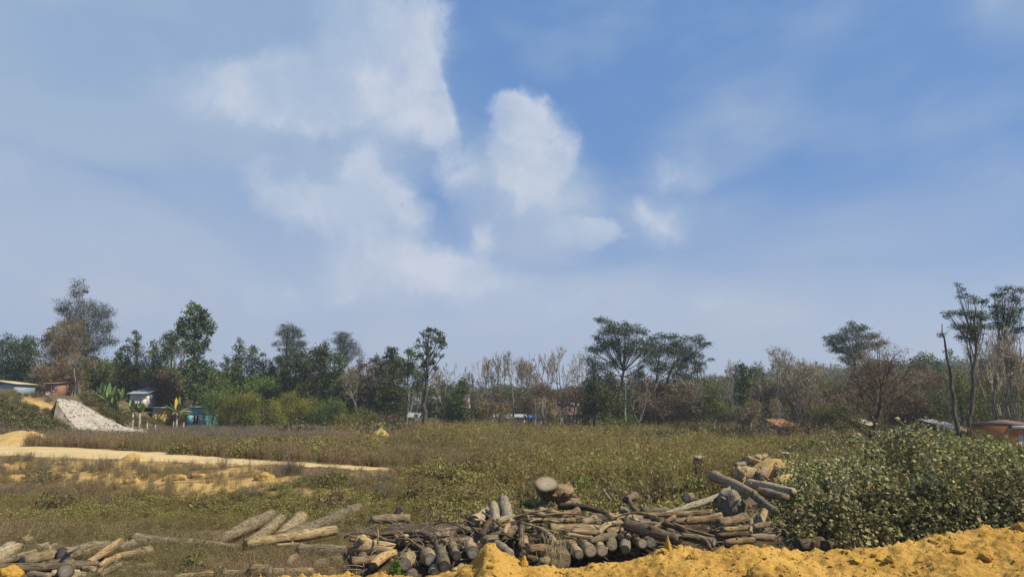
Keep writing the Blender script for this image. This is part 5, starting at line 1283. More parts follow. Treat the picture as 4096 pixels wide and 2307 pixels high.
bare(290, 90, 1400, 60, 'white stemmed bare tree above the top of the stone bank', 3, 'trunk_pale', leafy=1.0)
tree(385, 98, [(400, 1470, 55, 45), (350, 1500, 50, 60), (410, 1530, 40, 70), (370, 1570, 60, 50), (330, 1450, 40, 60)], 'rounded olive tree right of the eucalyptus trunk', 'leaf_olive', 'trunk_grey', dens=1.0)
tree(280, 90, [(330, 1470, 20, 30, .6), (345, 1520, 24, 30, .5)], 'slim pale trunk curving right beside the stone bank', 'leaf_olive', 'trunk_pale', .07, lean=(295, 1560), trunk_top=(345, 1500))
for (u, bl, lb) in ((487, [(483, 1405, 14, 22), (485, 1440, 24, 30), (478, 1490, 30, 40), (490, 1540, 36, 40)], 'dark pointed tree, left of the trio beside the white house'),
                (515, [(512, 1410, 9, 20), (514, 1450, 16, 30), (518, 1510, 24, 45)], 'dark pointed tree, middle and thinnest of the trio beside the white house'),
                (545, [(545, 1326, 9, 14), (555, 1356, 10, 10), (520, 1364, 12, 7), (540, 1372, 14, 18), (547, 1410, 20, 25), (550, 1450, 28, 30), (548, 1500, 36, 40), (560, 1540, 36, 26)], 'dark pointed tree, tallest of the trio, with a narrow broken tip'),
                (612, [(613, 1374, 7, 12), (612, 1400, 18, 22), (615, 1440, 26, 30), (608, 1490, 32, 40), (618, 1545, 36, 40)], 'dark spire shaped tree between the trio and the big leafy giant'),
                (676, [(688, 1345, 22, 26), (670, 1370, 26, 30), (690, 1400, 30, 30), (668, 1430, 26, 40), (676, 1490, 30, 40)], 'dark tree with bare grey limbs just left of the big leafy giant')):
    tree(u, 95, bl, lb, 'leaf_dark', dens=1.25)
bare(700, 96, 1340, 35, 'leafless grey tree entwined behind the big leafy giant', 4, leafy=.5)
tree(788, 90, [(776, 1232, 20, 22), (768, 1262, 26, 24), (800, 1262, 26, 24), (740, 1288, 34, 24), (812, 1245, 12, 20), (818, 1290, 32, 30), (722, 1300, 20, 20), (775, 1300, 40, 30), (838, 1330, 24, 24), (715, 1330, 20, 14), (750, 1335, 30, 20), (800, 1345, 30, 24), (828, 1370, 16, 22), (765, 1375, 30, 30), (790, 1420, 36, 40), (775, 1470, 40, 40), (800, 1500, 36, 50), (780, 1560, 38, 45), (805, 1590, 30, 40)],
     'giant leafy tree with big rosettes of leaves, tallest of the left centre', 'leaf_dark', 'trunk_grey', .22, size=(.18, .36), dens=1.15, clump=.22)
tree(645, 93, [(640, 1540, 60, 45), (690, 1560, 60, 50), (660, 1600, 70, 40), (720, 1600, 50, 40)], 'dark brownish thicket above the yellow wall', 'leaf_brown', dens=1.0)
for (u, bl, lb) in ((905, [(906, 1440, 9, 14), (904, 1465, 18, 22), (902, 1505, 28, 36), (905, 1560, 34, 40)], 'leftmost slender dark tree of the row behind the bamboo'),
                (958, [(960, 1372, 10, 12), (958, 1395, 22, 22), (962, 1430, 32, 30), (952, 1475, 34, 36), (965, 1530, 34, 40)], 'tallest slender dark tree of the row behind the bamboo'),
                (1012, [(1010, 1393, 12, 12), (1012, 1420, 24, 24), (1010, 1460, 28, 32), (1015, 1515, 28, 40)], 'second slender dark tree of the row behind the bamboo'),
                (1055, [(1052, 1422, 10, 14), (1053, 1455, 20, 26), (1058, 1505, 28, 36)], 'third slender dark tree of the row behind the bamboo'),
                (1086, [(1086, 1445, 8, 12), (1086, 1475, 14, 22), (1090, 1520, 20, 30)], 'shortest slender dark tree right of the row behind the bamboo')):
    tree(u, 98, bl, lb, 'leaf_dark', 'trunk_grey', .1, dens=1.1)
tree(870, 93, [(875, 1530, 40, 35), (860, 1570, 36, 40), (905, 1590, 50, 50)], 'mid green rounded tree right of the leafy giant', 'leaf_green', dens=1.1)
tree(1020, 94, [(1000, 1560, 50, 40), (1060, 1545, 50, 40), (1110, 1580, 50, 50), (1040, 1600, 60, 45), (1150, 1620, 40, 60)], 'broad olive green tree above the yellow bamboo', 'leaf_green', dens=1.2)
def pine(u, d, bl, lb, tt=None): return tree(u, d, bl, lb, 'leaf_cool', 'trunk_dark', .15, size=(.10, .22), aspect=.16, dens=1.9, clump=.2, flat=.9, trunk_top=tt, twigs=1.0)
pine(1155, 96, [(1150, 1318, 34, 16), (1185, 1322, 26, 14), (1130, 1338, 28, 16), (1170, 1345, 34, 14), (1205, 1340, 18, 12), (1105, 1374, 16, 8), (1145, 1368, 26, 12), (1195, 1372, 28, 12), (1125, 1398, 14, 8), (1210, 1378, 20, 12), (1165, 1400, 30, 14), (1115, 1440, 20, 22), (1150, 1430, 30, 20)], 'pine tree with a rounded open crown, left one of the two pines')
pine(1362, 96, [(1360, 1338, 24, 14), (1385, 1340, 20, 12), (1345, 1362, 26, 14), (1380, 1368, 32, 16), (1405, 1372, 22, 14), (1400, 1395, 36, 14), (1360, 1400, 24, 14), (1430, 1415, 26, 14), (1385, 1430, 30, 14), (1440, 1440, 14, 16), (1350, 1440, 22, 22)], 'pine tree with long right hand boughs, right one of the two pines')
tree(1180, 92, [(1195, 1410, 30, 20), (1175, 1450, 50, 40), (1215, 1450, 34, 40), (1190, 1510, 62, 50), (1160, 1560, 50, 50), (1210, 1590, 50, 60)], 'dark broad tree below the left pine', 'leaf_dark', dens=1.2)
tree(1288, 93, [(1302, 1368, 8, 12), (1285, 1388, 20, 20), (1265, 1410, 22, 24), (1305, 1400, 18, 22), (1285, 1440, 44, 36), (1270, 1490, 36, 44), (1300, 1520, 34, 40), (1290, 1570, 30, 30)], 'dark tree with a knobbly top between the two pines', 'leaf_dark', dens=1.2)
tree(1352, 93, [(1340, 1440, 30, 26), (1360, 1480, 44, 36), (1340, 1530, 40, 40), (1380, 1550, 40, 40)], 'dark tree directly under the right pine', 'leaf_dark', dens=1.1)
bare(1440, 90, 1450, 60, 'leafless leaning tree between the right pine and the black green twin', 5, 'trunk_grey', leafy=2.0, lean=-.1, tr=.15)
bare(1505, 95, 1410, 45, 'pale leafless tree top sticking up left of the black green twin', 6, 'trunk_grey', 'twig_pale')
tree(1480, 92, [(1470, 1480, 40, 30, .6), (1440, 1520, 40, 40, .6), (1480, 1560, 40, 60, .6)], 'brown thin foliaged tree behind the leaning leafless one', 'leaf_brown', dens=.8)
tree(1400, 94, [(1395, 1560, 44, 50), (1380, 1620, 44, 50), (1430, 1640, 30, 40)], 'shadowy brown tree behind the arching bamboo', 'leaf_brown', dens=.9)
tree(1560, 91, [(1568, 1396, 14, 14), (1562, 1422, 26, 22), (1580, 1450, 36, 30), (1555, 1460, 30, 26), (1520, 1480, 16, 30), (1575, 1500, 46, 36), (1550, 1540, 52, 40), (1590, 1570, 44, 40), (1540, 1600, 44, 50), (1580, 1630, 30, 36)], 'black green tree, denser left one of the close pair by the tall bare trunk', 'leaf_dark', dens=1.35, size=(.14, .3))
tree(1622, 92, [(1636, 1412, 16, 12), (1628, 1440, 26, 24), (1655, 1440, 20, 24), (1640, 1480, 38, 26), (1670, 1500, 26, 22), (1615, 1500, 26, 26), (1660, 1540, 24, 16)], 'black green tree, open stemmed right one of the close pair by the tall bare trunk', 'leaf_dark', 'trunk_dark', .13, dens=1.2, size=(.14, .3))
tree(1695, 78, [(1718, 1318, 14, 12), (1735, 1325, 14, 12), (1700, 1330, 10, 12), (1690, 1345, 14, 9), (1760, 1335, 18, 12), (1775, 1350, 14, 12), (1725, 1350, 22, 12), (1745, 1365, 20, 10), (1675, 1358, 9, 8), (1670, 1388, 12, 9), (1765, 1375, 18, 9), (1780, 1385, 9, 12), (1700, 1375, 12, 12), (1715, 1400, 18, 18), (1690, 1420, 14, 10), (1765, 1425, 10, 10), (1740, 1415, 14, 9), (1735, 1450, 12, 12), (1705, 1440, 20, 20), (1750, 1470, 10, 14), (1690, 1460, 18, 14)],
     'very tall thin tree with a straight bare dark trunk and sparse open crown', 'leaf_dark', 'trunk_dark', .22, dens=1.25, size=(.12, .24), clump=.16, lean=(1704, 1540), trunk_top=(1716, 1335))
bare(1785, 88, 1448, 45, 'slender leafless tree right of the very tall thin tree', 7, 'trunk_pale', 'twig_pale', tr=.08)
bare(1650, 87, 1560, 30, 'white barked thin leaning tree in front of the tin roof', 8, 'trunk_pale', 'twig_pale', tr=.06, lean=.1)
tree(1765, 90, [(1770, 1510, 30, 30, .5), (1750, 1560, 34, 40, .6), (1790, 1600, 26, 40, .5)], 'sparse olive young tree right of the tall dark trunk', 'leaf_olive', 'trunk_grey', .07, dens=.8)
tree(1838, 88, [(1850, 1522, 20, 16), (1860, 1545, 18, 18), (1838, 1560, 26, 26), (1825, 1610, 46, 40), (1850, 1650, 50, 40), (1815, 1690, 56, 36), (1800, 1650, 30, 40)], 'bushy dark green tree left of the small pink house', 'leaf_dark', dens=1.2)
bare(1900, 92, 1462, 42, 'single leafless tree right of the pink house', 9, 'trunk_grey', 'twig', tr=.11, leafy=.6)
bare(1985, 93, 1400, 50, 'leafless greyish tree, left in the big bare group', 10, 'trunk_grey', 'twig', leafy=1.0)
bare(2050, 90, 1400, 72, 'brownish twiggy tree with a bent trunk in the big bare group', 11, 'trunk_grey', 'twig', .15, leafy=2.2, leaf='leaf_dry', lean=.1)
bare(2130, 94, 1415, 48, 'rounded leafless tree in the middle of the big bare group', 12, 'trunk_grey', 'twig', leafy=.8)
for i_, (u, v, w, lb) in enumerate(((2180, 1410, 34, 'first tall leafless tree of the row left of the umbrella crowned giant'), (2225, 1385, 34, 'second tall leafless tree of the row left of the umbrella crowned giant'), (2245, 1372, 34, 'tallest leafless tree of the row left of the umbrella crowned giant'), (2290, 1400, 36, 'fourth leafless tree of the row left of the umbrella crowned giant'), (2330, 1405, 34, 'last leafless tree of the row, touching the umbrella crowned giant'))):
    bare(u + 10, 93 + i_ % 3, v, w + 20, lb, 13 + i_, 'trunk_grey', 'twig_pale' if i_ % 2 else 'twig', .12, leafy=.15, spread=.78, up=.07)
tree(2180, 91, [(2165, 1560, 44, 34, .8), (2200, 1600, 60, 40, .8), (2150, 1620, 40, 30, .7)], 'dusty brown low tree under the leafless row', 'leaf_brown', 'trunk_dark', .12, dens=.8, size=(.1, .2))
tree(2290, 91, [(2280, 1580, 60, 36, .8), (2330, 1590, 50, 40, .8), (2260, 1620, 50, 30, .7)], 'darker brown low tree under the right of the leafless row', 'leaf_brown', 'trunk_dark', .12, dens=.8, size=(.1, .2))
tree(2065, 92, [(2060, 1580, 40, 30, .7), (2090, 1620, 40, 34, .7), (2010, 1560, 30, 40, .5)], 'yellowish green small tree before the orange house', 'leaf_olive', 'trunk_grey', .09, dens=.8, size=(.1, .2))
bare(2405, 85, 1560, 55, 'low crooked leafless tree before the umbrella crowned giant', 19, 'trunk_grey', 'twig', .1, leafy=.5)
for (u, v, lb) in ((2130, 1640, 'thin pale sapling trunk before the grey walled house'), (2240, 1650, 'thin sapling left of the low crooked leafless tree'), (2190, 1640, 'thin dark sapling trunk under the leafless row'), (1630, 1590, 'thin sapling by the red brick wall')):
    bare(u, 80, v - 60, 26, lb, u, 'trunk_pale', 'twig_pale', .05, leafy=1.0, lv=4)
# umbrella crowned giants
U = dict(leaf='leaf_cool', trunk='trunk_dark', size=(.10, .22), dens=1.25, flat=.8, clump=.26, aspect=.4, twigs=.9)
tree(2478, 80, [(2398, 1280, 22, 7), (2425, 1292, 26, 10), (2455, 1300, 26, 9), (2500, 1292, 20, 6), (2470, 1315, 36, 12), (2520, 1310, 30, 9), (2430, 1330, 36, 14), (2500, 1335, 44, 14), (2555, 1330, 30, 9), (2580, 1325, 20, 7), (2395, 1355, 26, 11), (2450, 1360, 44, 16), (2530, 1362, 44, 15), (2590, 1365, 36, 12), (2370, 1395, 30, 12), (2420, 1400, 44, 18), (2500, 1400, 44, 18), (2570, 1400, 44, 15), (2610, 1410, 36, 16), (2360, 1440, 26, 13), (2400, 1450, 36, 18), (2600, 1440, 30, 12), (2380, 1490, 30, 13), (2450, 1440, 36, 14)],
     'largest umbrella crowned tree with many upswept dark limbs', lean=(2482, 1580), trunk_top=(2500, 1400), tr=.24, **U)
tree(2625, 84, [(2610, 1350, 24, 8), (2650, 1348, 30, 10), (2690, 1350, 24, 9), (2640, 1375, 40, 13), (2700, 1378, 36, 12), (2620, 1410, 36, 15), (2680, 1420, 44, 18), (2640, 1460, 44, 22), (2700, 1470, 36, 26)], 'slender umbrella crowned tree, middle one of the three', lean=(2620, 1560), trunk_top=(2650, 1390), tr=.14, **U)
tree(2690, 86, [(2750, 1352, 26, 9), (2790, 1355, 26, 10), (2740, 1378, 36, 13), (2800, 1380, 30, 11), (2830, 1372, 14, 6), (2720, 1410, 40, 16), (2775, 1412, 40, 14), (2740, 1450, 44, 20), (2790, 1455, 24, 12, .7), (2720, 1500, 44, 26), (2760, 1530, 44, 30), (2840, 1432, 14, 6, .8)], 'dense umbrella crowned tree, right one of the three', lean=(2660, 1560), trunk_top=(2740, 1400), tr=.17, **U)
tree(2380, 84, [(2365, 1520, 30, 24), (2370, 1560, 36, 34), (2400, 1600, 40, 44), (2360, 1630, 30, 40)], 'black green shrubby tree at the left foot of the largest umbrella tree', 'leaf_dark', dens=1.4)
tree(2440, 80, [(2430, 1540, 34, 24, .6), (2460, 1580, 30, 30, .6), (2440, 1640, 40, 50, .7), (2500, 1630, 34, 44, .6)], 'olive undergrowth tree beside the pale forked trunk', 'leaf_olive', 'trunk_grey', .1, dens=1.0)
tree(2600, 88, [(2580, 1540, 60, 40, .7), (2640, 1560, 60, 50, .8), (2690, 1610, 60, 60, .9), (2590, 1640, 70, 60, .9), (2720, 1650, 50, 50)], 'shadowy dark tree mass under the three umbrella trees', 'leaf_brown', 'trunk_dark', dens=1.0)
bare(2570, 79, 1500, 75, 'low dead branching tree right of the pale forked trunk', 20, 'trunk_grey', 'twig', .1, leafy=.8)
tree(2500, 78, [(2510, 1505, 14, 8), (2490, 1560, 10, 8), (2540, 1560, 16, 8)], 'pale thin trunk with few leaf tufts in front of the largest umbrella tree', 'leaf_olive', 'trunk_pale', .09, trunk_top=(2505, 1520))
bare(2800, 80, 1500, 85, 'yellowish half bare bushy tree below the right umbrella crown', 21, 'trunk_grey', 'twig_pale', .1, leafy=3.5, leaf='leaf_olive', up=.1)
bare(2880, 84, 1490, 75, 'brownish thin tree left of the ivy covered pillar', 22, 'trunk_grey', 'twig', .1, leafy=2.5, leaf='leaf_dry')
bare(2830, 96, 1400, 60, 'faint leafless tree reaching out right of the umbrella crowns', 23, 'trunk_grey', 'twig', .12, leafy=.4)
bare(2900, 98, 1430, 30, 'very thin upright leafless tree before the hazy trees', 24, 'trunk_grey', 'twig_pale', .08)
tree(2975, 72, [(2970, 1465, 10, 12), (2975, 1490, 18, 20), (2965, 1520, 16, 20), (2985, 1540, 20, 20), (2972, 1575, 20, 24), (2985, 1615, 22, 24), (2975, 1650, 22, 24), (2985, 1690, 22, 22), (3000, 1495, 8, 9)], 'ivy covered dead trunk standing like a green pillar', 'leaf_dark', dens=1.7, size=(.12, .24), clump=.12, limbs=False)
bare(3110, 74, 1382, 75, 'half bare tree with greenish tip leaves and a curved pale trunk', 25, 'trunk_grey', 'twig_pale', .13, leafy=3.2, leaf='leaf_olive', lean=-.12)
bare(3230, 76, 1430, 85, 'wide half bare tree with many thin pale stems', 26, 'trunk_pale', 'twig_pale', .09, leafy=2.6, leaf='leaf_dry', stems=4, spread=.45)
bare(3330, 78, 1440, 70, 'sparse dry tree left of the leaning twisted trunk', 27, 'trunk_grey', 'twig', .1, leafy=2.6, leaf='leaf_dry', stems=2)
tree(3405, 98, [(3405, 1296, 18, 7), (3420, 1310, 30, 10), (3385, 1328, 30, 10), (3440, 1318, 36, 10), (3340, 1340, 26, 9), (3310, 1345, 18, 8), (3370, 1355, 44, 12), (3450, 1345, 44, 13), (3490, 1345, 20, 10), (3330, 1372, 36, 12), (3400, 1385, 54, 15), (3470, 1378, 44, 14), (3350, 1400, 36, 10), (3420, 1415, 44, 14), (3520, 1365, 22, 9), (3390, 1440, 36, 14)],
     'far umbrella crowned tree rising behind the right thickets', lean=(3415, 1520), trunk_top=(3420, 1380), tr=.22, **U)
bare(3600, 84, 1318, 105, 'big purplish leafless tree with a round crown against the sky', 28, 'trunk_dark', 'twig', .15, leafy=2.0, leaf='leaf_brown')
bare(3520, 80, 1360, 60, 'purplish leafless tree right beside the far umbrella crown', 29, 'trunk_dark', 'twig', .12, leafy=1.4, leaf='leaf_brown')
tree(3425, 33, [(3440, 1430, 50, 24, .5), (3510, 1400, 60, 26, .5), (3580, 1420, 60, 26, .5), (3640, 1460, 60, 26, .5), (3400, 1500, 50, 24, .5), (3480, 1470, 60, 26, .5), (3560, 1490, 60, 30, .5), (3660, 1530, 50, 24, .4), (3370, 1580, 50, 24, .4), (3440, 1560, 50, 24, .5), (3520, 1560, 50, 30, .4), (3610, 1570, 50, 26, .4), (3470, 1640, 50, 24, .4), (3390, 1660, 50, 24, .4)],
     'dark twisted leaning tree with brown sparse foliage, nearest on the right', 'leaf_brown', 'bark_dark', .13, size=(.035, .075), dens=.42, clump=.14, lean=(3505, 1690), trunk_top=(3545, 1440), twigs=2.5)
bare(3700, 60, 1480, 110, 'tangled brown leafless tree in the right middle thicket', 30, 'trunk_dark', 'twig', .11, leafy=2.4, leaf='leaf_brown', stems=3)
bare(3480, 62, 1500, 110, 'dull brown thicket tree behind the leaning twisted trunk', 31, 'trunk_dark', 'twig', .09, leafy=2.8, leaf='leaf_dry', stems=3)
bare(3250, 60, 1560, 70, 'reddish brown dry shrub tree right of the salmon roof', 32, 'trunk_dark', 'twig', .07, leafy=3.0, leaf='leaf_brown', stems=3)
bare(3060, 66, 1590, 70, 'low dry bushy tree right of the ivy pillar', 33, 'trunk_grey', 'twig', .07, leafy=3, leaf='leaf_dry', stems=3)
bare(3620, 55, 1560, 90, 'low dense brown thicket right of the leaning trunk', 34, 'trunk_dark', 'twig_dark', .07, leafy=3.2, leaf='leaf_dry', stems=4)
bare(3330, 56, 1610, 80, 'low olive brown thicket behind the leafy bushes', 35, 'trunk_dark', 'twig_dark', .06, leafy=3.2, leaf='leaf_olive', stems=4)
# right edge group
R_ = dict(leaf='leaf_cool', trunk='trunk_dark', size=(.07, .17), dens=1.15, flat=.85, clump=.17, aspect=.35, droop=.5, twigs=1.0)
tree(3868, 46, [(3825, 1142, 14, 6, .8), (3845, 1160, 18, 8), (3870, 1180, 20, 12), (3835, 1190, 14, 6, .7), (3895, 1200, 30, 16), (3930, 1215, 26, 18), (3790, 1245, 16, 7), (3800, 1262, 16, 12), (3835, 1260, 30, 12), (3880, 1255, 36, 16), (3920, 1265, 36, 18), (3850, 1300, 40, 16), (3900, 1310, 44, 20), (3860, 1335, 36, 16), (3880, 1360, 30, 12, .7), (3940, 1310, 30, 16)],
     'tall ragged tree with drooping sprays, left one at the right edge', lean=(3890, 1560), trunk_top=(3905, 1230), tr=.15, **R_)
tree(3990, 48, [(4020, 1160, 30, 10), (4060, 1162, 26, 9), (3975, 1180, 20, 10), (4010, 1185, 36, 14), (4060, 1195, 36, 16), (4090, 1165, 20, 9), (3985, 1215, 30, 14), (4030, 1230, 44, 18), (4085, 1235, 26, 18), (3990, 1260, 36, 16), (4050, 1275, 40, 18), (4000, 1310, 40, 20), (4065, 1320, 36, 18), (4020, 1355, 36, 16, .8), (4090, 1310, 26, 14)],
     'tall ragged tree with several pale stems, right one at the right edge', lean=(3985, 1560), trunk_top=(4020, 1230), tr=.15, **R_)
bare(4005, 47, 1290, 85, 'many stemmed leafless tree mixed among the right edge trees', 36, 'trunk_grey', 'twig_pale', .1, leafy=.3, stems=4, spread=.4)
bare(4075, 44, 1330, 60, 'curved bare stems at the right edge of the picture', 37, 'trunk_grey', 'twig', .09, leafy=.6, stems=2)
tree(3838, 44, [(3768, 1338, 16, 10), (3790, 1405, 14, 8), (3800, 1420, 9, 9)], 'broken bare trunk with a leafy tuft near its snapped top', 'leaf_olive', 'trunk_dark', .12, dens=1.2, size=(.07, .15), lean=(3800, 1530), trunk_top=(3768, 1295), clump=.1, limbs=False)
tree(3840, 52, [(3830, 1500, 50, 40, .6), (3880, 1560, 60, 50, .8), (3830, 1610, 60, 50, .9), (3930, 1620, 60, 60, .9), (3990, 1590, 50, 50, .7), (4060, 1620, 50, 60, .9), (4060, 1540, 40, 50, .6)], 'green leafed undergrowth tree round the feet of the right edge trees', 'leaf_olive', 'trunk_dark', .1, dens=.8, size=(.08, .17))
tree(3760, 56, [(3740, 1590, 44, 40, .8), (3790, 1640, 50, 44), (3720, 1650, 44, 36)], 'dark green shrub tree left of the brick sheds', 'leaf_dark', 'trunk_dark', .09, dens=1.0, size=(.08, .18))
tree(3870, 24, [(3862, 1760, 8, 8, .5)], 'broken dark stake sticking out of the leafy bush', 'leaf_olive', 'bark_dark', .055, trunk_top=(3872, 1640), limbs=False)
for i_, (u, d, v, w, hgt, lf, lb) in enumerate(((860, 92, 1610, 60, 60, 'leaf_olive', 'olive thicket between the turquoise house and the bamboo'), (1250, 88, 1600, 56, 70, 'leaf_olive', 'olive thicket right of the bamboo under the knobbly tree'), (1460, 88, 1640, 60, 56, 'leaf_olive', 'olive thicket at the foot of the leaning leafless tree'),
        (1550, 88, 1670, 60, 40, 'leaf_brown', 'dark low thicket under the black green pair'), (1935, 88, 1600, 50, 70, 'leaf_dry', 'brown thicket right of the pink house'), (2010, 88, 1630, 44, 50, 'leaf_dry', 'brown thicket left of the white village house'), (2185, 88, 1610, 46, 70, 'leaf_dry', 'brown thicket right of the blue roofed hut'), (2120, 89, 1600, 34, 40, 'leaf_brown', 'small dark thicket above the blue roofed hut'),
        (2340, 86, 1600, 50, 80, 'leaf_dry', 'brown thicket left of the black green shrubby tree'), (2480, 76, 1680, 60, 34, 'leaf_green', 'bright green low shrubs at the foot of the pale forked trunk'), (2620, 82, 1590, 80, 80, 'leaf_brown', 'dark thicket below the slender umbrella tree'), (2760, 80, 1560, 90, 90, 'leaf_dry', 'tawny thicket below the right umbrella tree'),
        (2870, 78, 1550, 80, 100, 'leaf_olive', 'olive brown thicket left of the ivy pillar'), (3060, 78, 1540, 70, 100, 'leaf_dry', 'tawny thicket right of the ivy pillar'), (3170, 80, 1500, 80, 110, 'leaf_dry', 'greyish thicket around the pale stemmed tree'), (3290, 76, 1520, 80, 110, 'leaf_olive', 'olive thicket below the far umbrella crown'),
        (3400, 74, 1520, 90, 110, 'leaf_brown', 'brown thicket behind the leaning twisted trunk'), (3520, 78, 1450, 90, 130, 'leaf_brown', 'tall brown thicket between the purplish leafless trees'), (3640, 70, 1500, 90, 120, 'leaf_dry', 'tawny thicket right of the leaning twisted trunk'), (3740, 72, 1520, 70, 100, 'leaf_olive', 'olive thicket left of the broken bare trunk'),
        (3960, 66, 1480, 80, 130, 'leaf_dry', 'tawny thicket behind the right edge trees'), (4080, 62, 1500, 70, 120, 'leaf_olive', 'olive thicket behind the orange brick house'), (3160, 56, 1700, 60, 40, 'leaf_dry', 'low dry thicket half hiding the salmon roof'), (1700, 86, 1700, 50, 26, 'leaf_olive', 'low shrubs at the foot of the very tall thin tree'))):
    bl = [(u + RNG.uniform(-.6, .6) * w, v + hgt * q_, w * RNG.uniform(.45, .7), hgt * RNG.uniform(.28, .42), .62) for q_ in (.12, .3, .45, .6, .75, .9, 1.0)]
    tree(u, d, bl, lb, lf, 'trunk_grey', .08, size=(.09, .19), dens=.95, clump=.3, twigs=1.0)
for i_, (u, d, v, w, lf, lb) in enumerate(((850, 100, 1470, 40, 'leaf_dark', 'dark backing tree between the leafy giant and the slender row'), (1120, 100, 1440, 40, 'leaf_dark', 'dark backing tree between the slender row and the left pine'), (1235, 101, 1450, 36, 'leaf_cool', 'dark backing tree between the left pine and the knobbly dark tree'), (1440, 100, 1480, 40, 'leaf_dark', 'dark backing tree right of the right pine'),
        (1510, 99, 1450, 32, 'leaf_cool', 'dark backing tree left of the black green pair'), (1690, 102, 1500, 34, 'leaf_cool', 'dark backing tree behind the very tall thin tree'), (640, 101, 1440, 34, 'leaf_dark', 'dark backing tree left of the leafy giant'), (440, 103, 1470, 40, 'leaf_dark', 'dark backing tree right of the eucalyptus'), (1770, 100, 1540, 36, 'leaf_cool', 'dark backing tree left of the bushy one by the pink house'),
        (2440, 98, 1500, 50, 'leaf_dark', 'dark backing tree behind the largest umbrella tree'), (2560, 97, 1490, 50, 'leaf_cool', 'dark backing tree between the umbrella trees'), (2790, 95, 1480, 50, 'leaf_dark', 'dark backing tree below the right umbrella crown'), (3000, 96, 1500, 40, 'leaf_dark', 'dark backing tree right behind the ivy pillar'), (3700, 90, 1420, 60, 'leaf_dark', 'dark backing tree left of the broken bare trunk'), (3960, 88, 1430, 60, 'leaf_dark', 'dark backing tree behind the right edge pair'))):
    tree(u, d, [(u, v, w * .4, 26), (u - w * .4, v + 45, w * .8, 40), (u + w * .5, v + 60, w * .7, 40), (u, v + 110, w * 1.2, 50), (u + w * .3, v + 170, w * 1.3, 55)], lb, lf, 'trunk_dark', .13, dens=1.1)
bare(3160, 80, 1400, 60, 'tall thin bare tree between the half bare pair on the right', 41, 'trunk_grey', 'twig', .1, leafy=.6)
bare(3290, 82, 1430, 60, 'bare tree in front of the left side of the far umbrella crown', 42, 'trunk_grey', 'twig', .1, leafy=1.0, stems=2)
bare(2950, 84, 1470, 50, 'thin bare tree just behind the ivy pillar', 43, 'trunk_grey', 'twig', .09, leafy=.8)
bare(3690, 66, 1430, 80, 'tall brown bare tree left of the broken bare trunk', 44, 'trunk_dark', 'twig', .1, leafy=1.5, leaf='leaf_brown', stems=2)
bare(3790, 60, 1450, 70, 'many twigged tree behind the broken bare trunk', 45, 'trunk_dark', 'twig', .09, leafy=1.6, leaf='leaf_dry', stems=2)
bare(1950, 96, 1430, 50, 'bare grey tree at the left end of the big bare group', 46, 'trunk_grey', 'twig_pale', .1)
bare(2095, 96, 1420, 60, 'bare grey tree behind the bent brownish one', 47, 'trunk_grey', 'twig_pale', .1)
# dark trees in the middle distance, behind the first row
for i_, (u, d, v, w, lf, lb) in enumerate(((1230, 130, 1510, 50, 'leaf_cool', 'distant dark tree between the left pine and the knobbly one'), (1700, 150, 1570, 50, 'leaf_cool', 'distant tree behind the tin roofed house'), (1800, 170, 1530, 34, 'leaf_cool', 'hazy pale distant tree left of the pink house'), (1870, 160, 1560, 30, 'leaf_cool', 'hazy dark distant tree above the pink house'),
        (2090, 150, 1570, 60, 'leaf_brown', 'distant brown tree above the orange house'), (2240, 150, 1550, 60, 'leaf_cool', 'distant dark tree behind the leafless row'), (2160, 155, 1540, 50, 'leaf_cool', 'distant tree behind the middle of the bare group'), (2330, 150, 1540, 50, 'leaf_cool', 'distant tree behind the end of the leafless row'), (2520, 140, 1530, 90, 'leaf_cool', 'distant dark tree through the umbrella tree trunks'),
        (2660, 140, 1520, 80, 'leaf_cool', 'distant tree behind the slender umbrella tree'), (2830, 135, 1540, 80, 'leaf_cool', 'distant dark tree below the outreaching leafless one'), (2945, 150, 1458, 30, 'leaf_cool', 'blue green distant tree left of the ivy pillar'), (3020, 150, 1465, 44, 'leaf_cool', 'blue green distant tree right of the ivy pillar'), (3120, 140, 1530, 80, 'leaf_cool', 'distant dark tree behind the half bare one'),
        (3230, 130, 1560, 80, 'leaf_cool', 'distant tree behind the pale stemmed tree'), (3700, 120, 1440, 60, 'leaf_cool', 'darker distant tree behind the tangled thicket'), (3800, 130, 1450, 60, 'leaf_cool', 'distant tree behind the broken trunk'), (3540, 120, 1490, 90, 'leaf_brown', 'distant brown tree behind the purplish leafless ones'), (330, 120, 1580, 60, 'leaf_dark', 'distant dark tree behind the eucalyptus base'),
        (460, 125, 1590, 50, 'leaf_dark', 'distant dark tree behind the banana plants'), (740, 120, 1560, 60, 'leaf_dark', 'distant dark tree behind the leafy giant'), (590, 120, 1560, 50, 'leaf_dark', 'distant dark tree behind the spire shaped one'), (850, 122, 1560, 60, 'leaf_dark', 'distant dark tree right of the leafy giant'), (1480, 125, 1580, 60, 'leaf_dark', 'distant dark tree behind the leaning leafless one'), (1600, 128, 1600, 50, 'leaf_dark', 'distant dark tree behind the close black green pair'), (1980, 150, 1560, 60, 'leaf_brown', 'distant brown tree behind the left of the bare group'))):
    k_ = w / 50
    tree(u, d, [(u, v + 22 * k_, 24 * k_, 22 * k_), (u - 20 * k_, v + 50 * k_, 34 * k_, 30 * k_), (u + 22 * k_, v + 48 * k_, 32 * k_, 32 * k_), (u, v + 90 * k_, 52 * k_, 44 * k_)], lb, lf, 'trunk_dark', .2, size=(.22, .42), dens=1.0, clump=.4)
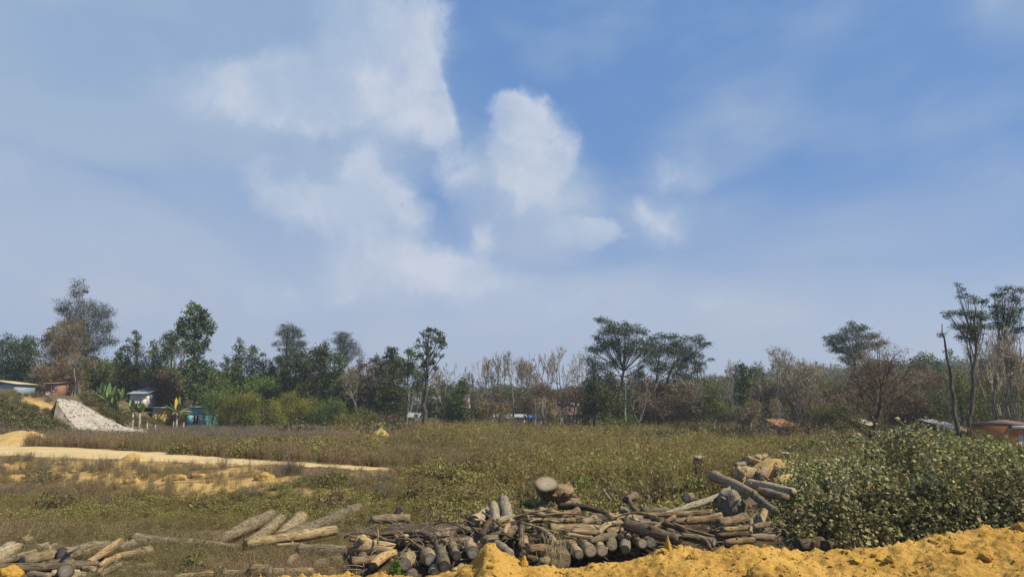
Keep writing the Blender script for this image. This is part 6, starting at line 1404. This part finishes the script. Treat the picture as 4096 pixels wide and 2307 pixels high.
# bamboo: arching plumes
def bamboo(u, d, plumes, label, leaf='leaf_yellow'):
    TREEN[0] += 1; x0 = (u - CU) / F * d / pix_dir(u, 1700).y; z0 = Hs(x0, d); o = empty('bamboo', (x0, d, z0)); tag(o, label, 'bamboo', 'bamboo clumps'); org = (x0, d, z0)
    wb, fb = MB(), MB()
    for (ub, vt, ux, vx) in plumes:        # culm from ground column ub to top (ux, vt), tip hanging at vx
        for rep in range(5):
            dd = d + RNG.uniform(-1.6, 1.6); a = np.array([(ub - CU) / F * dd + RNG.normal() * .3, dd, z0]); k_ = RNG.uniform(.82, 1.02)
            top = np.array(P(ub + (ux - ub) * .75 + RNG.normal() * 10, 1735 + (vt - 1735) * k_, dd)[:]); tip = np.array(P(ux + RNG.normal() * 12, vx + RNG.uniform(-10, 20), dd)[:])
            c1 = bez(a, np.array([a[0] * .8 + top[0] * .2, dd, top[2] * .9]), top, 8); c2 = bez(top, top + (tip - top) * .45 + np.array([0, 0, .5]), tip, 8); pts = np.concatenate([c1, c2[1:]])
            segs(wb, pts[:-1], pts[1:], .03, .02, 4, .5)
            n = 420; t = np.clip(RNG.beta(2.2, 1.0, n), .0, .999) * 14; i = t.astype(int); c = pts[i] + (pts[i + 1] - pts[i]) * (t - i)[:, None]
            c = c + RNG.normal(size=(n, 3)) * np.array([.34, .34, .26]) * (.5 + t / 14)[:, None]; c[:, 2] -= np.abs(RNG.normal(size=n)) * .18
            leaves(fb, c, RNG.uniform(.14, .30, n), direc=np.array([0, 0, -.7]), aspect=.22, tone=np.clip(RNG.normal(.5 + .12 * (rep - 2), .22, n), 0, 1))
    wb.build('culms', M['trunk_grey'], o, origin=org)['kind'] = 'stuff'; fb.build('foliage', M[leaf], o, origin=org)['kind'] = 'stuff'
bamboo(870, 86, [(870, 1555, 848, 1600), (880, 1570, 900, 1620), (860, 1600, 845, 1660)], 'darker green bamboo clump beside the turquoise house', 'leaf_green')
bamboo(945, 84, [(940, 1585, 915, 1625), (950, 1575, 985, 1610), (940, 1620, 900, 1670), (960, 1640, 1010, 1700)], 'left one of the yellow green bamboo clumps')
bamboo(1060, 83, [(1050, 1580, 1020, 1620), (1070, 1600, 1110, 1640), (1050, 1640, 1000, 1690), (1080, 1640, 1130, 1690), (1040, 1660, 970, 1700)], 'largest yellow bamboo clump drooping over a dark hollow')
bamboo(1185, 86, [(1180, 1565, 1150, 1600), (1190, 1590, 1220, 1640), (1180, 1620, 1150, 1670)], 'bamboo clump right of the largest yellow one')
bamboo(1325, 85, [(1310, 1615, 1285, 1650), (1335, 1600, 1360, 1640), (1320, 1650, 1290, 1690)], 'green bamboo clump under the knobbly dark tree', 'leaf_green')
bamboo(1410, 84, [(1400, 1668, 1440, 1700), (1400, 1655, 1370, 1700)], 'small yellow arching bamboo tuft on the right')
# banana plants
def banana(u, v, d, n, L, label, seed, old=0):
    rg = random.Random(seed); p = P(u, v, d); z0 = Hs(p.x, d); o = empty('banana_plant', (p.x, d, z0)); tag(o, label, 'banana plant', 'banana plants below the tree line')
    h = max(.6, p.z - z0); wb = MB(); tube(wb, [(0, 0, -.1), (.03, 0, h * .5), (0, 0, h)], [.13, .11, .07], 8, rough=.05); wb.build('stem', M['trunk_pale'], o, smooth=True)
    for i in range(n):
        th = i * 2.4 + rg.uniform(-.3, .3); el_ = rg.uniform(.35, 1.45); ll = L * rg.uniform(.75, 1.1); d0 = Vector((math.cos(th) * math.cos(el_), math.sin(th) * math.cos(el_), math.sin(el_)))
        a = Vector((0, 0, h * .96)); m_ = a + d0 * ll * .55; e = a + d0 * ll * (.95) + Vector((0, 0, -.45 * ll * math.cos(el_) - .05)); pts = bez(a, m_ + Vector((0, 0, .1)), e, 12)
        tg = unit(np.gradient(pts, axis=0)); sd_ = unit(np.cross(tg, np.array([0.02, .03, 1.0]))); nn = np.cross(sd_, tg); w = .24 * np.sin(np.clip((np.linspace(0, 1, 12) - .1) / .9, 0, 1) ** .7 * math.pi) + .012
        rag = np.array([rg.uniform(.75, 1.05) for _ in range(12)])
        l_, r_ = pts + sd_ * (w * rag)[:, None] - nn * w[:, None] * .35, pts - sd_ * (w * rag[::-1])[:, None] - nn * w[:, None] * .35
        v_ = np.concatenate([l_, pts, r_]); f = [(j, 12 + j, 13 + j, j + 1) for j in range(11)] + [(12 + j, 24 + j, 25 + j, 13 + j) for j in range(11)]
        lb = MB(); lb.add(v_, f4=f, tone=rg.uniform(.2, 1)); lo = lb.build('leaf', M['leaf_banana_old' if i < old else 'leaf_banana'], o, smooth=False)
        if i < old: lo['label'] = 'yellowed drooping leaf'
banana(436, 1612, 82, 12, 2.6, 'tall banana plant with an upright pale leaf right of the stone bank', 1)
banana(405, 1622, 83, 9, 2.0, 'banana plant at the left of the tall one', 2)
banana(478, 1608, 83, 10, 2.1, 'banana plant with wide leaves, right of the tall one', 3)
banana(458, 1640, 81, 9, 1.8, 'short banana plant in front of the tall one', 4)
banana(533, 1650, 79, 11, 2.0, 'young banana plant before the white house, left of two', 5)
banana(560, 1652, 79, 10, 1.7, 'young banana plant before the white house, right of two', 6)
banana(708, 1652, 79, 11, 2.2, 'banana plant with a yellow drooping leaf by the turquoise house', 7, 2)
# ------------------------------------------------------------------ houses
for nm, c in (('wall_white', (.52, .51, .47)), ('wall_turq', (.17, .52, .48)), ('wall_yellow', (.44, .31, .09)), ('wall_cream', (.40, .33, .20)), ('wall_pink', (.52, .30, .36)), ('wall_orange', (.58, .22, .08)), ('wall_brick', (.23, .125, .08)), ('wall_grey', (.30, .32, .33)), ('wall_tan', (.42, .30, .17)),
              ('tin_blue', (.26, .34, .40)), ('tin_pale', (.29, .32, .32)), ('roof_cream', (.48, .42, .26)), ('tin_rust', (.22, .12, .09)), ('tarp_blue', (.04, .13, .36)), ('glass_dark', (.03, .035, .04)), ('frame_white', (.62, .62, .60)), ('roof_salmon', (.27, .13, .085)), ('tile_dark', (.16, .11, .085)), ('red_cloth', (.55, .05, .04)), ('green_cloth', (.03, .32, .16))):
    M[nm] = plain(nm, c, .14, 1.2, .8)
M['brickmat'] = plain('small_brick', (.34, .15, .09), .3, 3)
def house(u0, v0, u1, v1, d, depth, wall, roof, label, kind='gable', win=(), name='house', roofh=.6, over=.25, ang=0.0, eave=None, corr=False):
    """walls between picture columns u0..u1, eaves at v0, foot at v1; window boxes as fractions of the front wall"""
    a = P(u0, v0, d); b = P(u1, v1, d); w = b.x - a.x; z0 = Hs((a.x + b.x) / 2, d); zt = a.z; h = zt - min(b.z, z0 if b.z - z0 < 2.5 else b.z); zb = zt - h
    o = empty(name, ((a.x + b.x) / 2, d, zb)); tag(o, label, 'house' if name == 'house' else name.replace('_', ' ')); hw = w / 2
    mb = MB()
    if corr:
        n = max(8, int(w / .12)); xs = np.linspace(-hw, hw, n * 2 + 1); yy = np.where(np.arange(len(xs)) % 2, -.035, 0)
        v = np.concatenate([np.stack([xs, yy, 0 * xs], -1), np.stack([xs, yy, 0 * xs + h], -1)]); k_ = len(xs); mb.add(v, f4=[(i, i + 1, k_ + i + 1, k_ + i) for i in range(k_ - 1)]); box(mb, (-hw, .03, 0), (hw, depth, h))
    else:
        # wall with real openings on the front
        ws = sorted(win); xs = sorted({0., 1.} | {q for t in ws for q in (t[0], t[2])}); zs = sorted({0., 1.} | {q for t in ws for q in (t[1], t[3])})
        for i in range(len(xs) - 1):
            for j in range(len(zs) - 1):
                cx_, cz_ = (xs[i] + xs[i + 1]) / 2, (zs[j] + zs[j + 1]) / 2
                if any(t[0] < cx_ < t[2] and t[1] < cz_ < t[3] for t in ws): continue
                X0, X1, Z0, Z1 = -hw + xs[i] * w, -hw + xs[i + 1] * w, zs[j] * h, zs[j + 1] * h
                box(mb, (X0, 0, Z0), (X1, .18, Z1))
        box(mb, (-hw, .182, 0), (-hw + .15, depth, h)); box(mb, (hw - .15, .182, 0), (hw, depth, h)); box(mb, (-hw + .152, depth - .15, 0), (hw - .152, depth, h))
    mb.build('wall', M[wall], o)
    for t in win:
        X0, X1, Z0, Z1 = -hw + t[0] * w, -hw + t[2] * w, t[1] * h, t[3] * h; door = t[1] < .05
        fb = MB(); e = .05
        box(fb, (X0, -.02, Z0), (X0 + e, .12, Z1)); box(fb, (X1 - e, -.02, Z0), (X1, .12, Z1)); box(fb, (X0 + e, -.02, Z1 - e), (X1 - e, .12, Z1)); box(fb, (X0 + e, -.02, Z0), (X1 - e, .12, Z0 + e))
        if not door: box(fb, ((X0 + X1) / 2 - .02, -.015, Z0 + e), ((X0 + X1) / 2 + .02, .1, Z1 - e))
        f_ = fb.build('door' if door else 'window', M['tile_dark' if door else 'frame_white'], o); gb = MB(); box(gb, (X0 + e, .125, Z0 + e), (X1 - e, .15, Z1 - e)); gb.build('panel' if door else 'pane', M['glass_dark'], f_)
    rb = MB(); ov = over
    if kind == 'flat': box(rb, (-hw - ov * .4, -ov, h + .003), (hw + ov * .4, depth + ov, h + .15))
    elif kind == 'mono':      # sheet roof falling toward us
        X0, X1 = -hw - ov, hw + ov; n = max(6, int((X1 - X0) / .15)); xs = np.linspace(X0, X1, n * 2 + 1); c = np.where(np.arange(len(xs)) % 2, .03, 0.0); k_ = len(xs)
        v = np.concatenate([np.stack([xs, 0 * xs - ov, h + .02 + c], -1), np.stack([xs, 0 * xs + depth + ov, h + roofh + c], -1), np.stack([xs, 0 * xs - ov, h - .03 + c], -1)])
        rb.add(v, f4=[(i, i + 1, k_ + i + 1, k_ + i) for i in range(k_ - 1)] + [(2 * k_ + i, 2 * k_ + i + 1, i + 1, i) for i in range(k_ - 1)])
    elif kind == 'side':      # falls left to right
        v = [(-hw - ov, -ov, h + roofh), (hw + ov, -ov, h), (hw + ov, depth + ov, h), (-hw - ov, depth + ov, h + roofh)]; v = v + [(x, y, z + .08) for x, y, z in v]
        rb.add(v, f4=[(0, 3, 2, 1), (4, 5, 6, 7), (0, 1, 5, 4), (1, 2, 6, 5), (2, 3, 7, 6), (3, 0, 4, 7)])
    elif kind == 'hip':
        m_ = min(hw, depth / 2) * .8; v = [(-hw - ov, -ov, h), (hw + ov, -ov, h), (hw + ov, depth + ov, h), (-hw - ov, depth + ov, h), (-hw + m_, depth / 2, h + roofh), (hw - m_, depth / 2, h + roofh)]
        rb.add(v, f3=[(1, 2, 5), (3, 0, 4)], f4=[(0, 1, 5, 4), (2, 3, 4, 5), (0, 3, 2, 1)])
    else:
        v = [(-hw - ov, -ov, h), (hw + ov, -ov, h), (hw + ov, depth + ov, h), (-hw - ov, depth + ov, h), (-hw - ov, depth / 2, h + roofh), (hw + ov, depth / 2, h + roofh)]
        rb.add(v, f3=[(0, 4, 3), (1, 2, 5)], f4=[(0, 1, 5, 4), (2, 3, 4, 5), (0, 3, 2, 1)])
    rf = rb.build('roof', M[roof], o)
    if eave: eb = MB(); box(eb, (-hw - ov, -ov - .04, h - .14), (hw + ov, -ov - .002, h + .03)); eb.build('eave', M[eave], o)
    if ang: o.rotation_euler = (0, 0, math.radians(ang))
    return o
W2 = ((.25, .45, .42, .8), (.6, .45, .78, .8))
house(-40, 1536, 54, 1585, 80, 3.5, 'tin_blue', 'roof_cream', 'blue grey corrugated tin shed with a cream roof at the left edge', 'side', name='tin_shed', roofh=.45, over=.25, corr=True)
house(182, 1534, 222, 1592, 88, 2.5, 'wall_brick', 'tin_rust', 'tiny brick house with a barred window half hidden by brown trees', 'mono', ((.55, .5, .9, .85), (.15, .05, .4, .42)), roofh=.3)
house(521, 1574, 582, 1625, 90, 4, 'wall_white', 'tin_pale', 'white house with a pale roof behind the banana plants', 'mono', ((.45, .62, .6, .98),), roofh=.9, over=.3)
house(752, 1630, 824, 1684, 88, 4, 'wall_turq', 'tin_pale', 'turquoise house beside the bamboo', 'flat', ((.28, .32, .62, .72), (.72, .3, .9, .7)), over=.3)
house(612, 1632, 660, 1690, 90, 3, 'wall_yellow', 'tin_pale', 'yellow walled hut behind the dark scrub', 'flat', ((.1, .6, .35, .95),), over=.2)
house(1653, 1616, 1742, 1668, 112, 6, 'wall_cream', 'tin_pale', 'cream house with a long pale sheet roof behind the tall dark trunk', 'mono', W2, roofh=1.2, over=.4)
house(1632, 1668, 1668, 1722, 98, 4, 'wall_brick', 'tin_pale', 'red brick hut with a grey tin roof left of the tall dark trunk', 'mono', ((.2, 0, .55, .7),), roofh=.9, over=.3)
house(1672, 1690, 1735, 1735, 96, 3, 'wall_orange', 'tin_rust', 'low orange earth wall house at the foot of the tall dark trunk', 'mono', ((.6, .3, .8, .8),), roofh=.3, over=.2)
house(1750, 1652, 1776, 1715, 104, 4, 'wall_yellow', 'tin_rust', 'narrow orange yellow hut between the saplings', 'mono', ((.3, .5, .6, .8),), roofh=.4)
house(1849, 1583, 1877, 1640, 150, 5, 'wall_pink', 'wall_pink', 'small pink house on the rise with one dark window', 'flat', ((.3, .62, .6, .92),), over=.1)
house(1842, 1610, 1852, 1640, 140, 4, 'wall_brick', 'tin_rust', 'sliver of a reddish house below the pink one', 'mono', ((.3, .5, .6, .8),))
house(2072, 1617, 2102, 1645, 130, 5, 'wall_orange', 'tin_pale', 'orange house with a pale slanted roof above the white ones', 'side', ((.3, .3, .6, .7),), roofh=.7, over=.4)
house(1984, 1684, 2026, 1722, 98, 4, 'wall_cream', 'tin_pale', 'cream walled hut with a wide grey tin roof', 'mono', ((.1, .2, .3, .9), (.6, .2, .85, .8)), roofh=.9, over=.5)
house(2040, 1668, 2100, 1712, 104, 5, 'wall_white', 'tin_pale', 'white house with a grey sheet roof in the village', 'mono', ((.15, .4, .3, .8), (.45, .4, .62, .8), (.75, .3, .9, .8)), roofh=.4, over=.3)
house(2118, 1672, 2168, 1718, 97, 4, 'wall_grey', 'tarp_blue', 'grey hut with a bright blue roof and a round topped opening', 'mono', ((.1, .3, .4, .85),), roofh=.35, over=.2)
house(2222, 1658, 2312, 1720, 102, 6, 'wall_tan', 'tin_rust', 'long tan house with a red brown roof behind the leafless row', 'mono', ((.1, .3, .2, .75), (.35, .3, .47, .75), (.6, .3, .72, .75), (.82, .3, .93, .75)), roofh=1.0, over=.4)
house(2200, 1616, 2225, 1650, 125, 4, 'wall_yellow', 'tin_pale', 'small yellow house high behind the leafless row', 'mono', ((.3, .4, .6, .8),), roofh=.3)
house(2295, 1622, 2330, 1660, 128, 4, 'wall_tan', 'tin_pale', 'tan house with a pale roof high beside the umbrella giant', 'mono', ((.3, .4, .6, .8),), roofh=.5)
house(3020, 1598, 3050, 1630, 120, 4, 'wall_white', 'tin_pale', 'pale house glimpsed right of the ivy pillar', 'mono', ((.3, .4, .6, .8),), roofh=.4)
house(3128, 1706, 3180, 1732, 62, 3, 'wall_brick', 'roof_salmon', 'low hut with a salmon red roof in the right scrub', 'mono', ((.4, .2, .6, .7),), roofh=.6, over=.3)
house(3480, 1700, 3520, 1732, 58, 3, 'wall_tan', 'roof_cream', 'tan shed roof glimpsed behind the leaning twisted trunk', 'mono', ((.4, .2, .6, .7),), roofh=.4)
house(3795, 1708, 3830, 1738, 52, 3, 'wall_brick', 'tin_pale', 'brick shed with scattered pale roofing left of the orange house', 'mono', ((.3, .2, .5, .7),), roofh=.5, over=.3)
house(3855, 1724, 3950, 1750, 50, 4, 'wall_brick', 'tin_rust', 'long low brick shed with a rusty roof behind the edge trees', 'mono', ((.2, .2, .3, .8), (.6, .2, .7, .8)), roofh=.35, over=.3)
house(4052, 1704, 4180, 1785, 40, 4, 'wall_orange', 'tile_dark', 'orange brick house with a white eave and dark hipped roof at the right edge', 'hip', ((.14, .32, .28, .78), (.6, .32, .76, .78)), roofh=.32, over=.2, eave='frame_white')
# washing and a tarp hanging in the village
def cloth(u0, v0, u1, v1, d, mat, label, cat):
    a, b = P(u0, v0, d), P(u1, v1, d); mb = MB(); n = 9; xs = np.linspace(a.x, b.x, n); yy = d + .05 * np.sin(np.arange(n) * 1.7)
    f = np.concatenate([np.stack([xs, yy, np.full(n, a.z)], -1), np.stack([xs, yy + .03, np.full(n, b.z)], -1), np.stack([xs, yy + .02, np.full(n, a.z)], -1), np.stack([xs, yy + .05, np.full(n, b.z)], -1)])
    q = [(i, i + 1, n + i + 1, n + i) for i in range(n - 1)] + [(2 * n + i, 3 * n + i, 3 * n + i + 1, 2 * n + i + 1) for i in range(n - 1)]
    mb.add(f, f4=q); o = mb.build('cloth', M[mat], origin=(a.x, d, b.z)); o.location = (a.x, d, b.z); return tag(o, label, cat)
cloth(1657, 1656, 1672, 1672, 96.5, 'tarp_blue', 'bright blue tarp hanging at the grey tin roof of the brick hut', 'tarp')
cloth(2076, 1680, 2085, 1692, 95, 'red_cloth', 'red cloth hanging before the white village house', 'cloth')
cloth(2097, 1662, 2105, 1677, 95, 'green_cloth', 'green cloth hanging on the white village house', 'cloth')
cloth(1636, 1700, 1647, 1718, 95, 'red_cloth', 'red sheet on the brick hut wall', 'cloth')
# fence stakes at the foot of the trees on the left
for i_, (u, v, d) in enumerate(((590, 1690, 74), (622, 1698, 74), (693, 1684, 76), (735, 1690, 76), (1040, 1715, 78), (3002, 1660, 70))):
    p = P(u, v, d); z0 = Hs(p.x, d); mb = MB(); hh = max(.9, p.z - z0); tube(mb, [(0, 0, -.1), (.02, 0, hh * .5), (RNG.normal() * .04, 0, hh)], [.06, .055, .045], 7, rough=.08, seed=i_)
    o = mb.build('fence_post', M['trunk_pale'], smooth=True); o.location = (p.x, d, z0)
    tag(o, ['grey wooden stake nearest the toe of the stone bank', 'second thin stake right of the stone bank', 'leaning stake under the banana plant with the yellow leaf', 'short stake below the turquoise house', 'stake in the dark hollow under the yellow bamboo', 'thin stake by the foot of the ivy pillar'][i_], 'post', 'stakes along the foot of the trees')
# ------------------------------------------------------------------ far wooded rise: reads as one mass
def crown_src():
    mb = MB(); n = 520
    for q in range(6):
        c = np.array([RNG.normal() * 1.3, RNG.normal() * 1.3, 3.2 + RNG.normal() * .9]); p = c + unit(RNG.normal(size=(n // 6, 3))) * (RNG.random((n // 6, 1)) ** .4) * np.array([1.5, 1.5, 1.1])
        leaves(mb, p, RNG.uniform(.35, .75, n // 6), aspect=.6, up=.6)
    c = np.array([0, 0, 1.6]); p = c + unit(RNG.normal(size=(160, 3))) * np.array([1.9, 1.9, 1.4]) * RNG.uniform(.5, 1, (160, 1)); leaves(mb, p, RNG.uniform(.4, .8, 160), aspect=.6)
    segs(mb, np.array([[0, 0, 0.]]), np.array([[0, 0, 3.2]]), .16, .08, 6, .1)
    return mb
c = subcol('wood'); KINDS['wood'] = c
for q in range(5): proto(c, crown_src(), M['leaf_far'] if 'leaf_far' in M else M['leaf_dark'], 'crown')
x = RNG.uniform(-1, 1, 5200); y = 125 + 330 * RNG.random(5200) ** 1.3; x = x * (y * .85 + 10)
s = RNG.uniform(.55, 1.15, 5200) * (1 + .5 * sstep(40, 130, x)) * (1 + .5 * sstep(200, 400, y)); ok = (n1(x, y, .02, 5) > .33) | (y > 250)
ok &= ~((y < 170) & (np.abs(x) < 26) & (x > -24))
KP = np.stack([x[ok], y[ok], H(x[ok], y[ok])], -1)
scatter('far_woodland', 'wood', KP, s[ok])
# ------------------------------------------------------------------ haze
mb = MB(); box(mb, (-1150, -45, -3.0), (1150, 1650, 60)); hz = mb.build('haze', None); hz['kind'] = 'stuff'
m, nt = newmat('haze'); pv_ = nt.nodes.new('ShaderNodeVolumePrincipled'); pv_.inputs['Color'].default_value = (.80, .86, .97, 1); pv_.inputs['Density'].default_value = .0006; pv_.inputs['Anisotropy'].default_value = .2
out = nt.nodes.new('ShaderNodeOutputMaterial'); nt.links.new(pv_.outputs[0], out.inputs['Volume']); hz.data.materials.append(m)
